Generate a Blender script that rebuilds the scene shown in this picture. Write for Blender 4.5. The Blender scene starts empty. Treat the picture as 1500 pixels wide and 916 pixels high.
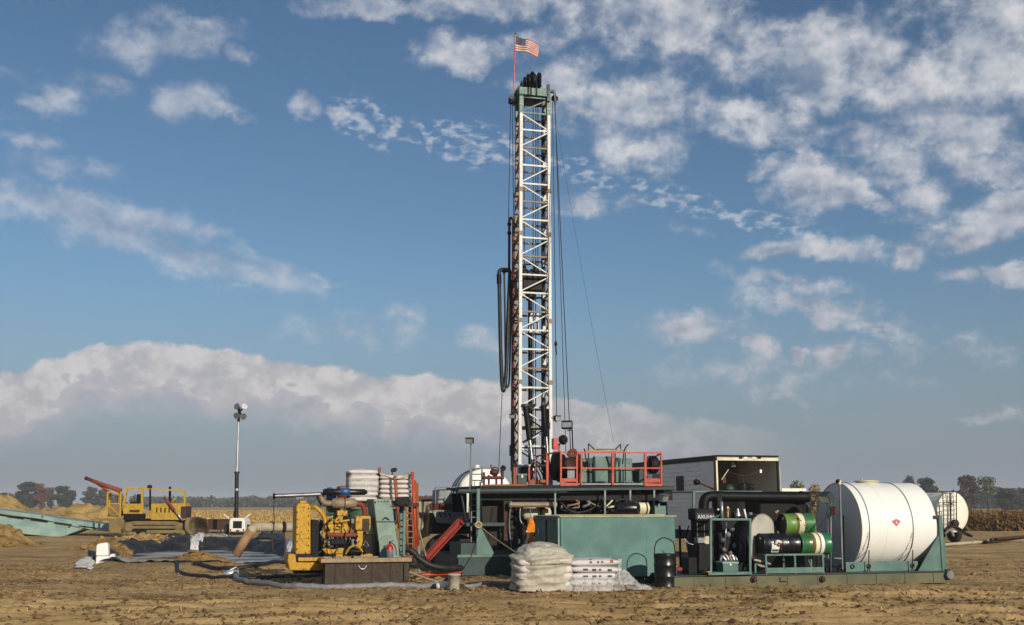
import bpy, math, random
import numpy as np
from mathutils import Vector, Matrix, noise as mnoise
random.seed(7); np.random.seed(7)
R = math.radians
scene = bpy.context.scene
C = scene.collection

# ---------------------------------------------------------------- camera
CAMH, FPX = 2.1, 1600.0
PITCH = math.atan(280 / FPX)
cam_d = bpy.data.cameras.new('camera'); cam_d.sensor_width = 36; cam_d.lens = 36 * FPX / 1500
cam_d.clip_start = 0.1; cam_d.clip_end = 6000
cam = bpy.data.objects.new('camera', cam_d); C.objects.link(cam)
cam.location = (0, 0, CAMH); cam.rotation_euler = (math.pi / 2 + PITCH, 0, 0)
scene.camera = cam

# ---------------------------------------------------------------- sun, exposure
SUN_EL, SUN_AZ = R(20), R(150)           # azimuth clockwise from +Y (the way the camera looks)
sdir = Vector((math.sin(SUN_AZ) * math.cos(SUN_EL), math.cos(SUN_AZ) * math.cos(SUN_EL), math.sin(SUN_EL)))
sl = bpy.data.lights.new('sun', 'SUN'); sl.energy = 4.4; sl.angle = R(0.55); sl.color = (1.0, 0.91, 0.77)
so = bpy.data.objects.new('sun', sl); C.objects.link(so); so.rotation_euler = sdir.to_track_quat('Z', 'Y').to_euler()
scene.view_settings.view_transform = 'Standard'; scene.view_settings.look = 'None'
scene.view_settings.exposure = 0.0; scene.view_settings.gamma = 1.0
scene.view_settings.use_curve_mapping = False

def ray(px, py):
    u = (px - 750) / FPX; v = (458 - py) / FPX
    return Vector((u, math.cos(PITCH) - v * math.sin(PITCH), math.sin(PITCH) + v * math.cos(PITCH)))
def W(px, py, Y):
    d = ray(px, py); t = Y / d.y
    return Vector((d.x * t, Y, CAMH + d.z * t))
def G(px, py, z=0.0):
    d = ray(px, py); t = (z - CAMH) / d.z
    return Vector((d.x * t, d.y * t, z))
def azel(px, py):
    d = ray(px, py).normalized()
    return math.atan2(d.x, d.y), math.asin(d.z)

# ---------------------------------------------------------------- node helper
class N:
    def __init__(s, tree): s.t = tree; s.n = tree.nodes; s.l = tree.links
    def new(s, typ, **kw):
        n = s.n.new(typ)
        for k, v in kw.items(): setattr(n, k, v)
        return n
    def put(s, sock, v):
        if isinstance(v, bpy.types.NodeSocket): s.l.new(v, sock)
        else: sock.default_value = v
    def math(s, op, a, b=None, c=None, clamp=False):
        n = s.new('ShaderNodeMath', operation=op, use_clamp=clamp)
        for i, v in enumerate((a, b, c)):
            if v is not None: s.put(n.inputs[i], v)
        return n.outputs[0]
    def vmath(s, op, a, b=None):
        n = s.new('ShaderNodeVectorMath', operation=op)
        s.put(n.inputs[0], a)
        if b is not None: s.put(n.inputs[1], b)
        return n.outputs['Value'] if op in ('LENGTH', 'DOT_PRODUCT', 'DISTANCE') else n.outputs[0]
    def sstep(s, x, lo, hi, a=0.0, b=1.0):
        n = s.new('ShaderNodeMapRange', interpolation_type='SMOOTHSTEP')
        s.put(n.inputs[0], x); s.put(n.inputs[1], lo); s.put(n.inputs[2], hi); s.put(n.inputs[3], a); s.put(n.inputs[4], b)
        return n.outputs[0]
    def lin(s, x, lo, hi, a=0.0, b=1.0):
        n = s.new('ShaderNodeMapRange'); n.clamp = True
        s.put(n.inputs[0], x); s.put(n.inputs[1], lo); s.put(n.inputs[2], hi); s.put(n.inputs[3], a); s.put(n.inputs[4], b)
        return n.outputs[0]
    def mix(s, f, a, b, typ='MIX'):
        n = s.new('ShaderNodeMix', data_type='RGBA', blend_type=typ)
        s.put(n.inputs[0], f)
        for i, v in ((6, a), (7, b)):
            s.put(n.inputs[i], v if isinstance(v, bpy.types.NodeSocket) else tuple(v)[:3] + (1,))
        return n.outputs[2]
    def noise(s, vec, scale, detail=4, rough=0.55, dist=0.0, color=False, dim='3D'):
        n = s.new('ShaderNodeTexNoise', noise_dimensions=dim); s.put(n.inputs['Vector'], vec); n.inputs['Scale'].default_value = scale
        n.inputs['Detail'].default_value = detail; n.inputs['Roughness'].default_value = rough
        n.inputs['Distortion'].default_value = dist
        return n.outputs['Color'] if color else n.outputs[0]
    def mapping(s, vec, loc=(0, 0, 0), rot=(0, 0, 0), scale=(1, 1, 1), typ='POINT'):
        n = s.new('ShaderNodeMapping', vector_type=typ); s.put(n.inputs[0], vec)
        n.inputs[1].default_value = loc; n.inputs[2].default_value = rot; n.inputs[3].default_value = scale
        return n.outputs[0]

def _nv(s, val, k):
    n = s.new('ShaderNodeVectorMath', operation='SCALE'); n.inputs[0].default_value = (1, 1, 0)
    s.put(n.inputs['Scale'], s.math('MULTIPLY', val, k)); return n.outputs[0]
N.new_vec = _nv

def hexc(h):
    h = h.lstrip('#'); o = []
    for i in (0, 2, 4):
        v = int(h[i:i + 2], 16) / 255; o.append(v / 12.92 if v <= .04045 else ((v + .055) / 1.055) ** 2.4)
    return tuple(o)

# ---------------------------------------------------------------- world: Nishita sky with clouds
world = bpy.data.worlds.new('World'); scene.world = world; world.use_nodes = True
wt = N(world.node_tree); wt.n.clear()
sky = wt.new('ShaderNodeTexSky', sky_type='NISHITA'); sky.sun_disc = False
sky.sun_elevation = SUN_EL; sky.sun_rotation = SUN_AZ; sky.air_density = 1.0; sky.dust_density = 0.6; sky.ozone_density = 2.5
SKYK = 0.075
dirv = wt.new('ShaderNodeTexCoord').outputs['Generated']
sp = wt.new('ShaderNodeSeparateXYZ'); wt.l.new(dirv, sp.inputs[0])
el = wt.math('ARCSINE', sp.outputs[2]); az = wt.math('ARCTAN2', sp.outputs[0], sp.outputs[1])
base = wt.mix(1.0, sky.outputs[0], (SKYK * .86, SKYK * .98, SKYK * 1.04), 'MULTIPLY')
# pale grey air low over the horizon
hz = wt.sstep(el, 0.23, -0.02)
base = wt.mix(wt.math('MULTIPLY', hz, .93), base, hexc('838a98'))
# coordinates of the cloud field: azimuth and elevation, stirred by noise
ae = wt.new('ShaderNodeCombineXYZ'); wt.l.new(az, ae.inputs[0]); wt.l.new(el, ae.inputs[1]); ae = ae.outputs[0]
aes = wt.mapping(ae, rot=(0, 0, .12), scale=(1.0, 1.3, 1.0))
wa = wt.noise(aes, 15, 5, .6, color=True, dim='2D')
warp = wt.vmath('MULTIPLY', wt.vmath('SUBTRACT', wa, (.5, .5, .5)), (.055, .045, 0))
aw = wt.vmath('ADD', ae, warp)
BL = [(255,58,92,26,-8,.9),(305,48,46,20,0,1),(356,82,24,11,0,.8),(95,130,60,20,0,.75),(152,120,34,15,0,.8),(52,148,26,14,0,.7),
 (285,152,50,22,-6,.85),(335,168,28,9,0,.6),(440,151,23,17,0,1),(497,163,34,11,8,.75),(30,198,44,12,0,.5),(85,246,64,18,0,.55),(20,170,40,10,0,.4),
 (110,308,150,26,9,1),(25,292,66,14,6,.9),(215,325,60,12,8,.8),(270,372,175,22,12,.85),(400,392,62,13,18,.75),(460,408,34,9,10,.6),(310,350,30,10,0,.6),
 (560,6,105,17,0,1),(720,2,130,20,0,.9),(690,78,62,22,-5,.85),(650,70,30,18,0,.7),
 (985,28,110,46,-8,1.05),(895,22,80,32,0,.95),(820,118,70,30,0,.8),(760,60,60,20,0,.45),
 (930,150,115,42,0,1.05),(965,128,52,30,0,1),(935,212,62,34,0,1),(850,160,60,20,0,.7),(1085,170,52,24,0,.95),(1140,185,62,26,0,.9),(1265,208,42,18,0,.9),(1200,195,60,16,0,.6),
 (1190,88,150,62,10,1.0),(1270,88,66,40,0,1.05),(1220,140,84,26,0,1),(1110,100,66,30,0,.8),
 (1445,70,95,95,0,1.1),(1360,140,50,70,0,1.0),(1410,195,100,52,20,1.0),(1490,20,80,60,0,1),(1330,110,40,40,0,.6),
 (1188,268,58,32,0,1.15),(1184,240,20,26,0,1.2),(1240,285,58,16,6,.9),(1120,243,30,12,0,.8),(1330,240,46,28,0,.75),(1345,282,40,24,0,.7),
 (1450,256,58,20,0,.95),(1480,312,56,30,0,1),(1292,303,26,13,0,.8),(1135,363,42,15,0,.95),(1330,372,32,20,0,.9),(1235,362,72,16,10,.7),(1410,342,70,22,-8,.8),
 (1475,395,60,11,0,.8),(1410,412,44,14,0,.7),(1150,412,80,13,13,.7),(1195,448,100,18,15,.75),(1265,480,60,14,20,.55),
 (1010,482,66,20,0,.75),(1116,511,22,20,0,.95),(1170,525,15,9,0,.95),(1221,528,28,20,0,1.0),(1150,545,140,26,0,.42),(1440,605,44,8,0,.6),(1330,520,120,12,3,.4),
 (505,482,90,24,6,.5),(590,470,40,16,0,.45),(700,500,40,14,0,.4),(860,300,60,14,0,.5),(930,300,40,12,0,.5),(1000,340,50,12,10,.4)]
acc = None
for k, (x, y, hw, hh, rot, amp) in enumerate(BL):
    a, e = azel(x, y)
    if x > 850 and y < 220: amp *= .80
    if acc is not None and k % 8 == 0: aw = wt.vmath('ADD', wt.new_vec(acc, 1e-7), aw)
    src = aw
    v = wt.mapping(src, (a, e, 0), (0, 0, R(-rot)), (hw * 1.42 / 1600, hh * 1.55 / 1600, 1), 'TEXTURE')
    m = wt.math('MULTIPLY_ADD', wt.vmath('LENGTH', v), -amp, amp)
    acc = m if acc is None else wt.math('SMOOTH_MAX', acc, m, .1)
# the same kind of broken cloud goes on all round outside the frame
pl = wt.math('ADD', wt.math('MAXIMUM', sp.outputs[2], 0.0), .12)
pv = wt.vmath('DIVIDE', dirv, (1, 1, 1)); cx = wt.new('ShaderNodeCombineXYZ')
wt.l.new(wt.math('DIVIDE', sp.outputs[0], pl), cx.inputs[0]); wt.l.new(wt.math('DIVIDE', sp.outputs[1], pl), cx.inputs[1])
gen = wt.noise(cx.outputs[0], 1.3, 2, .5, dim='2D')
outf = wt.math('MAXIMUM', wt.sstep(wt.math('ABSOLUTE', az), .44, .55), wt.sstep(el, .45, .55))
outf = wt.math('MULTIPLY', outf, wt.sstep(el, .0, .12))
genm = wt.math('MULTIPLY_ADD', wt.math('MULTIPLY', wt.math('SUBTRACT', gen, .47), 4.0), outf, wt.math('MULTIPLY', wt.math('SUBTRACT', 1.0, outf), -.6))
acc = wt.math('MAXIMUM', acc, genm)
fb = wt.noise(aes, 19, 7, .62, dim='2D'); fb2 = wt.noise(wt.vmath('ADD', aes, (.012, .020, 0)), 19, 4, .56, dim='2D')
dens = wt.math('ADD', acc, wt.math('MULTIPLY', wt.math('SUBTRACT', fb, .545), 1.25))
cov = wt.sstep(dens, -.03, .68)
# ripples of high thin cloud
racc = None
for (x, y, hw, hh, rot, amp) in [(540,180,80,40,20,1),(690,212,130,40,10,1),(870,258,100,26,18,.8),(990,292,110,24,16,1),(1110,325,130,20,13,.9),(350,420,60,10,10,.35)]:
    a, e = azel(x, y)
    m = wt.math('MULTIPLY_ADD', wt.vmath('LENGTH', wt.mapping(ae, (a, e, 0), (0, 0, R(-rot)), (hw / 1600, hh / 1600, 1), 'TEXTURE')), -amp, amp)
    racc = m if racc is None else wt.math('MAXIMUM', racc, m)
rn = wt.noise(wt.mapping(ae, rot=(0, 0, .35), scale=(1, 1.9, 1)), 75, 2, .5, dim='2D')
rip = wt.math('MULTIPLY', wt.sstep(wt.math('ADD', wt.math('MULTIPLY', racc, .45), wt.math('MULTIPLY', wt.math('SUBTRACT', rn, .53), 2.0)), .0, .7), wt.sstep(racc, .0, .35))
shade = wt.math('ADD', wt.math('MULTIPLY_ADD', wt.math('SUBTRACT', fb, fb2), 2.6, .58), wt.math('MULTIPLY', wt.sstep(dens, .35, 1.1), -.38), clamp=True)
lowf = wt.sstep(el, .33, .05)
ccol = wt.mix(shade, hexc('8896ab'), hexc('dedddf'))
ccol = wt.mix(wt.math('MULTIPLY', lowf, .45), ccol, hexc('b4adb2'))
leftf = wt.sstep(az, .02, -.25)                # the clouds thin out towards the left of the view
cov = wt.math('MULTIPLY', cov, wt.math('MULTIPLY_ADD', leftf, -.34, .84))
col = wt.mix(wt.math('MULTIPLY', rip, .6), base, hexc('c3cbd6'))
col = wt.mix(cov, col, ccol)
# the long bank of cumulus low in the sky
edge = [(-700, 560), (0, 540), (70, 528), (165, 499), (300, 508), (420, 520), (560, 545), (640, 548), (720, 560), (860, 585), (960, 598), (1080, 622), (1180, 640)]
fc = wt.new('ShaderNodeFloatCurve'); cv = fc.mapping.curves[0]
A0, A1 = -.72, .32
pts = []
for x, y in edge:
    a, e = azel(x, y); pts.append(((a - A0) / (A1 - A0), e / .25))
pts = [p for p in pts if p[0] > 0.02]
cv.points[0].location = (0, pts[0][1] * .9); cv.points[1].location = (1, pts[-1][1] * .8)
for p in pts: cv.points.new(*p)
fc.mapping.update(); wt.l.new(wt.lin(az, A0, A1), fc.inputs[1])
etop = wt.math('MULTIPLY', fc.outputs[0], .25)
def billow(vec, sc, sm=.3):
    v = wt.new('ShaderNodeTexVoronoi', feature='F1', voronoi_dimensions='2D'); wt.put(v.inputs['Vector'], vec)
    v.inputs['Scale'].default_value = sc; v.inputs['Detail'].default_value = 2.0; v.inputs['Roughness'].default_value = .5
    return wt.math('SUBTRACT', .8, v.outputs['Distance'])
bw = wt.vmath('ADD', ae, wt.vmath('MULTIPLY', warp, (.28, .28, 0)))
b1 = billow(wt.mapping(bw, scale=(1, 1.5, 1)), 26); b2 = wt.noise(aes, 60, 4, .6, dim='2D')
b4 = wt.noise(aes, 24, 5, .55, dim='2D')
top = wt.math('ADD', wt.math('SUBTRACT', etop, el), wt.math('MULTIPLY_ADD', wt.math('SUBTRACT', b4, .5), .022, wt.math('MULTIPLY', wt.math('SUBTRACT', b2, .5), .008)))
bank = wt.math('MULTIPLY', wt.sstep(top, .0, .006), wt.sstep(az, .30, -.02))
dep = wt.math('DIVIDE', wt.math('SUBTRACT', etop, el), .047)
# a nearer row of lower heaps in front of the bank: lit tops, blue-grey bodies
lb = wt.math('ADD', dep, wt.math('MULTIPLY_ADD', wt.math('SUBTRACT', b1, .45), .55, wt.math('MULTIPLY', wt.math('SUBTRACT', b4, .5), 1.5)))
low = wt.sstep(lb, .62, .70)
crest = wt.math('MULTIPLY', low, wt.sstep(lb, 1.05, .66))
bcol = wt.mix(wt.sstep(wt.math('MULTIPLY_ADD', wt.math('SUBTRACT', b2, .5), .6, b4), .3, .7), hexc('b5b0b4'), hexc('d8d1ce'))
bcol = wt.mix(wt.math('MULTIPLY', low, .75), bcol, hexc('9a9daa'))
bcol = wt.mix(wt.math('MULTIPLY', crest, .55), bcol, hexc('c9c2c2'))
b3 = wt.sstep(wt.math('ADD', dep, wt.math('MULTIPLY', wt.math('SUBTRACT', b2, .5), .6)), .95, 1.65)
bank = wt.math('MULTIPLY', bank, wt.math('SUBTRACT', 1.0, b3))
bank = wt.math('MULTIPLY', bank, wt.sstep(az, -.66, -.5))
col = wt.mix(wt.math('MULTIPLY', bank, .80), col, bcol)
bg = wt.new('ShaderNodeBackground'); bg.inputs[1].default_value = .1      # cloud colours are picture values: x10 here, x0.1 there
wt.l.new(wt.mix(1.0, col, (10, 10, 10), 'MULTIPLY'), bg.inputs[0])
wo = wt.new('ShaderNodeOutputWorld'); wt.l.new(bg.outputs[0], wo.inputs[0])
world.cycles.sampling_method = 'MANUAL'; world.cycles.sample_map_resolution = 512
scene.render.engine = 'CYCLES'; cy = scene.cycles
cy.use_adaptive_sampling = True; cy.adaptive_threshold = .015; cy.adaptive_min_samples = 8
cy.max_bounces = 6; cy.diffuse_bounces = 3; cy.glossy_bounces = 3; cy.transmission_bounces = 5; cy.transparent_max_bounces = 8
cy.caustics_reflective = False; cy.caustics_refractive = False

# ---------------------------------------------------------------- mesh helper
class MB:
    def __init__(s): s.v = []; s.f = []; s.sm = []
    def add(s, vs, fs, smooth=False):
        o = len(s.v); s.v += [tuple(v) for v in vs]
        for f in fs: s.f.append(tuple(i + o for i in f)); s.sm.append(smooth)
        return s
    def box(s, x0, x1, y0, y1, z0, z1):
        x0, x1 = min(x0, x1), max(x0, x1); y0, y1 = min(y0, y1), max(y0, y1); z0, z1 = min(z0, z1), max(z0, z1)
        vs = [(x, y, z) for z in (z0, z1) for y in (y0, y1) for x in (x0, x1)]
        return s.add(vs, [(0, 2, 3, 1), (4, 5, 7, 6), (0, 1, 5, 4), (2, 6, 7, 3), (0, 4, 6, 2), (1, 3, 7, 5)])
    def beam(s, p, q, w, h=None, up=(0, 0, 1)):
        p = Vector(p); q = Vector(q); h = h or w; d = (q - p).normalized(); up = Vector(up)
        if abs(d.dot(up)) > .98: up = Vector((0, 1, 0))
        a = d.cross(up).normalized() * w / 2; b = a.cross(d).normalized() * h / 2
        vs = [e + i * a + j * b for e in (p, q) for i, j in ((-1, -1), (1, -1), (1, 1), (-1, 1))]
        return s.add(vs, [(0, 1, 2, 3), (7, 6, 5, 4), (0, 4, 5, 1), (1, 5, 6, 2), (2, 6, 7, 3), (3, 7, 4, 0)])
    def tube(s, p, q, r, n=10, r2=None, caps=True, smooth=True):
        return s.lathe([(r, 0), (r if r2 is None else r2, (Vector(q) - Vector(p)).length)], p, Vector(q) - Vector(p), n, caps, smooth)
    def lathe(s, prof, p, axis, n=16, caps=True, smooth=True):
        p = Vector(p); d = Vector(axis).normalized(); up = Vector((0, 0, 1)) if abs(d.z) < .9 else Vector((0, 1, 0))
        a = d.cross(up).normalized(); b = d.cross(a).normalized(); vs = []; fs = []
        for r, t in prof:
            for k in range(n):
                an = 2 * math.pi * k / n; vs.append(p + d * t + a * (r * math.cos(an)) + b * (r * math.sin(an)))
        for i in range(len(prof) - 1):
            for k in range(n):
                k2 = (k + 1) % n; fs.append((i * n + k, i * n + k2, (i + 1) * n + k2, (i + 1) * n + k))
        s.add(vs, fs, smooth)
        if caps:
            m = len(prof) - 1; s.add(vs[:n], [tuple(range(n - 1, -1, -1))]); s.add(vs[m * n:], [tuple(range(n))])
        return s
    def path(s, pts, r, n=7, closed=False, rs=None):
        pts = [Vector(p) for p in pts]; m = len(pts); vs = []; fs = []; a = None
        for i, p in enumerate(pts):
            d = (pts[min(i + 1, m - 1)] - pts[max(i - 1, 0)]).normalized()
            if a is None:
                up = Vector((0, 0, 1)) if abs(d.z) < .9 else Vector((0, 1, 0)); a = d.cross(up).normalized()
            else: a = (a - d * a.dot(d)).normalized()
            b = d.cross(a); rr = rs[i] if rs else r
            for k in range(n):
                an = 2 * math.pi * k / n; vs.append(p + a * (rr * math.cos(an)) + b * (rr * math.sin(an)))
        for i in range(m - 1):
            for k in range(n):
                k2 = (k + 1) % n; fs.append((i * n + k, i * n + k2, (i + 1) * n + k2, (i + 1) * n + k))
        fs2 = [tuple(range(n - 1, -1, -1)), tuple((m - 1) * n + k for k in range(n))]
        return s.add(vs, fs + fs2, True)
    def prism(s, poly, y0, y1, ax='xz'):
        n = len(poly)
        def P(u, v, w): return {'xz': (u, w, v), 'yz': (w, u, v), 'xy': (u, v, w)}[ax]
        vs = [P(u, v, y0) for u, v in poly] + [P(u, v, y1) for u, v in poly]
        fs = [tuple(range(n)), tuple(range(2 * n - 1, n - 1, -1))] + [(i, i + n, (i + 1) % n + n, (i + 1) % n) for i in range(n)]
        return s.add(vs, fs)
    def quad(s, a, b, c, d): return s.add([a, b, c, d], [(0, 1, 2, 3)])
    def grid(s, fn, nu, nv, smooth=True):
        vs = [fn(i / nu, j / nv) for j in range(nv + 1) for i in range(nu + 1)]
        fs = [(j * (nu + 1) + i, j * (nu + 1) + i + 1, (j + 1) * (nu + 1) + i + 1, (j + 1) * (nu + 1) + i) for j in range(nv) for i in range(nu)]
        return s.add(vs, fs, smooth)
    def torus(s, c, axis, Rr, r, n=24, m=8, a0=0, a1=2 * math.pi):
        d = Vector(axis).normalized(); up = Vector((0, 0, 1)) if abs(d.z) < .9 else Vector((0, 1, 0))
        a = d.cross(up).normalized(); b = d.cross(a).normalized(); c = Vector(c)
        full = abs(a1 - a0 - 2 * math.pi) < 1e-4; vs = []; fs = []; nn = n if full else n + 1
        for i in range(nn):
            t = a0 + (a1 - a0) * i / n; rad = a * math.cos(t) + b * math.sin(t)
            for k in range(m):
                u = 2 * math.pi * k / m; vs.append(c + rad * (Rr + r * math.cos(u)) + d * (r * math.sin(u)))
        for i in range(n):
            i2 = (i + 1) % nn
            for k in range(m): fs.append((i * m + k, i2 * m + k, i2 * m + (k + 1) % m, i * m + (k + 1) % m))
        return s.add(vs, fs, True)
    def build(s, name, mat, parent=None, bevel=0.0, loc=None, rotz=0.0):
        me = bpy.data.meshes.new(name); me.from_pydata(s.v, [], s.f); me.update()
        me.polygons.foreach_set('use_smooth', s.sm)
        if mat is not None: me.materials.append(MAT[mat] if isinstance(mat, str) else mat)
        o = bpy.data.objects.new(name, me); C.objects.link(o)
        if parent is not None: o.parent = parent
        if loc is not None: o.location = loc; o.rotation_euler = (0, 0, rotz)
        if bevel:
            md = o.modifiers.new('bevel', 'BEVEL'); md.width = bevel; md.segments = 2; md.limit_method = 'ANGLE'; md.angle_limit = R(40); md.harden_normals = False
        return o

def tag(o, label, cat, group=None, kind=None):
    if label: o['label'] = label
    if cat: o['category'] = cat
    if group: o['group'] = group
    if kind: o['kind'] = kind
    return o
def fixn(o):
    """consistent outward normals"""
    import bmesh
    bm = bmesh.new(); bm.from_mesh(o.data); bmesh.ops.recalc_face_normals(bm, faces=bm.faces[:]); bm.to_mesh(o.data); bm.free(); return o

class Thing:
    """an Empty at the thing's base; q() turns a photo position into a point of the thing's own upright plane at depth b"""
    def __init__(s, name, label, cat, loc, rot=0.0, group=None):
        s.o = bpy.data.objects.new(name, None); C.objects.link(s.o); s.o.empty_display_size = .2
        s.o.location = loc; s.o.rotation_euler = (0, 0, rot); tag(s.o, label, cat, group)
        s.loc = Vector(loc); s.inv = Matrix.Rotation(-rot, 3, 'Z')
    def q(s, x, y, b=0.0):
        c = s.inv @ (Vector((0, 0, CAMH)) - s.loc); d = s.inv @ ray(x, y); t = (b - c.y) / d.y
        return c + d * t
    def lo(s, wp): return s.inv @ (Vector(wp) - s.loc)
    def qb(s, mb, x0, x1, y0, y1, b0, b1):
        p = s.q(x0, y0, b0); r = s.q(x1, y1, b0); mb.box(p.x, r.x, b0, b1, r.z, p.z); return mb
    def part(s, name, mat, mb, bevel=0.0, parent=None):
        return mb.build(name, mat, parent or s.o, bevel)
    def boxp(s, name, mat, x0, x1, y0, y1, b0, b1, bevel=.01, parent=None):
        return s.part(name, mat, s.qb(MB(), x0, x1, y0, y1, b0, b1), bevel, parent)
    def barp(s, name, mat, x0, y0, x1, y1, b, w, h=None, b2=None, parent=None, bevel=0.0):
        return s.part(name, mat, MB().beam(s.q(x0, y0, b), s.q(x1, y1, b if b2 is None else b2), w, h), bevel, parent)
    def tubep(s, name, mat, x0, y0, x1, y1, b, r, b2=None, n=12, parent=None):
        return s.part(name, mat, MB().tube(s.q(x0, y0, b), s.q(x1, y1, b if b2 is None else b2), r, n), 0, parent)
    def pathp(s, name, mat, pts, r, n=8, parent=None, sub=4):
        P = [s.q(*p) for p in pts]
        return s.part(name, mat, MB().path(spline(P, sub), r, n), 0, parent)

def spline(P, sub=5):
    P = [Vector(p) for p in P]
    if len(P) < 3: return P
    out = []
    for i in range(len(P) - 1):
        p0 = P[max(i - 1, 0)]; p1 = P[i]; p2 = P[i + 1]; p3 = P[min(i + 2, len(P) - 1)]
        for k in range(sub):
            t = k / sub
            out.append(.5 * ((2 * p1) + (p2 - p0) * t + (2 * p0 - 5 * p1 + 4 * p2 - p3) * t * t + (3 * p1 - p0 - 3 * p2 + p3) * t ** 3))
    return out + [P[-1]]

def text_part(txt, size, mat, parent, loc, rot=(math.pi / 2, 0, 0), name='lettering', sx=1.0):
    cu = bpy.data.curves.new('lettering', 'FONT'); cu.body = txt; cu.size = size; cu.align_x = 'CENTER'; cu.align_y = 'CENTER'; cu.extrude = .002
    t = bpy.data.objects.new('tmp', cu); C.objects.link(t)
    dg = bpy.context.evaluated_depsgraph_get(); me = bpy.data.meshes.new_from_object(t.evaluated_get(dg))
    bpy.data.objects.remove(t); me.materials.clear(); me.materials.append(MAT[mat])
    o = bpy.data.objects.new(name, me); C.objects.link(o); o.parent = parent; o.location = loc; o.rotation_euler = rot; o.scale = (sx, 1, 1)
    return o

# ---------------------------------------------------------------- materials
MAT = {}
def paint(name, hx, rough=.55, metal=0.0, wear=.25, wearc='5a3a22', dirt=.35, dirtc='6e5a3c', streak=.3, scale=2.0, bump=.15, var=.25, spec=.4, coat=0.0):
    m = bpy.data.materials.new(name); m.use_nodes = True; t = N(m.node_tree); t.n.clear()
    b = t.new('ShaderNodeBsdfPrincipled'); out = t.new('ShaderNodeOutputMaterial'); t.l.new(b.outputs[0], out.inputs[0])
    co = t.new('ShaderNodeTexCoord').outputs['Object']
    oi = t.new('ShaderNodeObjectInfo').outputs['Random']
    sh = t.new('ShaderNodeVectorMath', operation='SCALE'); sh.inputs[0].default_value = (7, 11, 5); t.l.new(oi, sh.inputs['Scale'])
    co = t.vmath('ADD', co, sh.outputs[0])
    base = hexc(hx)
    n1 = t.noise(co, scale, 5, .6); n2 = t.noise(co, scale * 5.5, 5, .65)
    c = t.mix(t.sstep(n1, .3, .7), [v * (1 - var) for v in base], [min(1, v * (1 + var * .8)) for v in base])
    if dirt:
        d = t.sstep(t.math('ADD', t.math('MULTIPLY', n1, .55), t.math('MULTIPLY', n2, .45)), .60 - dirt * .35, .80 - dirt * .2)
        c = t.mix(t.math('MULTIPLY', d, min(1, dirt * 1.5)), c, hexc(dirtc))
    if streak:
        s1 = t.noise(t.mapping(co, scale=(scale * 6, scale * 6, scale * .35)), 1.0, 4, .6)
        c = t.mix(t.math('MULTIPLY', t.sstep(s1, .56, .74), streak), c, hexc(wearc))
    if wear:
        w = t.sstep(t.math('ADD', t.math('MULTIPLY', n2, .7), t.math('MULTIPLY', n1, .3)), .68 - wear * .25, .72 - wear * .22)
        c = t.mix(t.math('MULTIPLY', w, .9), c, hexc(wearc))
    t.l.new(c, b.inputs['Base Color'])
    t.put(b.inputs['Roughness'], t.lin(n2, .3, .7, max(.05, rough - .12), min(1, rough + .15)))
    b.inputs['Metallic'].default_value = metal; b.inputs['Specular IOR Level'].default_value = spec; b.inputs['Coat Weight'].default_value = coat
    if bump:
        bp = t.new('ShaderNodeBump'); bp.inputs['Strength'].default_value = bump; bp.inputs['Distance'].default_value = .02
        t.l.new(n2, bp.inputs['Height']); t.l.new(bp.outputs[0], b.inputs['Normal'])
    MAT[name] = m; return m
paint('teal', '4c6d66', .5, wear=.28, dirt=.4, dirtc='6b6d58', streak=.35)
paint('teal_pale', '7f9890', .6, wear=.2, dirt=.35, dirtc='8d8a70', streak=.3, scale=.8)
paint('teal_tank', '47706a', .5, wear=.22, wearc='63583c', dirt=.45, dirtc='61786c', streak=.42, scale=1.2)
paint('teal_dark', '24393a', .55, wear=.25, dirt=.35, dirtc='33342c', streak=.3)
paint('yellow', 'c29210', .55, wear=.46, wearc='2b2112', dirt=.55, dirtc='66501a', streak=.3, scale=3)
paint('yellow_far', 'bb9422', .65, wear=.3, wearc='4a3a1a', dirt=.6, dirtc='77622c', streak=.2, scale=2)
paint('mud_steel', '75643f', .85, wear=.2, wearc='4a3a22', dirt=.5, dirtc='7d6840', streak=.1, scale=2)
paint('black_iron', '070708', .55, wear=.12, wearc='2a2019', dirt=.25, dirtc='141210', streak=.15, scale=4, spec=.2)
paint('black_paint', '0e0f12', .3, wear=.1, wearc='4a4038', dirt=.25, dirtc='2a2825', streak=.1, scale=3, spec=.5)
paint('dark_rust', '3d2418', .75, wear=.3, wearc='5c3218', dirt=.4, dirtc='2b211a', streak=.2, scale=3)
paint('rust_tank', '3c2f22', .7, wear=.3, wearc='4f3420', dirt=.5, dirtc='221c16', streak=.6, scale=2)
paint('rust_boom', '7d3a26', .75, wear=.3, wearc='4a2616', dirt=.3, dirtc='5c4030', streak=.2, scale=2)
paint('orange', 'b0401e', .5, wear=.22, wearc='5a2614', dirt=.25, dirtc='8a3c1c', streak=.2, scale=4)
paint('orange_rust', '8f4b2a', .65, wear=.3, wearc='5a3018', dirt=.35, dirtc='7c4a2a', streak=.25, scale=3)
paint('red_steel', '842a1e', .55, wear=.25, wearc='4a1e14', dirt=.35, dirtc='6a3424', streak=.2, scale=3)
paint('maroon', '4d1f1e', .6, wear=.25, wearc='2a1612', dirt=.3, dirtc='3a2420', streak=.2, scale=3)
paint('white_paint', 'd9d6cc', .42, wear=.07, wearc='7a5a3c', dirt=.22, dirtc='b9b09a', streak=.18, scale=1.0, var=.06)
paint('tank_white', 'e3e1da', .38, wear=.02, wearc='8a7a5c', dirt=.12, dirtc='cbc2ac', streak=.10, scale=.7, var=.05, bump=.03, spec=.45)
paint('tank_cream', 'dedccb', .5, wear=.05, wearc='8a7a5c', dirt=.3, dirtc='b9b08c', streak=.25, scale=.9, var=.07, bump=.04)
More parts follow.
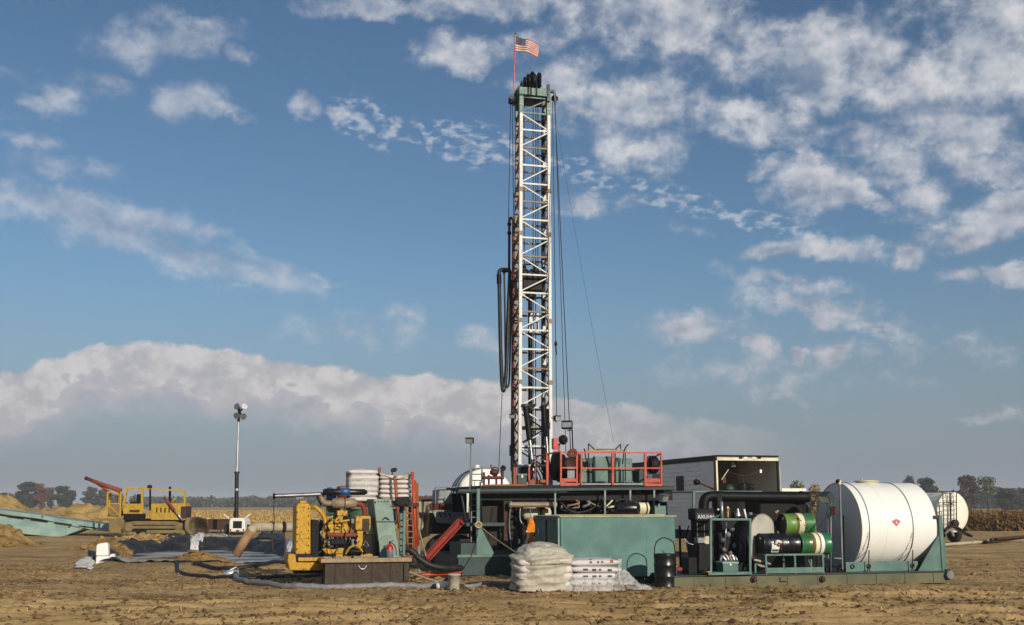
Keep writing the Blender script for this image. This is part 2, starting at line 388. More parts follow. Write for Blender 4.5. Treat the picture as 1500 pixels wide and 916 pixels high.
paint('tank_grey', '8d8f90', .55, wear=.05, wearc='5a5048', dirt=.25, dirtc='7b7a74', streak=.2, scale=1.0, var=.08, bump=.05)
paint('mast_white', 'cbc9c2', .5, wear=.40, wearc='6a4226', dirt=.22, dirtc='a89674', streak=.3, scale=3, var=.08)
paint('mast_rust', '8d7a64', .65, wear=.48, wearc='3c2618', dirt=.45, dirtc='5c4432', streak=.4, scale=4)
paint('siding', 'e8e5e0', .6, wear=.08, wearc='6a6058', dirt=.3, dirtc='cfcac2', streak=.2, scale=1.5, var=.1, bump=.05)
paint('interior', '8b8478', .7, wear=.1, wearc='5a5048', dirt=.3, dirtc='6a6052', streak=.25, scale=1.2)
paint('green_drum', '24683a', .35, wear=.12, wearc='54401e', dirt=.22, dirtc='3c6a38', streak=.1, scale=2, spec=.5)
paint('olive_drum', '5a7a34', .4, wear=.15, wearc='54401e', dirt=.3, dirtc='5a6a38', streak=.15, scale=2)
paint('band_cream', 'cdc7a8', .45, wear=.1, wearc='7a5a2e', dirt=.2, dirtc='a8a078', streak=.1, scale=2)
paint('band_rust', '6a4a22', .6, wear=.2, dirt=.3, scale=3)
paint('steel', '8a8b8c', .38, .8, wear=.15, wearc='5a4a3c', dirt=.25, dirtc='5c5850', streak=.2, scale=3)
paint('grey_metal', '777a7c', .5, .2, wear=.15, wearc='4a4038', dirt=.3, dirtc='5c5850', streak=.2, scale=3)
paint('alu', 'b9babb', .35, .7, wear=.05, dirt=.15, dirtc='8a8a88', streak=.1, scale=3)
paint('muffler_tan', '8c7a62', .6, .2, wear=.3, wearc='5a3a22', dirt=.35, dirtc='6a5a48', streak=.2, scale=4)
paint('blue_paint', '23507f', .35, wear=.1, wearc='3a3a3c', dirt=.2, dirtc='3c5468', streak=.1, scale=4, spec=.5)
paint('pipe_clay', '8d6a4a', .75, wear=.3, wearc='6a4a30', dirt=.4, dirtc='9a8060', streak=.2, scale=2)
paint('pipe_pale', 'a39880', .7, wear=.15, wearc='6a5a40', dirt=.4, dirtc='8a7a5c', streak=.2, scale=2)
paint('hose_black', '17171a', .55, wear=0, dirt=.35, dirtc='4a4234', streak=0, scale=6)
paint('hose_grey', '77787a', .6, wear=0, dirt=.45, dirtc='8a7858', streak=0, scale=4)
paint('cable', '2b2b2e', .5, .3, wear=0, dirt=.2, dirtc='4a443c', streak=0, scale=5, bump=0)
paint('rubber', '1b1b1c', .8, wear=0, dirt=.4, dirtc='4a4234', streak=0, scale=4)
paint('rope', 'b9a67c', .85, wear=0, dirt=.3, dirtc='8a7850', streak=0, scale=8)
paint('olive_skid', '5c5d48', .8, wear=.2, wearc='5a4630', dirt=.5, dirtc='6a5f40', streak=.2, scale=1.5)
paint('tarp', '9c927c', .85, wear=0, dirt=.4, dirtc='6f634e', streak=.2, scale=2)
paint('dusty_grey', 'aaa79d', .7, wear=.08, wearc='5a5248', dirt=.4, dirtc='8d877a', streak=.3, scale=2)
paint('concrete_wt', 'b9ac8c', .7, wear=.1, dirt=.35, scale=3)
paint('dark_guard', '2b2a27', .7, wear=.1, dirt=.4, dirtc='3a362e', streak=.3, scale=3, spec=.2)
paint('red_sack', '9a4a3a', .7, wear=0, dirt=.3, dirtc='b08a7c', streak=.1, scale=6)
paint('red_gloss', 'b3161a', .3, wear=.05, wearc='4a1a14', dirt=.15, dirtc='6a2420', streak=0, scale=3, spec=.5)
paint('red_faded', 'bd5a60', .5, wear=.05, wearc='d9d0c8', dirt=.2, dirtc='c78a88', streak=0, scale=8, bump=0)
paint('ink', '2e2c33', .6, wear=0, dirt=0, streak=0, bump=0)
paint('ink_pale', 'd9d9d6', .5, wear=0, dirt=.1, streak=0, bump=0)
paint('ink_red', 'a83a34', .6, wear=0, dirt=0, streak=0, bump=0)
paint('flag_red', 'a03434', .8, wear=0, dirt=.1, streak=0, bump=0)
paint('flag_white', 'd2ccc2', .8, wear=0, dirt=.1, streak=0, bump=0)
paint('flag_blue', '2c3452', .8, wear=0, dirt=.1, streak=0, bump=0)
paint('wood', '6a4a30', .8, wear=.2, dirt=.3, streak=.2, scale=3)
paint('rag_brown', '6a3a22', .9, wear=0, dirt=.3, streak=0, scale=4)
paint('rag_orange', 'd27a1a', .85, wear=0, dirt=.2, dirtc='9a4a14', streak=0, scale=6)
paint('white_plastic', 'dedcd6', .4, wear=0, dirt=.2, dirtc='b8ac90', streak=.1, scale=3, var=.05)
paint('shade_window', '17191c', .2, wear=0, dirt=.2, dirtc='2a2a28', streak=0, scale=2, spec=.6, bump=0)
paint('bucket_white', 'b9b3a4', .5, wear=.42, wearc='2b2520', dirt=.5, dirtc='3a322a', streak=.4, scale=7)

def sack_mat(name, hx, hx2):
    m = paint(name, hx, .6, wear=0, dirt=.35, dirtc=hx2, streak=.1, scale=4, var=.08, bump=.5); return m
sack_mat('sack_white', 'cbc2bc', 'a1968e'); sack_mat('sack_cream', 'b0a488', '877860'); sack_mat('sack_clean', 'c6c2c0', 'a9a3a0')
paint('sage', '75887c', .55, wear=.12, wearc='4a4a3c', dirt=.3, dirtc='6d7868', streak=.25, scale=1.6)

def film_mat(name, hx, alpha=.55, rough=.22):
    m = bpy.data.materials.new(name); m.use_nodes = True; t = N(m.node_tree); t.n.clear()
    b = t.new('ShaderNodeBsdfPrincipled'); tr = t.new('ShaderNodeBsdfTransparent'); mx = t.new('ShaderNodeMixShader'); out = t.new('ShaderNodeOutputMaterial')
    co = t.new('ShaderNodeTexCoord').outputs['Object']; n = t.noise(co, 7, 5, .65); n2 = t.noise(t.mapping(co, scale=(1, 1, 3)), 16, 4, .7)
    b.inputs['Base Color'].default_value = hexc(hx) + (1,); t.put(b.inputs['Roughness'], t.lin(n, .3, .7, rough, rough + .25))
    b.inputs['Specular IOR Level'].default_value = .6
    bp = t.new('ShaderNodeBump'); bp.inputs['Strength'].default_value = .7; bp.inputs['Distance'].default_value = .03; t.l.new(n2, bp.inputs['Height']); t.l.new(bp.outputs[0], b.inputs['Normal'])
    t.l.new(t.lin(n, .3, .7, max(0, alpha - .25), min(1, alpha + .25)), mx.inputs[0]); t.l.new(tr.outputs[0], mx.inputs[1]); t.l.new(b.outputs[0], mx.inputs[2]); t.l.new(mx.outputs[0], out.inputs[0])
    MAT[name] = m
film_mat('wrap_film', 'bdb6a4', .8, .3); film_mat('clear_film', 'd6d4d0', .42)

def liner_mat(name, hx, rough, dirtc, amt):
    m = bpy.data.materials.new(name); m.use_nodes = True; t = N(m.node_tree); b = t.n['Principled BSDF']
    co = t.new('ShaderNodeTexCoord').outputs['Object']; n = t.noise(co, .8, 5, .6); n2 = t.noise(co, 5, 5, .7)
    t.l.new(t.mix(t.math('MULTIPLY', t.sstep(t.math('ADD', t.math('MULTIPLY', n, .6), t.math('MULTIPLY', n2, .4)), .5, .62), amt), hexc(hx), hexc(dirtc)), b.inputs['Base Color'])
    t.put(b.inputs['Roughness'], t.lin(n2, .3, .7, rough, rough + .25))
    bp = t.new('ShaderNodeBump'); bp.inputs['Strength'].default_value = .6; bp.inputs['Distance'].default_value = .06; t.l.new(n2, bp.inputs['Height']); t.l.new(bp.outputs[0], b.inputs['Normal'])
    MAT[name] = m
liner_mat('liner_black', '14161a', .5, '5a5244', .5)
liner_mat('sheet_white', 'd3d1cc', .5, 'a89a80', .35)
liner_mat('sheet_grey', '9d9c92', .55, '8a7650', .55)

def water_mat():
    m = bpy.data.materials.new('pit_water'); m.use_nodes = True; t = N(m.node_tree); b = t.n['Principled BSDF']
    co = t.new('ShaderNodeTexCoord').outputs['Object']; n = t.noise(co, .35, 5, .6); n2 = t.noise(co, 3, 4, .6)
    t.l.new(t.mix(t.sstep(n, .42, .6), hexc('4f4c42'), hexc('a7a49a')), b.inputs['Base Color'])
    t.put(b.inputs['Roughness'], t.sstep(n, .42, .6, .08, .6))
    bp = t.new('ShaderNodeBump'); bp.inputs['Strength'].default_value = .1; bp.inputs['Distance'].default_value = .03; t.l.new(n2, bp.inputs['Height']); t.l.new(bp.outputs[0], b.inputs['Normal'])
    MAT['pit_water'] = m
water_mat()

def soil_mat(name, c1, c2, c3, sc=1.0):
    m = bpy.data.materials.new(name); m.use_nodes = True; t = N(m.node_tree); b = t.n['Principled BSDF']
    co = t.new('ShaderNodeTexCoord').outputs['Object']
    n0 = t.noise(co, .07 * sc, 4, .55); n1 = t.noise(co, .55 * sc, 6, .65); n2 = t.noise(co, 5.5 * sc, 6, .7); n3 = t.noise(co, 24 * sc, 4, .7)
    c = t.mix(t.sstep(n1, .32, .68), hexc(c1), hexc(c2))
    c = t.mix(t.math('MULTIPLY', t.sstep(n0, .42, .62), .5), c, hexc(c3))
    nt = t.noise(t.mapping(co, rot=(0, 0, .12), scale=(.09 * sc, .55 * sc, 1)), 1.0, 5, .62)      # moist and packed bands left by wheels
    c = t.mix(t.math('MULTIPLY', t.sstep(nt, .50, .64), .5), c, [v * .55 for v in hexc(c1)]); c = t.mix(t.math('MULTIPLY', t.sstep(nt, .44, .34), .4), c, [min(1, v * 1.25) for v in hexc(c2)])
    c = t.mix(t.math('MULTIPLY', t.sstep(n2, .60, .72), .4), c, [v * .45 for v in hexc(c1)])
    c = t.mix(t.math('MULTIPLY', t.sstep(n2, .42, .30), .45), c, [min(1, v * 1.35) for v in hexc(c2)])
    c = t.mix(t.math('MULTIPLY', t.sstep(n3, .58, .68), .35), c, [v * .5 for v in hexc(c1)])
    t.l.new(c, b.inputs['Base Color']); b.inputs['Roughness'].default_value = .95; b.inputs['Specular IOR Level'].default_value = .12
    h = t.math('ADD', t.math('MULTIPLY', n2, .7), t.math('MULTIPLY', n3, .3))
    bp = t.new('ShaderNodeBump'); bp.inputs['Strength'].default_value = .9; bp.inputs['Distance'].default_value = .06; t.l.new(h, bp.inputs['Height']); t.l.new(bp.outputs[0], b.inputs['Normal'])
    MAT[name] = m
def plant_mat(name, c1, c2, trans=.25, rough=.8):
    m = bpy.data.materials.new(name); m.use_nodes = True; t = N(m.node_tree); b = t.n['Principled BSDF']
    co = t.new('ShaderNodeTexCoord').outputs['Object']; n = t.noise(co, .5, 4, .6)
    g = t.new('ShaderNodeNewGeometry').outputs['Random Per Island']
    f = t.math('ADD', t.math('MULTIPLY', g, .6), t.math('MULTIPLY', n, .4))
    t.l.new(t.mix(t.sstep(f, .2, .75), hexc(c1), hexc(c2)), b.inputs['Base Color']); b.inputs['Roughness'].default_value = rough; b.inputs['Specular IOR Level'].default_value = .15
    MAT[name] = m

# ================================================================ ground and terrain
_rs = np.random.RandomState(3); _P = np.concatenate([_rs.permutation(512)] * 3); _GR = _rs.randn(512, 2); _GR /= np.linalg.norm(_GR, axis=1)[:, None]
def perlin(x, y):
    x = np.asarray(x, float); y = np.asarray(y, float); xi = np.floor(x).astype(int); yi = np.floor(y).astype(int); xf = x - xi; yf = y - yi
    u = xf ** 3 * (xf * (xf * 6 - 15) + 10); v = yf ** 3 * (yf * (yf * 6 - 15) + 10)
    def g(a, b):
        i = _P[(_P[(xi + a) & 511] + ((yi + b) & 511))] ; gg = _GR[i]
        return gg[..., 0] * (xf - a) + gg[..., 1] * (yf - b)
    return (1 - v) * ((1 - u) * g(0, 0) + u * g(1, 0)) + v * ((1 - u) * g(0, 1) + u * g(1, 1))
def fbm(x, y, o=4, l=2.1, p=.5):
    s = 0; a = 1; f = 1
    for _ in range(o): s = s + a * perlin(x * f + 13.7 * _, y * f - 7.3 * _); a *= p; f *= l
    return s
def sst(a, b, x): t = np.clip((x - a) / (b - a), 0, 1); return t * t * (3 - 2 * t)

def pit_mask(x, y):                      # 1 inside the reserve pit
    u = (x + .275 * y) / 4.3; v = (y - 49.5) / 12.0; r = (np.abs(u) ** 3 + np.abs(v) ** 3) ** (1 / 3)
    return r + .06 * fbm(x * .3, y * .3, 3)
RUTS = [(-6.0, 17.5, .10, .25), (-4.6, 17.2, .10, .25), (3, 19.8, .13, .3), (3, 21.3, .13, .3), (9, 24.5, .22, .28), (9, 26.0, .22, .28), (-9, 22.5, -.05, .25), (-9, 24.0, -.05, .25)]
def ground_h(x, y):
    near = sst(200, 60, np.hypot(x, y))
    h = .07 * fbm(x * .13, y * .13, 3) + near * (.05 * fbm(x * .9, y * .9, 3) + .022 * np.abs(fbm(x * 3.1, y * 3.1, 3)))
    rough = sst(-.05, .35, fbm(x * .22 + 9, y * .35 + 4, 3))
    h = h + near * rough * .085 * np.abs(fbm(x * 2.2, y * 2.2, 4)) + near * rough * .03 * fbm(x * 7, y * 7, 2)
    for (x0, y0, sl_, w) in RUTS:
        d = (y - (y0 + sl_ * (x - x0) + .5 * fbm(x * .12, x * 0 + y0, 2))) / w
        h = h - .10 * np.exp(-d * d) * (.6 + fbm(x * .5, y * .5, 2)) + .05 * np.exp(-(np.abs(d) - 1.6) ** 2 * 3)
    m = pit_mask(x, y)
    h = h - 1.5 * sst(1.0, .62, m) + .16 * np.exp(-((m - 1.12) / .10) ** 2) * near
    return h
def gz(x, y): return float(ground_h(np.array([x]), np.array([y]))[0])

soil_mat('soil', '957a51', 'bb9d6d', 'a4865a'); soil_mat('spoil', '8d7245', 'ae9460', '9c8150', 1.4); soil_mat('clod', '7a6240', 'a0835a', '896e4a', 2); soil_mat('clod_moist', '5c4a33', '7a6344', '67533a', 2)
soil_mat('spoil_red', '7c623c', '9a7c4b', '856a40', 1.4)
def ground_mat():
    """bare tan earth of the site that passes into straw-coloured field beyond its edge"""
    m = MAT['soil']; t = N(m.node_tree); b = t.n['Principled BSDF']; src = b.inputs['Base Color'].links[0].from_socket
    co = t.new('ShaderNodeTexCoord').outputs['Object']; s = t.new('ShaderNodeSeparateXYZ'); t.l.new(co, s.inputs[0])
    n = t.noise(co, .05, 4, .6); f = t.sstep(t.math('ADD', s.outputs[1], t.math('MULTIPLY', t.math('SUBTRACT', n, .5), 40)), 86, 98)
    rows = t.noise(t.mapping(co, scale=(.03, 1.2, 1)), 1.0, 3, .6)
    c = t.mix(t.sstep(rows, .35, .65), hexc('9a7c48'), hexc('b59a62'))
    n5 = t.noise(co, 1.6, 5, .7); c = t.mix(t.math('MULTIPLY', t.sstep(n5, .5, .68), .45), c, hexc('7d6038'))
    t.l.new(t.mix(f, src, c), b.inputs['Base Color'])
ground_mat()

th = np.concatenate([np.linspace(-math.pi, -.75, 26)[:-1], np.linspace(-.75, -.52, 16)[:-1], np.linspace(-.52, .52, 760), np.linspace(.52, .75, 16)[1:], np.linspace(.75, math.pi, 26)[1:-1]])
rr = np.concatenate([[1.0, 4, 8, 11, 13], np.geomspace(15, 46, 330), np.geomspace(46, 90, 90)[1:], np.geomspace(90, 2500, 46)[1:]])
T, Rr_ = np.meshgrid(th, rr); X = np.sin(T) * Rr_; Y = np.cos(T) * Rr_; Z = ground_h(X, Y)
nT, nR = len(th), len(rr)
V = np.stack([X, Y, Z], -1).reshape(-1, 3)
i, j = np.meshgrid(np.arange(nT), np.arange(nR - 1)); i2 = (i + 1) % nT
Fq = np.stack([j * nT + i, j * nT + i2, (j + 1) * nT + i2, (j + 1) * nT + i], -1).reshape(-1, 4)
def np_mesh(name, V, F, mat, smooth=True, k=4):
    me = bpy.data.meshes.new(name); me.vertices.add(len(V)); me.vertices.foreach_set('co', np.ascontiguousarray(V, dtype=np.float32).ravel())
    me.loops.add(F.size); me.loops.foreach_set('vertex_index', np.ascontiguousarray(F, dtype=np.int32).ravel()); me.polygons.add(len(F))
    me.polygons.foreach_set('loop_start', np.arange(0, F.size, k, dtype=np.int32))
    me.polygons.foreach_set('use_smooth', np.full(len(F), smooth)); me.update(calc_edges=True); me.validate()
    me.materials.append(MAT[mat]); o = bpy.data.objects.new(name, me); C.objects.link(o); return o
V = np.vstack([V, [[0, 0, 0]]]); 
g = np_mesh('ground', V, Fq[:, ::-1], 'soil')
tag(g, 'tan bare churned earth of the drill site', None, kind='structure')

# clods and straw lying on the ground
ICO = []
_t = (1 + 5 ** .5) / 2
ICV = np.array([(-1, _t, 0), (1, _t, 0), (-1, -_t, 0), (1, -_t, 0), (0, -1, _t), (0, 1, _t), (0, -1, -_t), (0, 1, -_t), (_t, 0, -1), (_t, 0, 1), (-_t, 0, -1), (-_t, 0, 1)]) / 1.9
ICF = np.array([(0, 11, 5), (0, 5, 1), (0, 1, 7), (0, 7, 10), (0, 10, 11), (1, 5, 9), (5, 11, 4), (11, 10, 2), (10, 7, 6), (7, 1, 8), (3, 9, 4), (3, 4, 2), (3, 2, 6), (3, 6, 8), (3, 8, 9), (4, 9, 5), (2, 4, 11), (6, 2, 10), (8, 6, 7), (9, 8, 1)])
def clods(name, x, y, size, mat, label, z=None):
    n = len(x); rs = np.random.RandomState(n)
    v = ICV[None] * (1 + .35 * rs.randn(n, 12, 1)) * (size[:, None, None] * np.stack([rs.uniform(.7, 1.4, n), rs.uniform(.7, 1.4, n), rs.uniform(.45, .8, n)], -1)[:, None, :])
    a = rs.uniform(0, 6.28, n); ca, sa = np.cos(a)[:, None], np.sin(a)[:, None]
    vx = v[..., 0] * ca - v[..., 1] * sa; vy = v[..., 0] * sa + v[..., 1] * ca
    zz = ground_h(x, y) if z is None else z
    V = np.stack([vx + x[:, None], vy + y[:, None], v[..., 2] + (zz + size * .25)[:, None]], -1).reshape(-1, 3)
    F = (ICF[None] + (np.arange(n) * 12)[:, None, None]).reshape(-1, 3)
    return tag(np_mesh(name, V, F, mat, False, 3), label, None, kind='stuff')
rs = np.random.RandomState(11)
def scatter(n, y0, y1, half=.53):
    r = np.sqrt(rs.uniform(y0 ** 2, y1 ** 2, n)); a = rs.uniform(-half, half, n); return np.sin(a) * r, np.cos(a) * r
x, y = scatter(28000, 16, 46); keep = (fbm(x * .22 + 9, y * .35 + 4, 3) + .25 * rs.randn(len(x)) > .12) & (pit_mask(x, y) > 1.0); x, y = x[keep], y[keep]
clods('soil_clods', x, y, np.clip(rs.lognormal(-3.75, .55, len(x)), .012, .095), 'clod', 'small brown clods of earth strewn over the site')
cx_, cy_ = scatter(90, 16.5, 34); kk = rs.randint(0, 90, 8000); x = cx_[kk] + rs.randn(8000) * .9 * (.5 + rs.rand(90)[kk]); y = cy_[kk] + rs.randn(8000) * .38; keep = pit_mask(x, y) > 1.05; x, y = x[keep], y[keep]
clods('moist_clods', x, y, np.clip(rs.lognormal(-3.9, .5, len(x)), .01, .07), 'clod_moist', 'patches of dark moist crumbs of earth in the foreground')
def straws(name, n, y0, y1, mat, label, L=(.06, .26), wd=.006):
    x, y = scatter(n, y0, y1); k = pit_mask(x, y) > 1.02; x, y = x[k], y[k]; n = len(x)
    a = rs.uniform(0, 6.28, n); l = rs.uniform(*L, n); w = wd * rs.uniform(.8, 2.2, n); up = np.abs(rs.randn(n)) * .25
    dx, dy = np.cos(a) * l, np.sin(a) * l; px_, py_ = -np.sin(a) * w, np.cos(a) * w; z0 = ground_h(x, y) + .012; z1 = ground_h(x + dx, y + dy) + .012 + up * l
    V = np.stack([np.stack([x - px_, y - py_, z0], -1), np.stack([x + px_, y + py_, z0 + .006], -1), np.stack([x + dx + px_, y + dy + py_, z1 + .006], -1), np.stack([x + dx - px_, y + dy - py_, z1], -1)], 1).reshape(-1, 3)
    F = np.arange(n * 4).reshape(-1, 4); return tag(np_mesh(name, V, F, mat, False), label, None, kind='stuff')
plant_mat('straw', '94794a', 'c2aa76'); plant_mat('stalk_dark', '4f3d26', '7d6440')
straws('straw_litter', 4500, 15.5, 42, 'straw', 'pale bits of straw scattered over the earth', (.04, .15), .005)
straws('stalk_litter', 6500, 15.5, 42, 'stalk_dark', 'dark broken stalks trodden into the earth', (.05, .16), .008)

# ---- stubble and standing corn
def blades(name, x, y, hgt, wid, mat, label, per=3, lean=.3):
    n = len(x); x = np.repeat(x, per); y = np.repeat(y, per); n = len(x); a = rs.uniform(0, 6.28, n); h = hgt * rs.uniform(.6, 1.2, n); w = wid * rs.uniform(.6, 1.4, n)
    lx, ly = rs.randn(n) * lean * h, rs.randn(n) * lean * h; dx, dy = np.cos(a) * w / 2, np.sin(a) * w / 2; z = ground_h(x, y)
    V = np.stack([np.stack([x - dx, y - dy, z], -1), np.stack([x + dx, y + dy, z], -1), np.stack([x + lx + dx * .6, y + ly + dy * .6, z + h], -1), np.stack([x + lx - dx * .6, y + ly - dy * .6, z + h], -1)], 1).reshape(-1, 3)
    return tag(np_mesh(name, V, np.arange(n * 4).reshape(-1, 4), mat, False), label, None, kind='stuff')
plant_mat('stubble', '7d6236', 'c0a264')
n = 26000; yy = 88 * (330 / 88) ** rs.uniform(0, 1, n); yy = np.round(yy / 1.5) * 1.5 + rs.randn(n) * .12; xx = rs.uniform(-.56, .50, n) * yy
blades('corn_stubble', xx, yy, .42, .11, 'stubble', 'dry tan stubble of the harvested field behind the site')
plant_mat('corn_dry', '523b22', '8a683c')
n = 5200; yy = rs.uniform(0, 1, n) ** 1.6 * 60 + 86; yy = np.round(yy / .9) * .9 + rs.randn(n) * .06; xx = yy * rs.uniform(.24, .60, n); k = (yy > 86 + 14 * sst(.40, .30, xx / yy)); xx, yy = xx[k], yy[k]; n = len(xx)
zz = ground_h(xx, yy); hh = rs.uniform(.95, 1.5, n); Vs = []; Fs = []; o = 0
a = rs.uniform(0, 6.28, n); dx, dy = np.cos(a) * .025, np.sin(a) * .025; lx, ly = rs.randn(n) * .12, rs.randn(n) * .12
Vs.append(np.stack([np.stack([xx - dx, yy - dy, zz], -1), np.stack([xx + dx, yy + dy, zz], -1), np.stack([xx + lx + dx, yy + ly + dy, zz + hh], -1), np.stack([xx + lx - dx, yy + ly - dy, zz + hh], -1)], 1).reshape(-1, 3))
for kf in range(8):
    t0 = rs.uniform(.2, .98, n); a = rs.uniform(0, 6.28, n); L = rs.uniform(.35, .75, n); w = rs.uniform(.035, .07, n); z0 = zz + hh * t0; bx, by = xx + lx * t0, yy + ly * t0
    ex, ey = np.cos(a) * L, np.sin(a) * L; sx, sy = -np.sin(a) * w, np.cos(a) * w; dz = rs.uniform(-.5, .12, n)
    Vs.append(np.stack([np.stack([bx - sx, by - sy, z0], -1), np.stack([bx + sx, by + sy, z0 - .02], -1), np.stack([bx + ex + sx, by + ey + sy, z0 + dz], -1), np.stack([bx + ex - sx, by + ey - sy, z0 + dz - .03], -1)], 1).reshape(-1, 3))
V = np.vstack(Vs); tag(np_mesh('standing_corn', V, np.arange(len(V)).reshape(-1, 4), 'corn_dry', False), 'brown dry corn standing in the field at right', None, kind='stuff')

# ---- mounds of spoil
def mound(name, label, cx, cy, rx, ry, h, mat, seed, rot=0.0, rough=.25, nclod=120):
    rs2 = np.random.RandomState(seed); n = 70; u = np.linspace(-1, 1, n); U, Vv = np.meshgrid(u, u); r = np.hypot(U, Vv) + .18 * fbm(U * 2 + seed, Vv * 2, 3)
    hh = sst(1.0, .05, r) * h; lx = U * rx; ly = Vv * ry
    hh = hh * (1 + .5 * fbm(U * 2.2 + seed * 3, Vv * 2.2, 3)) + rough * sst(1, .5, r) * np.abs(fbm(lx * 1.3 + seed, ly * 1.3, 4)) - .12 * sst(.9, 1.05, r)
    wx = cx + lx * math.cos(rot) - ly * math.sin(rot); wy = cy + lx * math.sin(rot) + ly * math.cos(rot); base = ground_h(wx, wy)
    V = np.stack([wx - cx, wy - cy, hh + base], -1).reshape(-1, 3); i, j = np.meshgrid(np.arange(n - 1), np.arange(n - 1)); i = i.ravel(); j = j.ravel()
    o = np_mesh(name, V, np.stack([j * n + i, j * n + i + 1, (j + 1) * n + i + 1, (j + 1) * n + i], -1), mat); o.location = (cx, cy, 0); tag(o, label, None, kind='structure')
    k = rs2.randint(0, n * n, nclod * 2); sel = [q for q in k if hh.ravel()[q] > .04][:nclod]
    if sel:
        c = clods('spoil_clods', wx.ravel()[sel], wy.ravel()[sel], np.clip(rs2.lognormal(-2.7, .5, len(sel)), .03, .22), mat, 'loose lumps of earth on the ' + label.split(' at ')[0].split(' beside ')[0], (hh + base).ravel()[sel])
        del c['label'], c['kind']; c.parent = o; c.location = (-cx, -cy, 0); c.name = 'clods'; c['kind'] = 'stuff'
    return o
p = G(20, 768); mound('dirt_mound', 'long pale mound of tan earth behind the teal steel hull', -40.5, 84, 12, 5, 2.45, 'spoil', 1, .0, .3)
mound('dirt_mound', 'lower pale earth bank running right from the big mound', -33.5, 86, 8, 4, 1.75, 'spoil', 2, .0, .3)
mound('dirt_mound', 'reddish earth heap at the left edge in front of the hull', -26.6, 56, 3.3, 2.2, 1.0, 'spoil_red', 3, 0, .35)
mound('dirt_mound', 'cloddy brown spoil bank along the left rim of the pit', -17.6, 52.5, 3.6, 2.3, .22, 'spoil_red', 4, .5, .35, 260)
mound('dirt_mound', 'cloddy spoil between the bulldozer and the pit liner', -20.6, 61.5, 2.6, 2.4, .15, 'spoil', 5, 0, .3, 160)
mound('dirt_mound', 'low tan spoil heap on the far rim of the pit', -18.2, 64.5, 3.4, 2.0, .14, 'spoil', 6, 0, .2, 100)
mound('dirt_mound', 'rounded reddish earth bar on the near rim of the pit', -10.4, 37.3, 1.55, .9, .34, 'spoil_red', 8, 0, .10, 40)

# ---- reserve pit: liner, water, loose sheets
def sheet_np(name, mat, X, Y, Z, label, cat, thick=.012):
    nv, nu = X.shape; cx_, cy_ = float(X.mean()), float(Y.mean()); i, j = np.meshgrid(np.arange(nu - 1), np.arange(nv - 1)); i = i.ravel(); j = j.ravel()
    o = np_mesh(name, np.stack([X - cx_, Y - cy_, Z], -1).reshape(-1, 3), np.stack([j * nu + i, j * nu + i + 1, (j + 1) * nu + i + 1, (j + 1) * nu + i], -1), mat)
    o.location = (cx_, cy_, 0); md = o.modifiers.new('thickness', 'SOLIDIFY'); md.thickness = thick; md.offset = 1
    return tag(o, label, cat)
an, vv = np.meshgrid(np.linspace(0, 2 * math.pi, 261), np.linspace(0, 1, 45)); ra = .02 + vv * (1.10 + .05 * np.sin(an * 5) + .04 * np.sin(an * 11 + 1))
ly = 49.5 + 12.0 * ra * np.sign(np.sin(an)) * np.abs(np.sin(an)) ** .75; lx = -.275 * ly + 4.3 * ra * np.sign(np.cos(an)) * np.abs(np.cos(an)) ** .75
sheet_np('pit_liner', 'liner_black', lx, ly, ground_h(lx, ly) + .04 + np.abs(.13 * fbm(lx * .9, ly * .9, 4)) + .028 * np.sin(an * 46 + 3 * np.sin(an * 7)) * np.clip(vv - .35, 0, 1), 'wrinkled black plastic liner draped in the reserve pit', 'liner')
wm = MB(); pts = []
for k in range(64):
    an = 2 * math.pi * k / 64; y = 49.5 + 12 * .86 * math.copysign(abs(math.sin(an)) ** .7, math.sin(an)); x = -.275 * y + 4.3 * .86 * math.copysign(abs(math.cos(an)) ** .7, math.cos(an)); pts.append((x, y, -.36))
wm.add(pts, [tuple(range(64))]); tag(wm.build('pit_water', 'pit_water'), 'grey foamy drilling water in the lined pit', None, kind='structure')
def flat_sheet(name, mat, label, corners, h=.06, nu=26, nv=16, bump=.16, seed=0, sc=1.6):
    A, B, Cc, D = [np.array(c) for c in corners]; u, v = np.meshgrid(np.linspace(0, 1, nu + 1), np.linspace(0, 1, nv + 1)); u3, v3 = u[..., None], v[..., None]
    e = .06 * np.sin(u * 9 + seed) + .05 * np.sin(v * 13 + seed * 2); p = (A * (1 - u3) + B * u3) * (1 - v3) + (D * (1 - u3) + Cc * u3) * v3
    x = p[..., 0] + e * .6; y = p[..., 1] + e * 2; edge = np.minimum(np.minimum(u, 1 - u), np.minimum(v, 1 - v)) * 4
    return sheet_np(name, mat, x, y, ground_h(x, y) + .03 + np.minimum(1, edge + .15) * (np.abs(bump * 1.6 * fbm((x + seed) * sc, y * sc, 4)) + h * .5), label, 'sheet')
flat_sheet('plastic_sheet', 'sheet_white', 'bright white plastic sheet on the far rim of the pit', [G(276, 797), G(296, 796), G(318, 785), G(284, 785)], .12, bump=.25, seed=1)
flat_sheet('plastic_sheet', 'sheet_white', 'small white sheet scrap right of the bright sheet on the far rim', [G(303, 789), G(330, 789), G(336, 786), G(312, 786)], .1, seed=2)
flat_sheet('plastic_sheet', 'sheet_white', 'flat white sheet on the ground left of the white blocks', [G(108, 833), G(136, 837), G(140, 829), G(120, 826)], .05, seed=3, bump=.10)
flat_sheet('plastic_sheet', 'sheet_grey', 'pale dusty plastic strip along the near left rim of the pit', [G(150, 832), G(262, 833), G(300, 822), G(170, 818)], .14, 40, 18, bump=.22, seed=4)
flat_sheet('plastic_sheet', 'sheet_grey', 'pale liner edge folded over the near rim beside the hose loop', [G(255, 829), G(345, 826), G(372, 818), G(300, 820)], .12, 40, 14, bump=.2, seed=5)
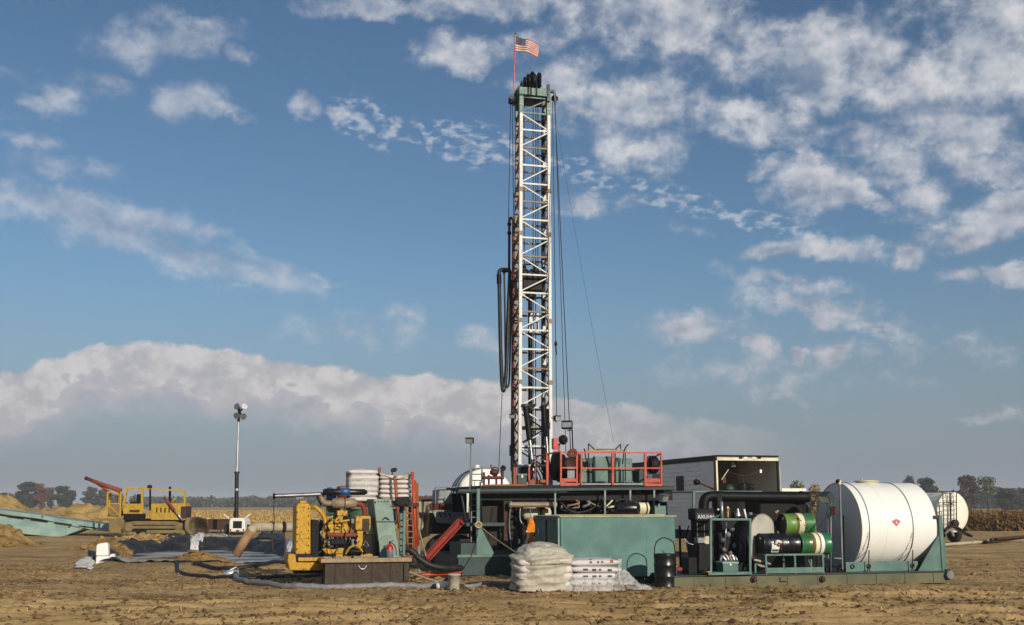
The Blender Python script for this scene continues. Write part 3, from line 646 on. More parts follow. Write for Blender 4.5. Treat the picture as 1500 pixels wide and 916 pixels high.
flat_sheet('plastic_sheet', 'sheet_white', 'thin white sheet edge curling at the right rim of the pit', [G(402, 822), G(411, 822), G(432, 797), G(422, 796)], .25, bump=.25, seed=6)
flat_sheet('plastic_sheet', 'liner_black', 'dark bunched liner end lying beside the bulldozer', [G(235, 800), G(275, 800), G(285, 787), G(238, 788)], .15, bump=.3, seed=7)
flat_sheet('plastic_sheet', 'liner_black', 'dark bunched liner lying behind the pipe on the far rim', [G(372, 795), G(420, 795), G(416, 783), G(378, 784)], .15, bump=.25, seed=8)

# ================================================================ trees
plant_mat('leaf_dark', '232b1d', '3b4430'); plant_mat('leaf_rust', '513629', '74503e'); plant_mat('leaf_olive', '3a3f22', '646a38'); plant_mat('leaf_grey', '33382a', '565644'); plant_mat('leaf_tan', '6a5834', '97814e'); plant_mat('leaf_brown', '3b2c20', '5f4630')
paint('bark', '3a3028', .9, wear=0, dirt=.3, streak=.2, scale=2)
def leaf_quads(cs, n, size, rs2):
    """n leaf clumps spread through blobs cs = [(x,y,z,rx,rz)]"""
    cs = np.array(cs); w = cs[:, 3] ** 2 * cs[:, 4]; k = rs2.choice(len(cs), n, p=w / w.sum()); d = rs2.randn(n, 3); d /= np.linalg.norm(d, axis=1)[:, None]
    r = rs2.uniform(.25, 1.05, n) ** .6; P = cs[k, :3] + d * r[:, None] * np.stack([cs[k, 3], cs[k, 3], cs[k, 4]], -1)
    a = rs2.randn(n, 3); a /= np.linalg.norm(a, axis=1)[:, None]; b = np.cross(a, rs2.randn(n, 3)); b /= np.linalg.norm(b, axis=1)[:, None]; s = size * rs2.uniform(.5, 1.3, n)[:, None]
    return np.stack([P - a * s, P + b * s * .7, P + a * s, P - b * s * .7], 1).reshape(-1, 3)
def tree(label, px, Y, ytop, wpx, mat, seed, trunk=.25, n=4200, group='trees along the far field edge', lobes=26, name='field_tree'):
    rs2 = np.random.RandomState(seed); base = W(px, 738, Y); z0 = gz(base.x, Y); s = FPX / Y; H = (738 - ytop) / s + CAMH - z0; w = wpx / s
    t = Thing(name, label, 'tree', (base.x, Y, z0), 0, group); cs = []
    for _ in range(lobes):
        zz = rs2.uniform(trunk + .05, .9); env = math.sqrt(max(.05, 1 - ((zz - .55) / .5) ** 2)); a = rs2.uniform(0, 6.28); rad = w / 2 * env * rs2.uniform(.2, .72)
        cs.append((math.cos(a) * rad, math.sin(a) * rad, zz * H, w * rs2.uniform(.13, .24), H * rs2.uniform(.07, .13)))
    cs.append((0, 0, H * .88, w * .16, H * .11))
    V = leaf_quads(cs, n, max(.16, w * .04), rs2); o = np_mesh('crown', V, np.arange(len(V)).reshape(-1, 4), mat, False); o.parent = t.o
    mb = MB().path([(0, 0, -.2), (.03 * w, 0, H * trunk), (-.02 * w, 0, H * .55), (0, 0, H * .85)], .1, 6, rs=[.035 * H, .026 * H, .016 * H, .005 * H])
    t.part('trunk', 'bark', mb)
    for k in range(6):
        c = cs[k]; z1 = H * (trunk + .1 * rs2.rand()); t.part('branch', 'bark', MB().path([(0, 0, z1), (c[0] * .5, c[1] * .5, z1 * .4 + c[2] * .6), c[:3]], .1, 5, rs=[.014 * H, .01 * H, .004 * H]))
    return t
for a in [('dark rounded tree, leftmost behind the pale mound', 42, 420, 706, 42, 'leaf_dark', 1, .08), ('rust-brown autumn tree between the dark trees at left', 60, 415, 708, 24, 'leaf_rust', 2, .08),
          ('small dark tree right of the rust-brown one', 75, 430, 714, 18, 'leaf_grey', 3, .08), ('broad dark green tree in the middle of the left row', 95, 420, 712, 32, 'leaf_dark', 4, .08),
          ('dark tree with pointed top behind the bulldozer boom', 130, 440, 713, 26, 'leaf_grey', 5, .08), ('low bushy tree just right of the pointed dark tree', 150, 430, 718, 34, 'leaf_grey', 6, .05),
          ('low bushy tree at the far left edge', 5, 440, 722, 30, 'leaf_dark', 7, .05)]: tree(*a)
for a in [('tree top showing over the white fuel tank', 1334, 330, 697, 22, 'leaf_dark', 11, .25), ('bushy dark tree between fuel tank and far tanker', 1361, 330, 700, 30, 'leaf_dark', 12, .12),
          ('tall brown-leaved tree right behind the far tanker', 1419, 300, 696, 40, 'leaf_brown', 13, .15), ('open-crowned green tree with bare trunk at right', 1447, 310, 698, 40, 'leaf_olive', 14, .45, 900),
          ('dense dark bush right of the open-crowned tree', 1478, 320, 716, 44, 'leaf_dark', 15, .05), ('dark bush at the right edge of the picture', 1500, 330, 715, 30, 'leaf_grey', 16, .05)]: tree(*a, group='trees beyond the corn at right')
tree('round green tree showing above the white box truck', 1164, 150, 705, 42, 'leaf_olive', 21, .1, 1600, 'trees behind the trailer')
tree('tan-brown shrub tree right of the white box truck', 1194, 155, 708, 34, 'leaf_tan', 22, .05, 1500, 'trees behind the trailer')
def far_wood(name, label, segs, Y, mat, seed):
    rs2 = np.random.RandomState(seed); cs = []; s = FPX / Y
    for (x0, x1, ytop) in segs:
        for px in np.arange(x0, x1, 4.0):
            h = (738 - ytop + rs2.uniform(-3, 2.5)) / s + CAMH; x = (px + rs2.uniform(-3, 3) - 750) / s
            for zf in (.3, .7): cs.append((x, Y + rs2.uniform(-12, 12), h * zf, 9 / s, h * .33))
    V = leaf_quads(cs, 60 * len(cs), 1.0, rs2); return tag(np_mesh(name, V, np.arange(len(V)).reshape(-1, 4), mat, False), label, None, kind='stuff')
far_wood('far_wood', 'low dark far-off wood along the left horizon', [(-260, 40, 724), (150, 240, 727), (236, 470, 729), (470, 720, 729)], 640, 'leaf_grey', 31)
far_wood('far_wood', 'low dark far-off wood along the right horizon', [(1130, 1330, 727), (1330, 1440, 722), (1440, 1800, 718)], 480, 'leaf_dark', 32)

# ================================================================ placing on the rig's own grid (turned 15 degrees)
ROT = R(15); RO = Vector((.675, 36.0, 0)); RU = Vector((math.cos(ROT), math.sin(ROT), 0)); RV = Vector((-math.sin(ROT), math.cos(ROT), 0))
def RL(px, b, z=0.0):
    d = ray(px, 738); d = Vector((d.x, d.y, 0)); t = (b + RO.dot(RV)) / d.dot(RV); p = d * t; return Vector((p.x, p.y, z))
def FL(px, Y, z=0.0): p = W(px, 738, Y); return Vector((p.x, Y, z))
def sit(p): return Vector((p.x, p.y, gz(p.x, p.y)))
def mirror_copy(o, parent=None):
    c = o.copy(); C.objects.link(c)
    if parent: c.parent = parent
    return c
def floodlight(label, loc, rot, head, aim, post=None, mat='black_paint', size=(.24, .16, .17), group='floodlights of the rig', glass='alu', pr=.022, postmat='grey_metal'):
    """head and post are points in local space; aim = (yaw, tilt)"""
    t = Thing('floodlight', label, 'floodlight', loc, rot, group); sx, sy, sz = size
    m = MB().prism([(-sx / 2, -sz / 2), (sx / 2, -sz / 2), (sx / 2, sz / 2), (-sx / 2, sz / 2)], -sy / 2, sy * .2)
    m.add([(-sx / 2, sy * .2, -sz / 2), (sx / 2, sy * .2, -sz / 2), (sx / 2, sy * .2, sz / 2), (-sx / 2, sy * .2, sz / 2), (-sx / 4, sy * .6, -sz / 4), (sx / 4, sy * .6, -sz / 4), (sx / 4, sy * .6, sz / 4), (-sx / 4, sy * .6, sz / 4)],
          [(4, 5, 6, 7), (0, 1, 5, 4), (1, 2, 6, 5), (2, 3, 7, 6), (3, 0, 4, 7)])
    h = m.build('lamp_housing', mat, t.o); h.location = head; h.rotation_euler = (aim[1], 0, aim[0])
    MB().box(-sx * .43, sx * .43, -sy / 2 - .012, -sy / 2 - .004, -sz * .42, sz * .42).build('lens', glass, h)
    MB().beam((-sx / 2, -sy / 2 - .03, sz / 2 + .01), (sx / 2, -sy / 2 - .03, sz / 2 + .01), .09, .012).build('visor', mat, h)
    if post:
        t.part('post', postmat, MB().path([post[0], post[1]], pr, 8))
        t.part('bracket', postmat, MB().beam(Vector(head) - Vector((0, 0, sz * .75)), post[1], .035))
    return t

def sack_mesh(lx, ly, lz, seed, e=.45):
    rs2 = np.random.RandomState(seed); nu, nv = 20, 10; vs = []
    for j in range(nv + 1):
        ph = -math.pi / 2 + math.pi * j / nv
        for i in range(nu):
            a = 2 * math.pi * i / nu; f = lambda w, p: math.copysign(abs(w) ** p, w)
            cz = f(math.cos(ph), .55); x = f(math.cos(a), e) * cz; y = f(math.sin(a), e) * cz; z = f(math.sin(ph), .8)
            d = 1 + .10 * mnoise.noise(Vector((x * 2 + seed, y * 2, z * 1.5))) + .05 * mnoise.noise(Vector((x * 6, y * 6 + seed, z * 5)))
            vs.append((x * lx / 2 * (1 + (d - 1) * .5), y * ly / 2 * (1 + (d - 1) * .5), z * lz / 2 * d * (1 - .12 * (x * x))))
    fs = [(j * nu + i, j * nu + (i + 1) % nu, (j + 1) * nu + (i + 1) % nu, (j + 1) * nu + i) for j in range(nv) for i in range(nu)]
    me = bpy.data.meshes.new('sack'); me.from_pydata(vs, [], fs); me.polygons.foreach_set('use_smooth', [True] * len(fs)); me.update(); return me
def sack(me, mat, parent, loc, rz=0, name='sack'):
    o = bpy.data.objects.new(name, me); C.objects.link(o); o.parent = parent; o.location = loc; o.rotation_euler = (random.uniform(-.03, .03), random.uniform(-.03, .03), rz)
    if not me.materials: me.materials.append(MAT[mat])
    return o

# ================================================================ left side, far
# long teal steel hull lying beside the mound
t = Thing('steel_hull', 'long pale teal steel hull lying tilted beside the earth mound', 'steel hull', sit(FL(60, 74)), R(4))
def PQ(T, pts, b): return [(T.q(x, y, b).x, T.q(x, y, b).z) for x, y in pts]
t.part('hull', 'teal_pale', MB().prism(PQ(t, [(-120, 741), (-60, 747), (0, 756), (60, 763), (115, 770), (128, 771), (122, 775), (100, 783), (84, 786), (40, 782), (-30, 775), (-120, 770)], 0), 0, 2.2), .03)
t.part('skirt', 'teal_pale', MB().prism(PQ(t, [(-120, 757), (20, 769), (96, 779), (100, 784), (84, 787), (20, 781), (-120, 772)], -.07), -.07, -.005), .01)
t.part('deck_plate', 'teal_pale', MB().prism(PQ(t, [(-120, 735), (-60, 741), (0, 747), (60, 755), (110, 763), (155, 768), (156, 779), (122, 774), (60, 760.5), (0, 752.5), (-120, 738.5)], -.12), -.12, 2.3), .01)
for k in range(7):
    x = -95 + 35 * k; y = 740.5 + .1365 * (x + 95); t.part('slot', 'black_iron', MB().beam(t.q(x, y + 1.2, -.14), t.q(x + 25, y + 4.6, -.14), .03, .07))
for x, y in ((102, 771), (124, 773), (62, 757)): t.part('lug', 'dark_rust', MB().tube(t.q(x, y, -.16), t.q(x, y, -.02), .06, 8))

# bulldozer
t = Thing('bulldozer', 'old yellow bulldozer with rusty winch boom parked behind the pit', 'bulldozer', sit(FL(222, 70)), R(5))
q = t.q
for b0 in (0.0, 1.75):
    tr = t.part('track', 'mud_steel', MB().prism(PQ(t, [(178, 774), (183, 766), (195, 763.5), (255, 764), (267, 767), (271, 774), (267, 781), (255, 785), (192, 785), (181, 781)], b0), b0, b0 + .5), .05)
    MB().prism(PQ(t, [(186, 774), (190, 769), (260, 769), (265, 775), (260, 779), (190, 779)], b0 - .02), b0 - .02, b0 + .02).build('recess_shade_panel', 'black_iron', tr)  # proud black panel paints in the shade of the track recess
    for k in range(14):
        xx = 183 + 6.3 * k; c = q(xx, 785, b0); MB().box(c.x - .05, c.x + .05, b0 - .03, b0 + .53, c.z - .05, c.z + .04).build('track_shoe', 'mud_steel', tr)
    for xx in (188, 262):
        c = q(xx, 773, b0); MB().lathe([(.30, -.03), (.30, .02), (.16, .06)], (c.x, b0 - .03, c.z), (0, -1, 0), 16).build('sprocket', 'mud_steel', tr)
    for xx in (203, 216, 229, 242):
        c = q(xx, 779, b0); MB().tube((c.x, b0 - .04, c.z), (c.x, b0 + .1, c.z), .16, 12).build('roller', 'black_iron', tr)
t.boxp('track_beam', 'black_iron', 182, 268, 758, 777, .5, 1.75); t.boxp('track_guard', 'mud_steel', 190, 262, 770.5, 774.5, -.06, -.025, .01)
t.boxp('main_frame', 'yellow_far', 212, 271, 752, 760, .35, 1.95, .03); t.boxp('under_frame', 'black_iron', 181, 213, 752.5, 762, .3, 1.95, .02)
t.part('hood', 'yellow_far', MB().prism(PQ(t, [(221, 755), (221, 738), (270, 737), (272, 741), (272, 762), (221, 762)], .33), .33, 1.9), .03)
t.boxp('radiator_guard', 'dark_rust', 265, 272.5, 742, 760, .3, 1.93, .03)
for k in range(5): t.boxp('louvre', 'black_iron', 229 + 6 * k, 230.5 + 6 * k, 744, 751, .318, .4, 0)
t.part('cab_door', 'yellow_far', MB().prism(PQ(t, [(180, 753), (181, 738), (209, 738), (211, 750), (209, 753)], .25), .25, .33), .02)
t.boxp('step', 'dark_rust', 190, 204, 747, 750, .16, .24, .01)
for (x0, y0, x1, y1) in ((181, 740, 186, 716), (209, 750, 208, 716), (186, 716, 208, 715.5)):
    for b in (.3, 1.9): t.barp('cab_post', 'yellow_far', x0, y0, x1, y1, b, .13)
for x0 in (186, 208): t.part('cab_roof_bar', 'yellow_far', MB().beam(q(x0, 716, .3), q(x0, 716, 1.9) * 1.0, .13))
t.part('seat', 'black_iron', MB().box(q(191, 741, .9).x, q(200, 741, .9).x, .8, 1.4, q(191, 741, .9).z, q(191, 735, .9).z).box(q(200, 741, .9).x, q(203, 741, .9).x, .8, 1.4, q(191, 741, .9).z, q(191, 724, .9).z), .03)
t.pathp('lever', 'dark_rust', [(194, 739, .7), (193, 731, .7)], .03); t.pathp('lever', 'dark_rust', [(197, 739, .7), (196, 728, .7)], .03)
for b in (.4, 1.8):
    t.barp('canopy_rail', 'yellow_far', 208, 716, 268, 719, b, .10); t.barp('canopy_post', 'yellow_far', 271, 741, 270, 718.5, b, .12); t.barp('canopy_post', 'black_iron', 220, 748, 220, 716, b, .10)
    t.pathp('lift_ram', 'rust_boom', [(241, 729, b - .15), (256, 748, b - .25)], .09); t.pathp('ram_rod', 'alu', [(256, 748, b - .25), (268, 763, b - .3)], .045)
t.pathp('brush_guard', 'yellow_far', [(250, 738, .5), (258, 729, .5)], .05)
t.tubep('exhaust_stack', 'black_iron', 249, 740, 249, 713, 1.1, .08)
t.part('air_cleaner', 'black_iron', MB().lathe([(.1, 0), (.16, .05), (.16, .25), (.1, .32)], q(219, 718, 1.1), (0, 0, 1), 12))
t.part('blade', 'mud_steel', MB().prism([(q(x, y, 0).x, q(x, y, 0).z) for x, y in ((276, 758), (283, 759), (279, 766), (279, 774), (284, 782), (277, 783), (273, 774), (273, 766))], -.55, 2.9), .02)
t.part('blade_wing', 'mud_steel', MB().prism(PQ(t, [(276, 757), (303, 760), (304, 782), (277, 783)], 2.9), 2.86, 2.94), .01)
t.barp('push_arm', 'mud_steel', 215, 779, 274, 779, -.25, .2)
for x in (157, 160, 172, 176): t.barp('winch_post', 'yellow_far', x, 757, x + 1, 720, .5 if x in (157, 176) else 1.6, .10)
for (x0, y0, x1, y1) in ((157, 757, 176, 762), (157, 738, 176, 738), (158, 722, 176, 720), (158, 738, 176, 757)): t.barp('winch_brace', 'yellow_far', x0, y0, x1, y1, .5, .08)
t.part('winch_drum', 'mud_steel', MB().lathe([(.42, 0), (.42, .08), (.24, .08), (.24, 1.0), (.42, 1.0), (.42, 1.08)], q(168, 748, .5), (0, 1, 0), 16))
t.boxp('drawbar', 'mud_steel', 160, 181, 760, 781, .3, 1.9, .04)
for b in (.45, 1.65): t.part('boom', 'rust_boom', MB().path([q(177, 719, b), q(150, 710, (b + 1.05) / 2), q(127, 701, 1.05)], .1, 8, rs=[.15, .13, .1]))
t.part('boom_foot', 'rust_boom', MB().path([q(158, 720, .45), q(150, 713, .9), q(140, 707, 1.0)], .09, 8))
t.part('boom_sheave', 'black_iron', MB().tube(q(126.5, 701, .98), q(126.5, 701, 1.12), .13, 14))

# dark steel box on legs
t = Thing('steel_bin', 'dark rusty steel bin on legs between bulldozer and light tower', 'bin', sit(FL(322, 80)), R(8))
t.boxp('body', 'dark_rust', 304, 341, 762, 776, 0, 1.6, .02); t.boxp('rim', 'dark_rust', 303, 342, 761, 763, -.04, 1.64, .0)
for x in (305, 323, 340):
    for b in (.05, 1.5): t.barp('leg', 'dark_rust', x, 776, x, 785, b, .08)
t.barp('lower_rail', 'dark_rust', 304, 780, 341, 780, .05, .06)

# light tower
t = Thing('light_tower', 'white trailer-mounted light tower with tall telescopic mast', 'light tower', sit(FL(347, 75)), R(3)); q = t.q
t.part('trailer_body', 'white_paint', MB().prism(PQ(t, [(335.5, 779), (336, 763), (338, 759), (356, 759), (358.5, 763), (359.5, 779)], 0), 0, 2.0), .05)
t.boxp('rear_panel', 'shade_window', 341.5, 354, 763.5, 774, -.03, .02, .01)
t.boxp('bumper', 'black_iron', 337, 358.5, 780, 783, -.1, .1, .02)
for x in (337.7, 357): t.boxp('tail_lamp', 'red_gloss', x - .9, x + .9, 775, 778, -.05, 0, .005)
t.boxp('number_plate', 'ink', 346, 350, 776.5, 779, -.035, 0, 0)
for x in (332, 362):
    w = t.part('wheel', 'rubber', MB().lathe([(.2, -.11), (.33, -.11), (.35, -.06), (.35, .06), (.33, .11), (.2, .11)], (q(x, 780, .9).x, .9, .35), (1, 0, 0), 20)); MB().tube((q(x, 780, .9).x - .09, .9, .35), (q(x, 780, .9).x + .09, .9, .35), .19, 14).build('rim', 'white_paint', w)
for x0, x1 in ((336, 328), (358, 367)): t.part('outrigger', 'white_paint', MB().beam(q(x0, 760, .6), q(x1, 753, .6), .10, .06))
t.tubep('mast_lower', 'black_paint', 346, 760, 347, 692, .5, .14); t.part('mast_collar', 'alu', MB().tube(q(346.7, 716, .5), q(346.7, 719, .5), .16, 12)); t.part('mast_collar', 'black_paint', MB().tube(q(347, 691, .5), q(347, 693.5, .5), .19, 12))
t.tubep('mast_middle', 'alu', 347, 693, 348.3, 650, .5, .095); t.tubep('mast_upper', 'alu', 348.3, 650, 349.5, 615, .5, .065)
t.part('winch', 'black_iron', MB().box(q(342, 752, .3).x, q(346, 752, .3).x, .2, .5, q(345, 757, .3).z, q(345, 749, .3).z), .02)
hd = t.part('lamp_frame', 'black_iron', MB().beam(q(349.5, 618, .5), q(350.5, 596, .5), .16).beam(q(346, 611, .5), q(357, 596, .5), .10).beam(q(356, 611, .5), q(346, 596, .5), .10))
for (x, y, yaw, tl) in ((348, 596, -.5, .2), (357.5, 596, .5, .2), (347.5, 609, -.3, -.25), (356, 610, .6, -.3)):
    d = Vector((math.sin(yaw), -math.cos(yaw), tl)).normalized(); l = t.part('lamp', 'grey_metal', MB().lathe([(.05, -.16), (.15, -.08), (.22, .06), (.23, .1)], q(x, y, .4), d, 14)); MB().tube(q(x, y, .4) + d * .10, q(x, y, .4) + d * .115, .21, 14).build('lens', 'steel', l)

# white foam blocks left of the pit
t = Thing('foam_block_stack', 'stack of white foam blocks standing left of the pit', 'foam blocks', sit(G(152, 832)), R(14)); q = t.q
me = [MB(), MB(), MB()]
t.part('block', 'white_plastic', t.qb(MB(), 140.5, 159.5, 815, 833, 0, .55), .04); t.part('block', 'white_plastic', MB().prism(PQ(t, [(140, 814.5), (159, 814.5), (158.5, 797), (155, 795), (143, 797), (141, 800)], .03), .03, .5), .04); t.part('block', 'white_plastic', t.qb(MB(), 160.5, 167, 812, 830, .05, .5), .04)

# flow pipe into the pit
t = Thing('flow_pipe', 'clay-coloured flow pipe bending down into the pit', 'pipe', Vector((G(360, 812).x, 46, 0)), 0.0); q = t.q
t.part('pipe_run', 'pipe_pale', MB().tube(q(470, 772, 1.5), q(381, 772.5, 0), .19, 16)); t.part('elbow', 'pipe_pale', MB().path(spline([q(384, 772.5, 0), q(374, 772.5, 0), q(366, 779, -.1)], 6), .20, 14))
t.part('pipe_drop', 'pipe_clay', MB().path([q(367, 778, -.1), q(345, 814, -.3)], .19, 14))
for x in (398, 416): t.part('flange', 'dark_rust', MB().tube(q(x - .9, 772.3, .3), q(x + .9, 772.3, .33), .235, 16)); t.part('support', 'dark_rust', MB().beam(q(x, 778, .33), q(x + 2, 805, .33), .05))

# ================================================================ pump unit
PB = -4.6
t = Thing('pump_engine', 'yellow diesel pump engine with radiator on a yellow skid', 'engine', sit(RL(490, -5.0)), ROT); q = t.q
t.part('skid_bumper', 'yellow', MB().prism(PQ(t, [(422, 812), (433, 812), (434, 824), (476, 824), (476, 830), (470, 836), (424, 836), (421, 822)], -.75), -.75, .75), .03)
t.boxp('skid_rail', 'yellow', 437, 474, 817, 822, -.80, -.70, .01); t.boxp('skid_rail', 'black_iron', 432, 600, 822, 838, -.5, .7, .02)
rd = t.part('radiator', 'yellow', MB().prism(PQ(t, [(433, 812), (434, 742), (437, 737), (453, 738), (455, 745), (455, 812)], -.62), -.62, .66), .025)
t.boxp('radiator_cap', 'yellow', 439, 449, 733.5, 738, -.3, .3, .03, rd)
for k in range(12): c = q(435.5 if k % 2 else 452, 745 + k * 5.4, -.64); MB().tube((c.x, -.645, c.z), (c.x, -.615, c.z), .018, 6).build('bolt', 'black_iron', rd)
t.boxp('radiator_core', 'black_iron', 455, 464, 762, 813, -.5, .6, .01)
for k in range(4): t.boxp('fan_guard_bar', 'black_iron', 457 + k * 2.6, 458 + k * 2.6, 762, 812, -.55, -.52, 0)
t.part('fan', 'black_iron', MB().lathe([(.5, 0), (.5, .08)], q(468, 790, 0), (1, 0, 0), 20))
t.pathp('coolant_pipe', 'yellow', [(453, 744, -.3), (462, 743, -.4), (472, 753, -.45), (476, 764, -.45), (474, 785, -.45), (476, 812, -.4)], .055, 10)
t.boxp('engine_block', 'black_iron', 474, 546, 783, 818, -.38, .45, .04); t.boxp('crankcase', 'yellow', 492, 546, 812, 820, -.42, .45, .03)
t.part('block_side', 'yellow', MB().box(q(478, 812, -.42).x, q(524, 800, -.42).x, -.43, .3, q(478, 812, -.42).z, q(478, 803, -.42).z), .03)
for k in range(3):
    hdp = t.boxp('cylinder_head', 'yellow', 479.5 + k * 10.5, 489 + k * 10.5, 768, 782, -.40, .4, .03); t.boxp('rocker_cover', 'yellow', 480.5 + k * 10.5, 488 + k * 10.5, 763, 768.3, -.36, .36, .03, hdp)
    t.boxp('valve_knob', 'black_iron', 483 + k * 10.5, 486 + k * 10.5, 760.5, 763, -.2, 0, .01, hdp)
t.pathp('intake_manifold', 'rust_boom', [(478, 783, -.5), (495, 784, -.52), (522, 784, -.5)], .06, 10)
for k in range(6): t.pathp('fuel_line', 'steel', [(481 + k * 6, 782, -.47), (483 + k * 6, 790, -.55), (490 + k * 4, 797, -.5)], .012, 5)
t.boxp('injection_pump', 'black_iron', 484, 506, 789, 799, -.60, -.40, .03); t.part('starter', 'black_iron', MB().tube(q(505, 808, -.5), q(530, 808, -.5), .085, 12)); t.part('oil_filter', 'grey_metal', MB().tube(q(517, 801, -.5), q(517, 790, -.5), .06, 12))
t.part('alternator', 'grey_metal', MB().tube(q(480, 797, -.45), q(488, 797, -.45), .1, 14))
t.boxp('valve_box', 'yellow', 494, 509, 748, 756, -.42, -.1, .02); t.pathp('linkage', 'yellow', [(497, 757, -.4), (491, 765, -.42), (512, 762, -.42)], .03)
t.pathp('wiring', 'black_iron', [(512, 754, -.4), (514, 770, -.48), (508, 795, -.5), (512, 815, -.45)], .018)
t.boxp('wiring_box', 'grey_metal', 514, 519, 760, 767, -.46, -.38, .015)
rh = t.boxp('rear_housing', 'yellow', 521, 543, 756, 777, -.42, .45, .03); t.boxp('access_plate', 'rust_tank', 531, 541, 760, 776, -.435, -.40, .005, rh)
t.boxp('rear_column', 'yellow', 523, 531, 778, 816, -.42, .4, .02)
t.part('bell_housing', 'yellow', MB().lathe([(.30, 0), (.36, .04), (.36, .17), (.28, .22)], q(531, 800, .05), (1, 0, 0), 28)); t.torus = None
t.part('hand_hoop', 'yellow', MB().path(spline([q(506, 812, -.55), q(513, 802, -.6), (q(523, 800, -.6)), q(531, 809, -.55)], 6), .028, 8))
t.part('muffler', 'muffler_tan', MB().lathe([(.07, 0), (.135, .05), (.135, .62), (.07, .68)], q(485, 737.5, -.1), (1, 0, 0), 18)); t.part('muffler_band', 'dark_rust', MB().tube(q(504, 737.4, -.1), q(505.5, 737.4, -.1), .142, 18))
t.pathp('exhaust_elbow', 'muffler_tan', [(486, 737.5, -.1), (476, 737, -.1), (471, 731, -.1), (472, 723.5, -.1)], .075, 12); t.pathp('exhaust_riser', 'rust_boom', [(522, 737.5, -.1), (530, 740, -.1), (534, 748, -.1), (534, 758, -.1)], .065, 12)
t.part('air_cleaner', 'black_paint', MB().lathe([(.05, 0), (.085, .03), (.085, .46)], q(473, 721, -.25), (1, 0, .01), 16)); t.part('air_cleaner_band', 'blue_paint', MB().lathe([(.06, 0), (.10, .02), (.10, .25), (.06, .27)], q(497.5, 720.5, -.25), (1, 0, 0), 16)); t.part('air_cleaner_tail', 'black_paint', MB().lathe([(.08, 0), (.08, .40), (.05, .42), (.05, .46)], q(512.5, 721, -.25), (1, 0, 0), 16))
t.boxp('air_intake', 'blue_paint', 479, 493, 721, 733, .05, .4, .05); t.part('air_intake_cap', 'blue_paint', MB().lathe([(.08, 0), (.09, .06), (.04, .09)], q(483, 719, .25), (0, 0, 1), 14))
t.part('turbo_pipe', 'grey_metal', MB().path(spline([q(490, 735, .2), q(496, 747, .1), q(490, 760, 0)], 5), .06, 10)); t.part('expansion_tank', 'teal', MB().tube(q(478, 748, .3), q(493, 748, .3), .14, 14))
rs4 = random.Random(9)
for k in range(22):
    x = rs4.uniform(474, 538); y = rs4.uniform(757, 806); m = rs4.choice(('black_iron', 'black_iron', 'hose_black', 'steel', 'dark_rust')); b = rs4.uniform(-.62, -.45)
    t.pathp('cable_run', m, [(x, y, b), (x + rs4.uniform(-7, 7), y + rs4.uniform(3, 9), b - .05), (x + rs4.uniform(-12, 12), y + rs4.uniform(6, 20), b)], rs4.uniform(.008, .024), 6)
for k in range(9): x = rs4.uniform(478, 536); y = rs4.uniform(770, 808); t.boxp('small_fitting', rs4.choice(('black_iron', 'dark_rust', 'grey_metal')), x, x + rs4.uniform(2, 5), y, y + rs4.uniform(2, 6), -.55, -.42, .01)
t.tubep('exhaust_pipe', 'steel', 474, 724, 401, 727, -.1, .055); t.part('exhaust_cap', 'black_iron', MB().tube(q(403, 727, -.1), q(400, 727.1, -.1), .075, 12)); t.pathp('drip_line', 'cable', [(401.5, 728, -.1), (401, 745, -.1), (402, 768, -.1)], .012)
t.part('exhaust_stay', 'dark_rust', MB().beam(q(463, 725, -.1), q(470, 740, .2), .03))
# belt guard
t = Thing('belt_guard', 'tall sloping teal belt guard right of the yellow engine', 'belt guard', sit(RL(566, -5.0)), ROT); q = t.q
t.part('casing', 'sage', MB().prism(PQ(t, [(546.7, 731), (573, 731), (585.5, 819), (557.5, 819)], -.6), -.6, .75), .02)
t.part('bulge', 'sage', MB().prism(PQ(t, [(557, 817), (555, 793)] + [(557 + 12.5 * (1 - math.cos(a)) , 793 - 9 * math.sin(a)) for a in [math.pi * k / 10 for k in range(1, 10)]] + [(582.5, 793), (585, 817)], -.66), -.66, -.6), .01)
t.part('seam', 'teal_dark', MB().beam(q(551.5, 764.5, -.607), q(578, 764.5, -.607), .012, .03)); t.part('handle', 'black_iron', MB().path(spline([q(560, 762, -.61), q(565, 758, -.67), q(570, 762, -.61)], 4), .012, 6))
for k in range(6): t.part('bolt', 'black_iron', MB().tube(q(549.5 + k * .3, 737, -.615) if k == 0 else q(549.8 + 4.6 * k, 735 if k < 5 else 742, -.615), q(549.8 + 4.6 * k, 735 if k < 5 else 742, -.595), .018, 6))
t.part('flywheel_ring', 'black_iron', MB().lathe([(.62, 0), (.62, .12), (.4, .14)], q(549, 794, .1), (1, 0, 0), 28))
# extinguisher
t = Thing('fire_extinguisher', 'fire extinguisher with red top on the rusty tank rim', 'fire extinguisher', (0, 0, 0), ROT); p0 = RL(572, -6.0); d = ray(572, 818); k = p0.y / d.y; t.o.location = (p0.x, p0.y, CAMH + d.z * k)
t.part('cylinder', 'grey_metal', MB().lathe([(.085, 0), (.1, .015), (.1, .22)], (0, 0, 0), (0, 0, 1), 18)); t.part('shoulder', 'red_gloss', MB().lathe([(.101, .22), (.1, .27), (.06, .34), (.03, .36)], (0, 0, 0), (0, 0, 1), 18)); t.part('valve', 'black_iron', MB().tube((0, 0, .36), (0, 0, .41), .022, 8).beam((-.02, 0, .41), (.1, 0, .45), .03, .015)); t.part('hose', 'hose_black', MB().path(spline([(.02, -.02, .40), (.14, -.03, .3), (.17, -.03, .08)], 5), .014, 6))
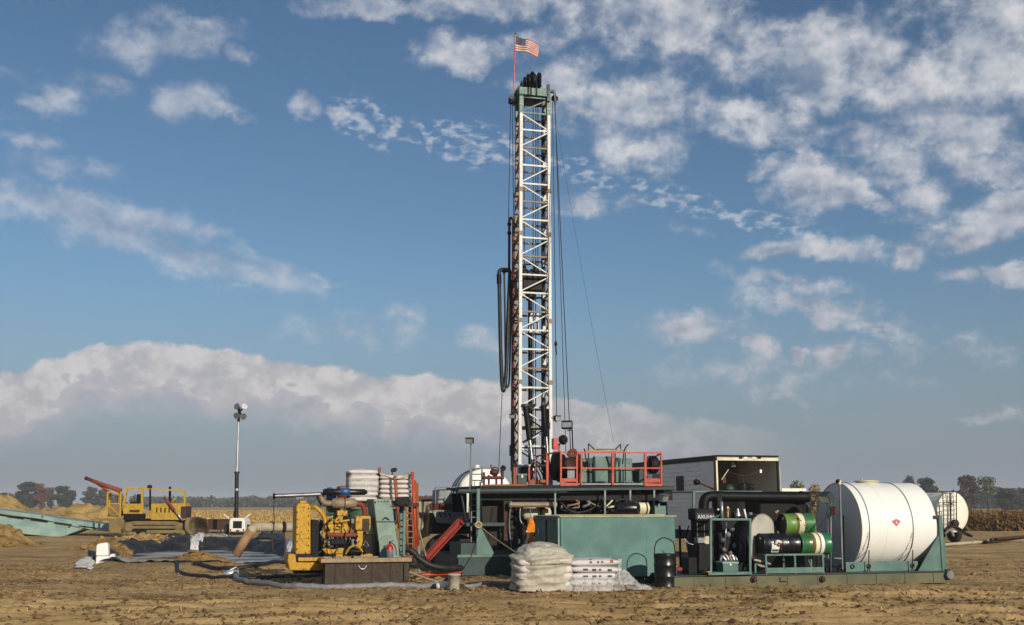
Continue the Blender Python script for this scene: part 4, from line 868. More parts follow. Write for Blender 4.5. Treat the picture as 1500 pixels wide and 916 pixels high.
# rusty tank in front
t = Thing('rusty_tank', 'long rusty steel tank standing in front of the pump engine', 'tank', sit(RL(536, -6.4)), ROT); q = t.q
zb, zt = -.05, q(536, 824, 0).z; xl, xr = q(476, 840, 0).x, q(597, 840, 0).x
for nm, a in (('front_panel', (xl, xr, 0, .03)), ('back_panel', (xl, xr, .87, .9)), ('end_panel', (xl, xl + .03, .031, .869)), ('end_panel', (xr - .03, xr, .031, .869))): t.part(nm, 'rust_tank', MB().box(*a, zb, zt), .004)
t.part('bottom', 'rust_tank', MB().box(xl + .031, xr - .031, .031, .869, 0, .03)); t.part('sludge', 'black_iron', MB().box(xl + .031, xr - .031, .031, .869, .031, zt - .12))
for a in ((xl - .12, xr + .09, -.09, .045), (xl - .12, xr + .09, .86, .96)): t.part('rim', 'muffler_tan', MB().box(*a, zt + .002, zt + .11), .012)
for a in ((xl - .12, xl + .02), (xr - .03, xr + .09)): t.part('rim', 'muffler_tan', MB().box(*a, .046, .859, zt + .002, zt + .108), .012)
t.part('handle', 'alu', MB().path([q(531 + 5.5 * math.cos(a), 828 + 6 * math.sin(a), -.03) for a in [math.pi * k / 8 for k in range(9)]], .016, 6)); t.boxp('end_stiffener', 'rust_tank', 592, 599, 826, 851, -.06, -.002, .01)
for k in range(4): c = q(492 + 27 * k, 840, 0); t.part('stiffener', 'rust_tank', MB().box(c.x - .02, c.x + .02, -.025, -.001, zb, zt - .02))
# green lamp post right of the guard
p = RL(589, -5.4); t = Thing('floodlight', 'black floodlight on a teal post right of the belt guard', 'floodlight', p, ROT, 'floodlights of the rig'); q = t.q
t.part('post', 'teal', MB().box(q(591, 745, 0).x, q(594.5, 745, 0).x, 0, .07, 0, q(591, 745, 0).z), .006); h = t.part('lamp_housing', 'black_iron', MB().prism(PQ(t, [(578, 735), (584, 728.5), (598, 727.5), (601, 731), (599, 741), (589, 743), (580, 741)], -.1), -.1, .18), .02)
t.part('bracket', 'black_iron', MB().beam(q(590, 742, .03), q(592.5, 748, .03), .06)); MB().beam(q(581, 737, -.12), q(597, 738, -.12), .02, .05).build('visor', 'black_iron', h)
# sack rack
t = Thing('sack_rack', 'tall orange steel rack with ladder carrying sack piles', 'rack', sit(RL(590, -1.6)), ROT); q = t.q; zd = q(560, 737, 0).z
for (x0, y0, x1, y1, b) in ((578, 697, 585, 775, -.2), (604, 691, 610, 815, -.1), (608, 704, 607, 818, .1), (611, 708, 612, 800, .9), (509, 693, 510, 815, .9), (556, 685, 556, 815, .5)): t.part('post', 'orange_rust' if x0 != 604 else 'orange', MB().path([q(x0, y0, b), q(x1, y1, b)], .045, 8))
t.part('deck', 'dark_rust', MB().box(q(505, 737, 0).x, q(612, 737, 0).x, -.25, 1.3, zd - .12, zd), .01)
for x in (596, 606): t.part('ladder_rail', 'orange_rust', MB().path([q(x - 3, 742, -.3), q(x + 2, 822, -.5)], .03, 8))
for k in range(8): t.part('rung', 'orange_rust', MB().tube(q(593.5 + k * .5, 752 + k * 9, -.33 - k * .02), q(603.5 + k * .5, 752 + k * 9, -.33 - k * .02), .022, 8))
for x in (588, 601): t.part('leg', 'teal', MB().beam(q(x, 742, .3), q(x, 822, .3), .10))
for x in (512, 560): t.part('leg', 'orange_rust', MB().beam(q(x, 742, .6), q(x, 825, .6), .10))
t.part('hopper', 'teal', MB().lathe([(.9, .9), (.9, .6), (.25, 0)], q(545, 790, .7), (0, 0, 1), 20)); t.part('foot_rail', 'orange_rust', MB().beam(q(590, 815, -.2), q(618, 815, -.2), .06)); t.part('kick_rail', 'orange_rust', MB().beam(q(590, 806, -.2), q(606, 806, -.2), .06))
def pile(label, px0, px1, ytop, b, cols, rows, mat, seeds, deep=1.0, wrapmat=None, dom=0.0):
    t = Thing('sack_pile', label, 'sacks', RL((px0 + px1) / 2, b, 0), ROT, 'sack piles on the rack'); q = t.q; x0, x1 = q(px0, 720, 0).x, q(px1, 720, 0).x; z0 = zd + gz(t.loc.x, t.loc.y) + .01; z1 = q(px0, ytop, 0).z; hz_ = (z1 - z0) / rows; w = (x1 - x0) / cols
    mes = [sack_mesh(w * 1.04, deep, hz_ * 1.14, s, .28) for s in seeds]
    for r in range(rows):
        for c in range(cols): sack(mes[(r + c) % len(mes)], mat, t.o, (x0 + (c + .5) * w + random.uniform(-.02, .02), deep / 2 + random.uniform(-.03, .03), z0 + (r + .5) * hz_), random.choice((0, math.pi)))
    if wrapmat:
        sm = sack_mesh((x1 - x0) * 1.05, deep * 1.05, (z1 - z0) * 1.08, 77, .25); sack(sm, wrapmat, t.o, ((x0 + x1) / 2, deep / 2, (z0 + z1) / 2 + dom), 0, 'wrap')
    return t
pile('pile of white sacks in clear wrap on the rack, left one', 511, 554.5, 688, -1.5, 1, 6, 'sack_white', (1, 2, 3), 1.0, 'clear_film', .03); pile('pile of red-brown sacks on the rack beside the white pile', 496, 510, 712, -1.3, 1, 4, 'red_sack', (8, 9), .8); pile('pile of cream sacks on the rack, right one', 557, 604, 696, -1.5, 2, 6, 'sack_white', (4, 5, 6, 7), .9)
t = Thing('sheet_cover', 'cream cover sheet lying over the right sack pile', 'sheet', RL(580, -1.5, 0), ROT); q = t.q
A = q(557, 694.5, -.05); B = q(605, 694, -.05); o = t.part('cloth', 'sack_cream', MB().grid(lambda u, v: (A.x + (B.x - A.x) * u, -.05 + 1.0 * v, A.z - .05 + .09 * (abs(2 * u - 1)) ** 2 + .02 * math.sin(u * 9 + v * 5) - (.06 if v < .05 else 0)), 16, 8)); o.modifiers.new('thickness', 'SOLIDIFY').thickness = .02
t = Thing('floodlight', 'small dark floodlight peeping over the right sack pile', 'floodlight', RL(576, -.6, 0), ROT, 'floodlights of the rig'); q = t.q
t.part('lamp_housing', 'black_iron', MB().prism(PQ(t, [(573, 691), (574, 686), (581, 685), (582, 689), (579, 692)], 0), 0, .15), .02); t.part('post', 'black_iron', MB().tube(q(574.5, 692, .05), q(574, 737, .05), .02, 8))

# red-painted steel in front of the carrier
t = Thing('red_beam', 'red steel beam leaning up towards the carrier', 'beam', sit(RL(650, -2.6)), ROT); q = t.q
t.part('channel', 'red_steel', MB().beam(q(624, 818, -.1), q(676, 762, .3), .06, .24), .01); t.part('flange', 'red_steel', MB().beam(q(624, 813.5, -.16), q(675, 758.5, .24), .14, .04)); t.part('flange', 'red_steel', MB().beam(q(627, 821.5, -.16), q(678, 766, .24), .14, .04))
t = Thing('red_pipe', 'orange-red pipe lying on the ground below the red beam', 'pipe', sit(RL(650, -3.2)), ROT); q = t.q
t.part('tube', 'orange', MB().tube((-.6, 0, .11), (.55, .1, .16), .06, 12)); t.part('collar', 'red_steel', MB().tube((.45, .09, .155), (.57, .1, .16), .08, 12)); t.part('stub', 'red_steel', MB().tube((-.6, 0, .11), (-.72, -.01, .105), .045, 10))

# carrier end of the rig, grey hood with rail
t = Thing('rig_carrier', 'grey-hooded carrier engine of the rig behind the red beam', 'carrier', sit(RL(672, .6)), ROT); q = t.q
t.part('hood', 'grey_metal', MB().prism(PQ(t, [(641, 738), (643, 717), (661, 717), (664, 738)], .3), .3, 1.4), .03); t.boxp('cab_back', 'black_iron', 662, 684, 723, 752, .5, 1.8, .03)
for p_ in (((638, 738), (638, 714)), ((638, 714), (670, 714)), ((670, 714), (670, 726))): t.part('rail', 'grey_metal', MB().tube(q(*p_[0], .1), q(*p_[1], .1), .022, 8))
for k in range(4): t.part('red_tube', 'maroon', MB().tube(q(629, 738.5 + 2.4 * k, -.05), q(664, 739.5 + 2.4 * k, -.05), .026, 8))
t.part('dark_beam', 'maroon', MB().box(q(605, 731, 2.2).x, q(640, 731, 2.2).x, 2.2, 2.4, q(605, 735, 2.2).z, q(605, 727.5, 2.2).z), .01)
t.part('body_panel', 'grey_metal', MB().prism(PQ(t, [(634, 749), (692, 751), (692, 770), (640, 766)], 0), 0, .08), .01)
for k in range(3): t.part('panel_dent', 'black_iron', MB().prism(PQ(t, [(642 + 7 * k, 752), (646 + 7 * k, 752), (647 + 7 * k, 759)], -.012), -.012, .02))
t.boxp('chassis', 'black_iron', 632, 696, 766, 782, .2, 1.6, .02); t.boxp('under_body', 'black_iron', 634, 700, 752, 768, .15, 2.2, .02)
for x, b in ((648, .15), (676, .15), (650, 1.6)):
    c = q(x, 790, b); w = t.part('wheel', 'rubber', MB().lathe([(.3, 0), (.5, .02), (.54, .08), (.54, .26), (.5, .32), (.3, .32)], (c.x, b, .52), (0, 1, 0), 24)); MB().lathe([(.28, .02), (.28, .1), (.1, .12)], (c.x, b - .02, .52), (0, 1, 0), 18).build('rim', 'black_iron', w)
# draped cloth
t = Thing('draped_tarp', 'cream tarpaulin hanging between the rack and the carrier', 'tarpaulin', sit(RL(622, 1.4)), ROT); q = t.q
def tf(u, v):
    a = q(607, 735, 0); b_ = q(637, 735, 0); low = q(620, 791 - 14 * abs(u - .35), 0).z; x = a.x + (b_.x - a.x) * (u * (1 - .12 * v)); return (x, .1 * math.sin(u * 11 + v * 3) + .06 * math.sin(u * 23), a.z + (low - a.z) * v)
o = t.part('cloth', 'tarp', MB().grid(tf, 26, 18)); o.modifiers.new('thickness', 'SOLIDIFY').thickness = .02
# white tank behind the rig
t = Thing('white_tank', 'round white tank end rising behind the rig deck', 'tank', sit(RL(712, 7.0)), ROT); q = t.q; c = q(711, 729, 0); Rr = q(711, 686.5, 0).z - c.z
t.part('shell', 'tank_white', MB().lathe([(Rr * .001, -.28), (Rr * .5, -.22), (Rr * .8, -.12), (Rr * .95, -.03), (Rr, .04), (Rr, 1.5), (Rr * .8, 1.7)], c, (0, 1, 0), 48, False))
for b in (.2, .75, 1.3): t.part('strap', 'black_iron', MB().torus((c.x, b, c.z), (0, 1, 0), Rr + .005, .025, 48, 6))
for s_ in (-.8, .8): t.part('saddle', 'black_iron', MB().box(c.x + s_ - .15, c.x + s_ + .15, .2, 1.4, 0, c.z - .7), .02)
t.part('top_pipe', 'tank_white', MB().tube((c.x - .2, .6, c.z + Rr - .05), (c.x - .2, .6, c.z + Rr + .15), .1, 12))
# steel ladder + floodlight left of the rig
t = Thing('steel_ladder', 'grey steel ladder at the left end of the rig', 'ladder', sit(RL(698, -1.6)), ROT); q = t.q
for x in (691, 706): t.part('rail', 'grey_metal', MB().tube(q(x, 684, 0), q(x - 1, 800, 0), .025, 8))
for k in range(10): t.part('rung', 'grey_metal', MB().tube(q(691, 686 + k * 9, 0), q(706, 686 + k * 9, 0), .018, 8))
p = RL(688, -1.9); t0 = Thing('tmp', '', '', p, ROT); hq = t0.q(688.5, 645.5, 0); pq = (t0.q(687, 760, 0), t0.q(690, 651, 0)); bpy.data.objects.remove(t0.o)
floodlight('square floodlight on a thin pole left of the mast', p, ROT, hq, (-.5, .15), pq)

# ================================================================ the rig
# substructure
t = Thing('rig_substructure', 'dark teal steel substructure carrying the rig deck', 'substructure', sit(RL(760, -3.0)), ROT); q = t.q
t.boxp('base_skid', 'teal_dark', 671, 800, 815, 842, 0, 5.5, .02); t.boxp('side_panel', 'teal_dark', 675, 699, 796, 815.5, .02, 1.6, .01); t.boxp('base_lip', 'teal', 670, 800, 813, 815.5, -.04, .06, .005)
t.part('gusset', 'teal', MB().prism(PQ(t, [(698, 772), (704.5, 772), (726, 814.5), (698, 814.5)], .02), .02, .07), .006)
t.boxp('post', 'teal', 698.5, 703, 716, 814, .075, .17, .01)
for x, y in ((813, 760), (886, 762), (923, 762), (958, 764)): t.barp('post', 'teal_pale' if x == 813 else 'grey_metal', x, 718, x, y, .12, .05)
t.part('top_rail', 'teal_dark', MB().beam(q(672, 719, .12), q(988, 715.5, .12), .07, .07)); t.part('top_rail', 'black_iron', MB().beam(q(672, 721.5, .12), q(830, 721, .12), .05, .06))
t.pathp('brace', 'teal_dark', [(675, 719, .3), (683, 765, .3)], .03); t.boxp('shelf_beam', 'teal_dark', 683, 740, 766, 771, .5, .7, .01); t.boxp('lower_sill', 'teal_dark', 726, 800, 806, 815, .0, .12, .01)
dk = q(760, 713, 0); t.part('deck', 'black_iron', MB().box(q(700, 713, .5).x, q(985, 713, .5).x, .3, 5.2, q(760, 717.5, .5).z, q(760, 712, .5).z), .01)
t.part('deck_girder', 'black_iron', MB().box(q(702, 720, .5).x, q(985, 720, .5).x, .5, .7, q(760, 733, .5).z, q(760, 718, .5).z)); t.part('light_block_wall', 'black_iron', MB().box(q(688, 720, 4).x, q(958, 720, 4).x, 4.0, 4.1, .1, q(760, 718, 4).z))  # black back wall added to block the light under the deck
t.part('end_wall', 'black_iron', MB().box(q(957, 720, 3.5).x, q(958.5, 720, 3.5).x, 2.4, 3.9, .1, q(760, 718, 2.5).z))
for x0, x1 in ((738, 745.5), (794, 799)): t.boxp('column', 'dark_rust' if x0 < 740 else 'black_iron', x0, x1, 733, 815, .55, .8, .01)
t.part('mud_guard', 'dark_guard', MB().prism(PQ(t, [(706, 742), (729, 741), (737, 744), (727, 808), (708, 808)], .95), .95, 1.0), .01); t.part('guard_rib', 'black_iron', MB().beam(q(722, 743, .93), q(714, 806, .93), .05, .03))
t.part('drum', 'black_iron', MB().lathe([(.65, 0), (.65, .1), (.45, .1), (.45, 1.1), (.65, 1.1), (.65, 1.2)], q(705, 785, 1.8), (1, 0, 0), 28))
for k in range(9): c = q(749, 741 + 8 * k, .5); t.part('chain_link', 'dark_guard', MB().box(c.x - .05, c.x + .05, .48, .56, c.z - .05, c.z + .045), .012)
t.tubep('long_pipe', 'muffler_tan', 745, 739.5, 815, 739.5, .35, .085); t.part('pipe_collar', 'dark_rust', MB().tube(q(803, 739.5, .35), q(807, 739.5, .35), .095, 14)); t.part('pipe_flange', 'grey_metal', MB().tube(q(746, 739.5, .35), q(749, 739.5, .35), .12, 14))
t.part('receiver_tank', 'band_cream', MB().lathe([(.1, 0), (.2, .05), (.2, .85), (.1, .9)], q(765, 752, 1.0), (1, 0, 0), 18)); t.boxp('tank_strap', 'dark_rust', 793, 796, 742, 757, .75, .8, 0)
t.pathp('steam_hose', 'steel', [(762, 744, .4), (762, 762, .4), (771, 775, .38), (784, 790, .36)], .03); t.pathp('steam_hose', 'grey_metal', [(748, 742, .45), (746, 770, .45), (750, 812, .45)], .02)
t.boxp('gear_case', 'black_iron', 752, 790, 775, 812, 1.5, 2.6, .05); t.boxp('gear_case', 'dark_rust', 710, 722, 801, 812, .4, .8, .03); t.part('red_valve', 'maroon', MB().lathe([(.05, 0), (.12, .04), (.12, .1), (.04, .14)], q(748, 811, .3), (0, -1, .2), 14))
rs3 = random.Random(5)
for k in range(26):
    x = rs3.uniform(706, 800); y = rs3.uniform(738, 800); b = rs3.uniform(.9, 2.2); m = rs3.choice(('hose_black', 'black_iron', 'dark_rust', 'grey_metal', 'black_iron', 'teal_dark'))
    if k % 3: t.pathp('hydraulic_hose', m, [(x, y, b), (x + rs3.uniform(-9, 9), y + rs3.uniform(4, 14), b - .15), (x + rs3.uniform(-16, 16), y + rs3.uniform(10, 30), b)], rs3.uniform(.018, .045))
    else: t.boxp('valve_block', m, x, x + rs3.uniform(3, 9), y, y + rs3.uniform(4, 12), b, b + .2, .02)
for k in range(16):
    x = rs3.uniform(818, 905); y = rs3.uniform(724, 742); b = rs3.uniform(.4, 1.1); m = rs3.choice(('hose_black', 'black_iron', 'dark_rust', 'grey_metal', 'muffler_tan'))
    t.pathp('engine_pipe', m, [(x, y, b), (x + rs3.uniform(-6, 6), y + rs3.uniform(3, 9), b - .1), (x + rs3.uniform(-14, 14), y + rs3.uniform(8, 14), b)], rs3.uniform(.016, .04))
# engine under the deck, right
t.boxp('deck_engine', 'black_iron', 825, 905, 736, 768, 1.2, 2.4, .05)
for k in range(5): t.part('exhaust_stub', 'black_iron' if k % 2 else 'dark_rust', MB().path(spline([q(840 + 12 * k, 752, .9), q(843 + 12 * k, 742, .8), q(850 + 12 * k, 737, 1.1)], 4), .06, 9))
t.pathp('sag_hose', 'hose_black', [(820, 735, .6), (838, 750, .5), (862, 748, .5), (880, 735, .6)], .03); t.part('v_bracket', 'band_cream', MB().beam(q(888, 742, .5), q(897, 733, .5), .04).beam(q(889, 743, .5), q(900, 742, .5), .05))
t.part('tank_ledge', 'concrete_wt', MB().box(q(812, 755, -.2).x, q(972, 755, -.2).x, -.3, .1, q(812, 758.5, -.2).z, q(812, 754, -.2).z), .01)
t.part('silencer', 'black_paint', MB().lathe([(.10, 0), (.19, .04), (.19, .62)], q(901, 745, -.1), (1, 0, 0), 22)); t.part('silencer_sleeve', 'band_cream', MB().lathe([(.18, 0), (.18, .30), (.10, .34)], q(935, 745, -.1), (1, 0, 0), 22)); t.part('silencer_band', 'dark_rust', MB().tube(q(944, 745, -.1), q(946, 745, -.1), .187, 22))
t.boxp('control_box', 'teal', 959, 976, 741, 757, -.1, .25, .01); t.pathp('pile_hose', 'hose_black', [(900, 736, .1), (915, 731, .1), (930, 737, .0), (940, 732, .1)], .025)
floodlight('teal floodlight beside the cream silencer under the deck', RL(970, -3.2), ROT, Thing.q(t, 971, 729, -.2) - t.lo(RL(970, -3.2)), (.5, .3), None, 'teal', (.3, .2, .22)).part('bracket', 'grey_metal', MB().beam(Thing.q(t, 968, 733, -.15) - t.lo(RL(970, -3.2)), Thing.q(t, 964, 742, -.15) - t.lo(RL(970, -3.2)), .04))

# orange cloth bundle hanging under the deck
t = Thing('orange_cloth', 'bright orange cloth bundle hanging below the deck', 'cloth', sit(RL(777, -3.05)), ROT); q = t.q
def of(u, v):
    a = 2 * math.pi * u; c = q(777, 760 + 42 * v, 0); w = .10 * (.5 + .7 * math.sin(math.pi * min(1, v * .9 + .1))) * (1 + .3 * math.sin(a * 3 + v * 9)); return (c.x + w * math.cos(a), w * .8 * math.sin(a), c.z)
t.part('cloth', 'rag_orange', MB().grid(of, 20, 14)); t.part('white_knot', 'white_plastic', MB().path(spline([q(771, 778, -.1), q(774, 785, -.12), q(771, 795, -.1), q(775, 801, -.1)], 4), .03, 7)); t.part('hook', 'grey_metal', MB().tube(q(777, 745, 0), q(777, 762, 0), .012, 6))
# rope on the post
t = Thing('rope', 'cream rope coiled on the teal post and stretched down right', 'rope', RL(701, -3.1), ROT); q = t.q
for k in range(4): t.part('coil', 'rope', MB().torus(q(701, 766 + 2.2 * k, .1), (.2 * (k % 2), .1, 1), .05 + .01 * (k % 2), .016, 20, 6))
t.part('bunch', 'rope', MB().torus(q(701, 769, -.02), (.2, 1, 0), .085, .02, 20, 6)); t.part('line', 'rope', MB().path(spline([q(703, 771, .05), q(728, 791, -1.5), q(764, 815, -5.0)], 6), .014, 6))

# green mud tank with its return
t = Thing('mud_tank', 'large plain teal steel mud tank behind the sack pallets', 'tank', sit(RL(890, -6.9)), ROT); q = t.q; z1 = q(890, 757.5, 0).z
t.part('front_panel', 'teal_tank', MB().box(q(821, 800, 0).x, q(990, 800, 0).x, 0, 2.4, .12, z1), .025); t.part('bottom_skid', 'teal_dark', MB().box(q(826, 800, 0).x, q(986, 800, 0).x, .15, 2.0, -.1, .118))
t.part('corner_post', 'teal_pale', MB().box(q(817.5, 800, .05).x, q(820.7, 800, .05).x, .05, .16, 0, z1 - .01), .01)  # paler teal paints in the lit edge of the tank corner
t.part('side_lip', 'teal', MB().box(q(821, 757, 0).x - .05, q(821, 757, 0).x - .003, .2, 2.4, z1 - .09, z1 - .005), .01); t.part('side_rib', 'teal_dark', MB().box(q(821, 757, 0).x - .04, q(821, 757, 0).x - .003, 1.2, 1.26, .12, z1 - .1))
t.part('top_lip', 'concrete_wt', MB().box(q(819, 757, 0).x, q(991, 757, 0).x, -.02, 2.41, z1 + .002, z1 + .03), .006)
t.part('latch', 'alu', MB().tube((q(821, 757, 0).x - .03, 1.9, z1 - .3), (q(821, 757, 0).x - .03, 1.9, z1 - .5), .02, 6))
for k in range(3): x = q(863 + 42 * k, 800, 0).x; t.part('weld_seam', 'teal_tank', MB().tube((x, .002, .15), (x, .002, z1 - .03), .005, 6))

# orange deck rail
t = Thing('deck_railing', 'orange tubular railing round the drawworks deck', 'railing', RL(870, -2.5, 0), ROT); q = t.q
def rail(x0, y0, x1, y1, b=0.0, b2=None, m='orange', w=.042): t.part('rail', m, MB().beam(q(x0, y0, b), q(x1, y1, b if b2 is None else b2), w, w))
def post(x, y0, y1, b=0.0, m='orange', w=.05): t.part('post', m, MB().beam(q(x, y0, b), q(x, y1, b), w, w))
for x, y0, y1, b in ((821.5, 662, 712, 0), (845, 662, 710, 0), (851.5, 664, 711, 0), (897.5, 663, 711, 0), (945, 664, 711, 0), (968.5, 663, 711.5, 0), (801.5, 664, 712, .6), (785, 669, 707, 1.2), (775, 684, 710, 1.4)): post(x, y0, y1, b, 'orange', .07 if x in (801.5, 945, 897.5) else .05)
rail(821, 662.5, 846, 662.5); rail(846, 663, 968.5, 663.5); rail(801.5, 665, 821, 662.5, .6, 0); rail(785, 669, 801.5, 665, 1.2, .6); rail(821, 685.5, 846, 685.5); rail(851, 686, 968.5, 686); rail(968.5, 663.5, 962, 668, 0, 1.5); rail(968.5, 686, 962, 689, 0, 1.5)
t.boxp('toe_board', 'orange', 822, 845.5, 701, 706, -.02, .02, .004); t.boxp('toe_board', 'orange', 821, 847, 707.5, 712, -.03, .03, .004); t.boxp('toe_board', 'orange', 946.5, 967, 701, 707, -.02, .02, .004); t.boxp('toe_board', 'orange', 944, 970, 708.5, 712.5, -.03, .03, .004)
t.boxp('toe_board', 'orange_rust', 775, 801, 703, 710, 1.2, 1.25, .004); t.part('lower_rail', 'grey_metal', MB().beam(q(847, 709.5, .05), q(945, 709, .05), .05)); t.part('floor_edge', 'black_iron', MB().box(q(775, 713, .1).x, q(970, 713, .1).x, .1, 2.6, q(870, 714.5, .1).z, q(870, 711, .1).z))
t.part('rope_bunch', 'rag_brown', MB().torus(q(839, 664, -.02), (0, 1, .3), .10, .05, 14, 7).torus(q(836, 665, -.04), (.4, 1, 0), .08, .04, 14, 7))
# left, lower deck parts: maroon manifold
t = Thing('valve_manifold', 'dark red valve manifold on the left end of the deck', 'manifold', RL(725, -2.2, 0), ROT); q = t.q
for x in (709, 716, 727, 735): t.part('riser', 'maroon', MB().tube(q(x, 711, 0), q(x, 688 + (x % 3) * 4, 0), .035, 8))
t.part('header', 'maroon', MB().tube(q(707, 700, 0), q(738, 700, 0), .05, 10)); t.part('valve', 'maroon', MB().lathe([(.05, 0), (.14, .05), (.14, .14), (.05, .2)], q(724, 697, -.05), (0, 0, 1), 12)); t.part('hand_wheel', 'maroon', MB().torus(q(725, 690, -.08), (0, 1, .2), .11, .018, 18, 6))
t.part('lever', 'rust_boom', MB().tube(q(724, 698, 0), q(719, 681, 0), .03, 8)); t.part('pressure_gauge', 'black_paint', MB().tube(q(737, 686, -.05), q(737, 686, .06), .09, 14)); t.part('foot_strip', 'orange_rust', MB().beam(q(707, 711, -.05), q(775, 711, -.05), .05, .06)); t.part('gauge_stem', 'maroon', MB().tube(q(737, 700, 0), q(737, 688, 0), .02, 6))
for x in (700, 708): t.part('frame_post', 'white_paint', MB().beam(q(x - 3, 712, .3), q(x - 3, 706, .3), .1))
t = Thing('deck_chest', 'teal-grey tool chest on the deck at the mast foot', 'chest', RL(768, -1.6, 0), ROT); q = t.q
t.boxp('body', 'teal_dark', 758, 772, 697, 711, 0, .5, .02); t.boxp('lid', 'teal', 757.5, 772.5, 694, 697, -.02, .52, .01); t.boxp('latch', 'alu', 764, 766, 696, 700, -.03, 0, 0)
t = Thing('winch_post', 'orange-brown steel post at the mast foot', 'post', RL(755, -1.9, 0), ROT); q = t.q
t.boxp('column', 'orange_rust', 752, 757, 684, 712, 0, .14, .01); t.boxp('cap', 'black_iron', 750.5, 758, 679, 684, -.03, .17, .01); t.boxp('foot', 'orange_rust', 749, 762, 709, 712, -.05, .2, .01)

# drawworks
t = Thing('drawworks', 'teal drawworks housing with top rails behind orange railing', 'drawworks', RL(888, -1.3, 0), ROT); q = t.q
t.boxp('housing', 'teal', 849, 927, 671, 711, .35, 1.9, .03); t.boxp('center_panel', 'teal', 871.5, 891, 669, 706, .1, .34, .02); t.boxp('side_panel', 'teal', 902, 926, 688, 707, .12, .34, .015); t.boxp('side_panel', 'teal', 849, 862, 690, 707, .12, .34, .015)
for x0, x1 in ((862.5, 871), (891.5, 898.5)): t.boxp('dark_slot', 'teal_dark', x0, x1, 672, 707, .28, .345, .004)
for x0, y0, x1, y1 in ((861, 671, 868, 682), (889, 668, 897, 680), (904, 670, 909, 684)): t.part('hinge_flap', 'teal_dark', MB().prism(PQ(t, [(x0, y0), (x1, y0 + 1), (x1 + 1, y0 + 6), (x0 + 4, y1)], .0), .02, .09), .005)
t.boxp('base_plate', 'grey_metal', 847, 942, 707.5, 711, .02, 1.8, .01)
for p_ in (((862, 650), (862, 668), (862, 690)), ((862, 650), (871, 659)), ((909, 651), (901, 659)), ((909, 651), (909, 664)), ((916, 664), (916, 705)), ((870, 668), (870, 708)), ((901, 660), (901, 708))):
    t.pathp('rail_post', 'teal_dark', [(x, y, .0) for x, y in p_], .022, sub=2)
t.pathp('brake_lever', 'black_iron', [(912, 680, -.05), (914, 662, -.05), (917, 655, -.05), (920.5, 651, -.05)], .02); t.pathp('brake_lever', 'black_iron', [(859, 678, -.05), (857, 664, -.05), (855.5, 657, -.05)], .02)
t.part('top_beam', 'muffler_tan', MB().beam(q(857, 661, .0), q(917, 660, .0), .09, .07)); t.part('tray', 'dark_rust', MB().beam(q(875, 659, .1), q(902, 659, .1), .2, .05))
t.part('brake_drum', 'black_iron', MB().lathe([(.15, -.02), (.46, 0), (.46, .14), (.38, .16), (.38, .3)], q(812, 683, .4), (1, 0, 0), 32)); t.part('cable_drum', 'dark_rust', MB().lathe([(.3, 0), (.3, .5), (.44, .5), (.44, .56)], q(822, 684, .5), (1, 0, 0), 28)); t.boxp('drum_guard', 'grey_metal', 831, 842, 684, 701, .1, .13, .004); t.boxp('drum_frame', 'teal_dark', 823, 849, 672, 706, .7, 1.3, .02)
t.part('cathead', 'black_iron', MB().lathe([(.1, 0), (.26, .06), (.28, .1), (.28, .26), (.26, .3), (.1, .34)], q(949, 681, .4), (1, 0, 0), 26))
for k in range(4): t.part('tread', 'dark_rust', MB().torus(q(951 + 2.7 * k, 681, .4), (1, 0, 0), .285, .016, 26, 6))
t.part('belt_cover', 'teal_dark', MB().prism(PQ(t, [(936, 690), (941, 685), (950, 700), (945, 708), (936, 708)], .5), .5, 1.0), .02); t.boxp('pipe_rack', 'maroon', 928, 938, 689, 705, .9, 1.1, .01)
# guards round the lamps on the deck
def fl(label, px, b, hx, hy, aim, pbot=None, ptop=None, **kw):
    p = RL(px, b); s_ = Thing('tmp', '', '', p, ROT); h = s_.q(hx, hy, 0); po = (s_.q(*pbot, 0), s_.q(*ptop, 0)) if pbot else None; bpy.data.objects.remove(s_.o); return floodlight(label, p, ROT, h, aim, po, **kw)
fl('tilted floodlight on a dark post right of the mast', 832, -2.0, 831, 624, (-.45, -.25), (839.5, 664), (838, 630), size=(.34, .2, .2), postmat='black_iron')
fl('floodlight clamped to the right mast leg', 814, -.6, 815, 613, (.2, .1), (808, 612), (811, 613), size=(.2, .2, .17))
fl('floodlight with greenish lens on the left mast leg', 752, -.5, 751.5, 610, (-.5, .1), (756, 612), (754, 610), size=(.2, .18, .14), mat='teal_dark', glass='alu')
t = Thing('warning_lamp', 'red box with black horn lamp above the railing', 'lamp', RL(818, -2.2), ROT); q = t.q
t.boxp('red_box', 'red_gloss', 810.5, 817, 642, 658, 0, .2, .012); t.part('horn', 'black_paint', MB().lathe([(.05, -.08), (.13, -.03), (.16, .06), (.12, .14)], q(823, 644.5, 0), (.5, -.85, 0), 18)); t.part('stand', 'orange', MB().beam(q(819, 650, .05), q(819, 664, .05), .06)); t.part('arm', 'orange', MB().beam(q(814, 657, .05), q(820, 652, .05), .04))

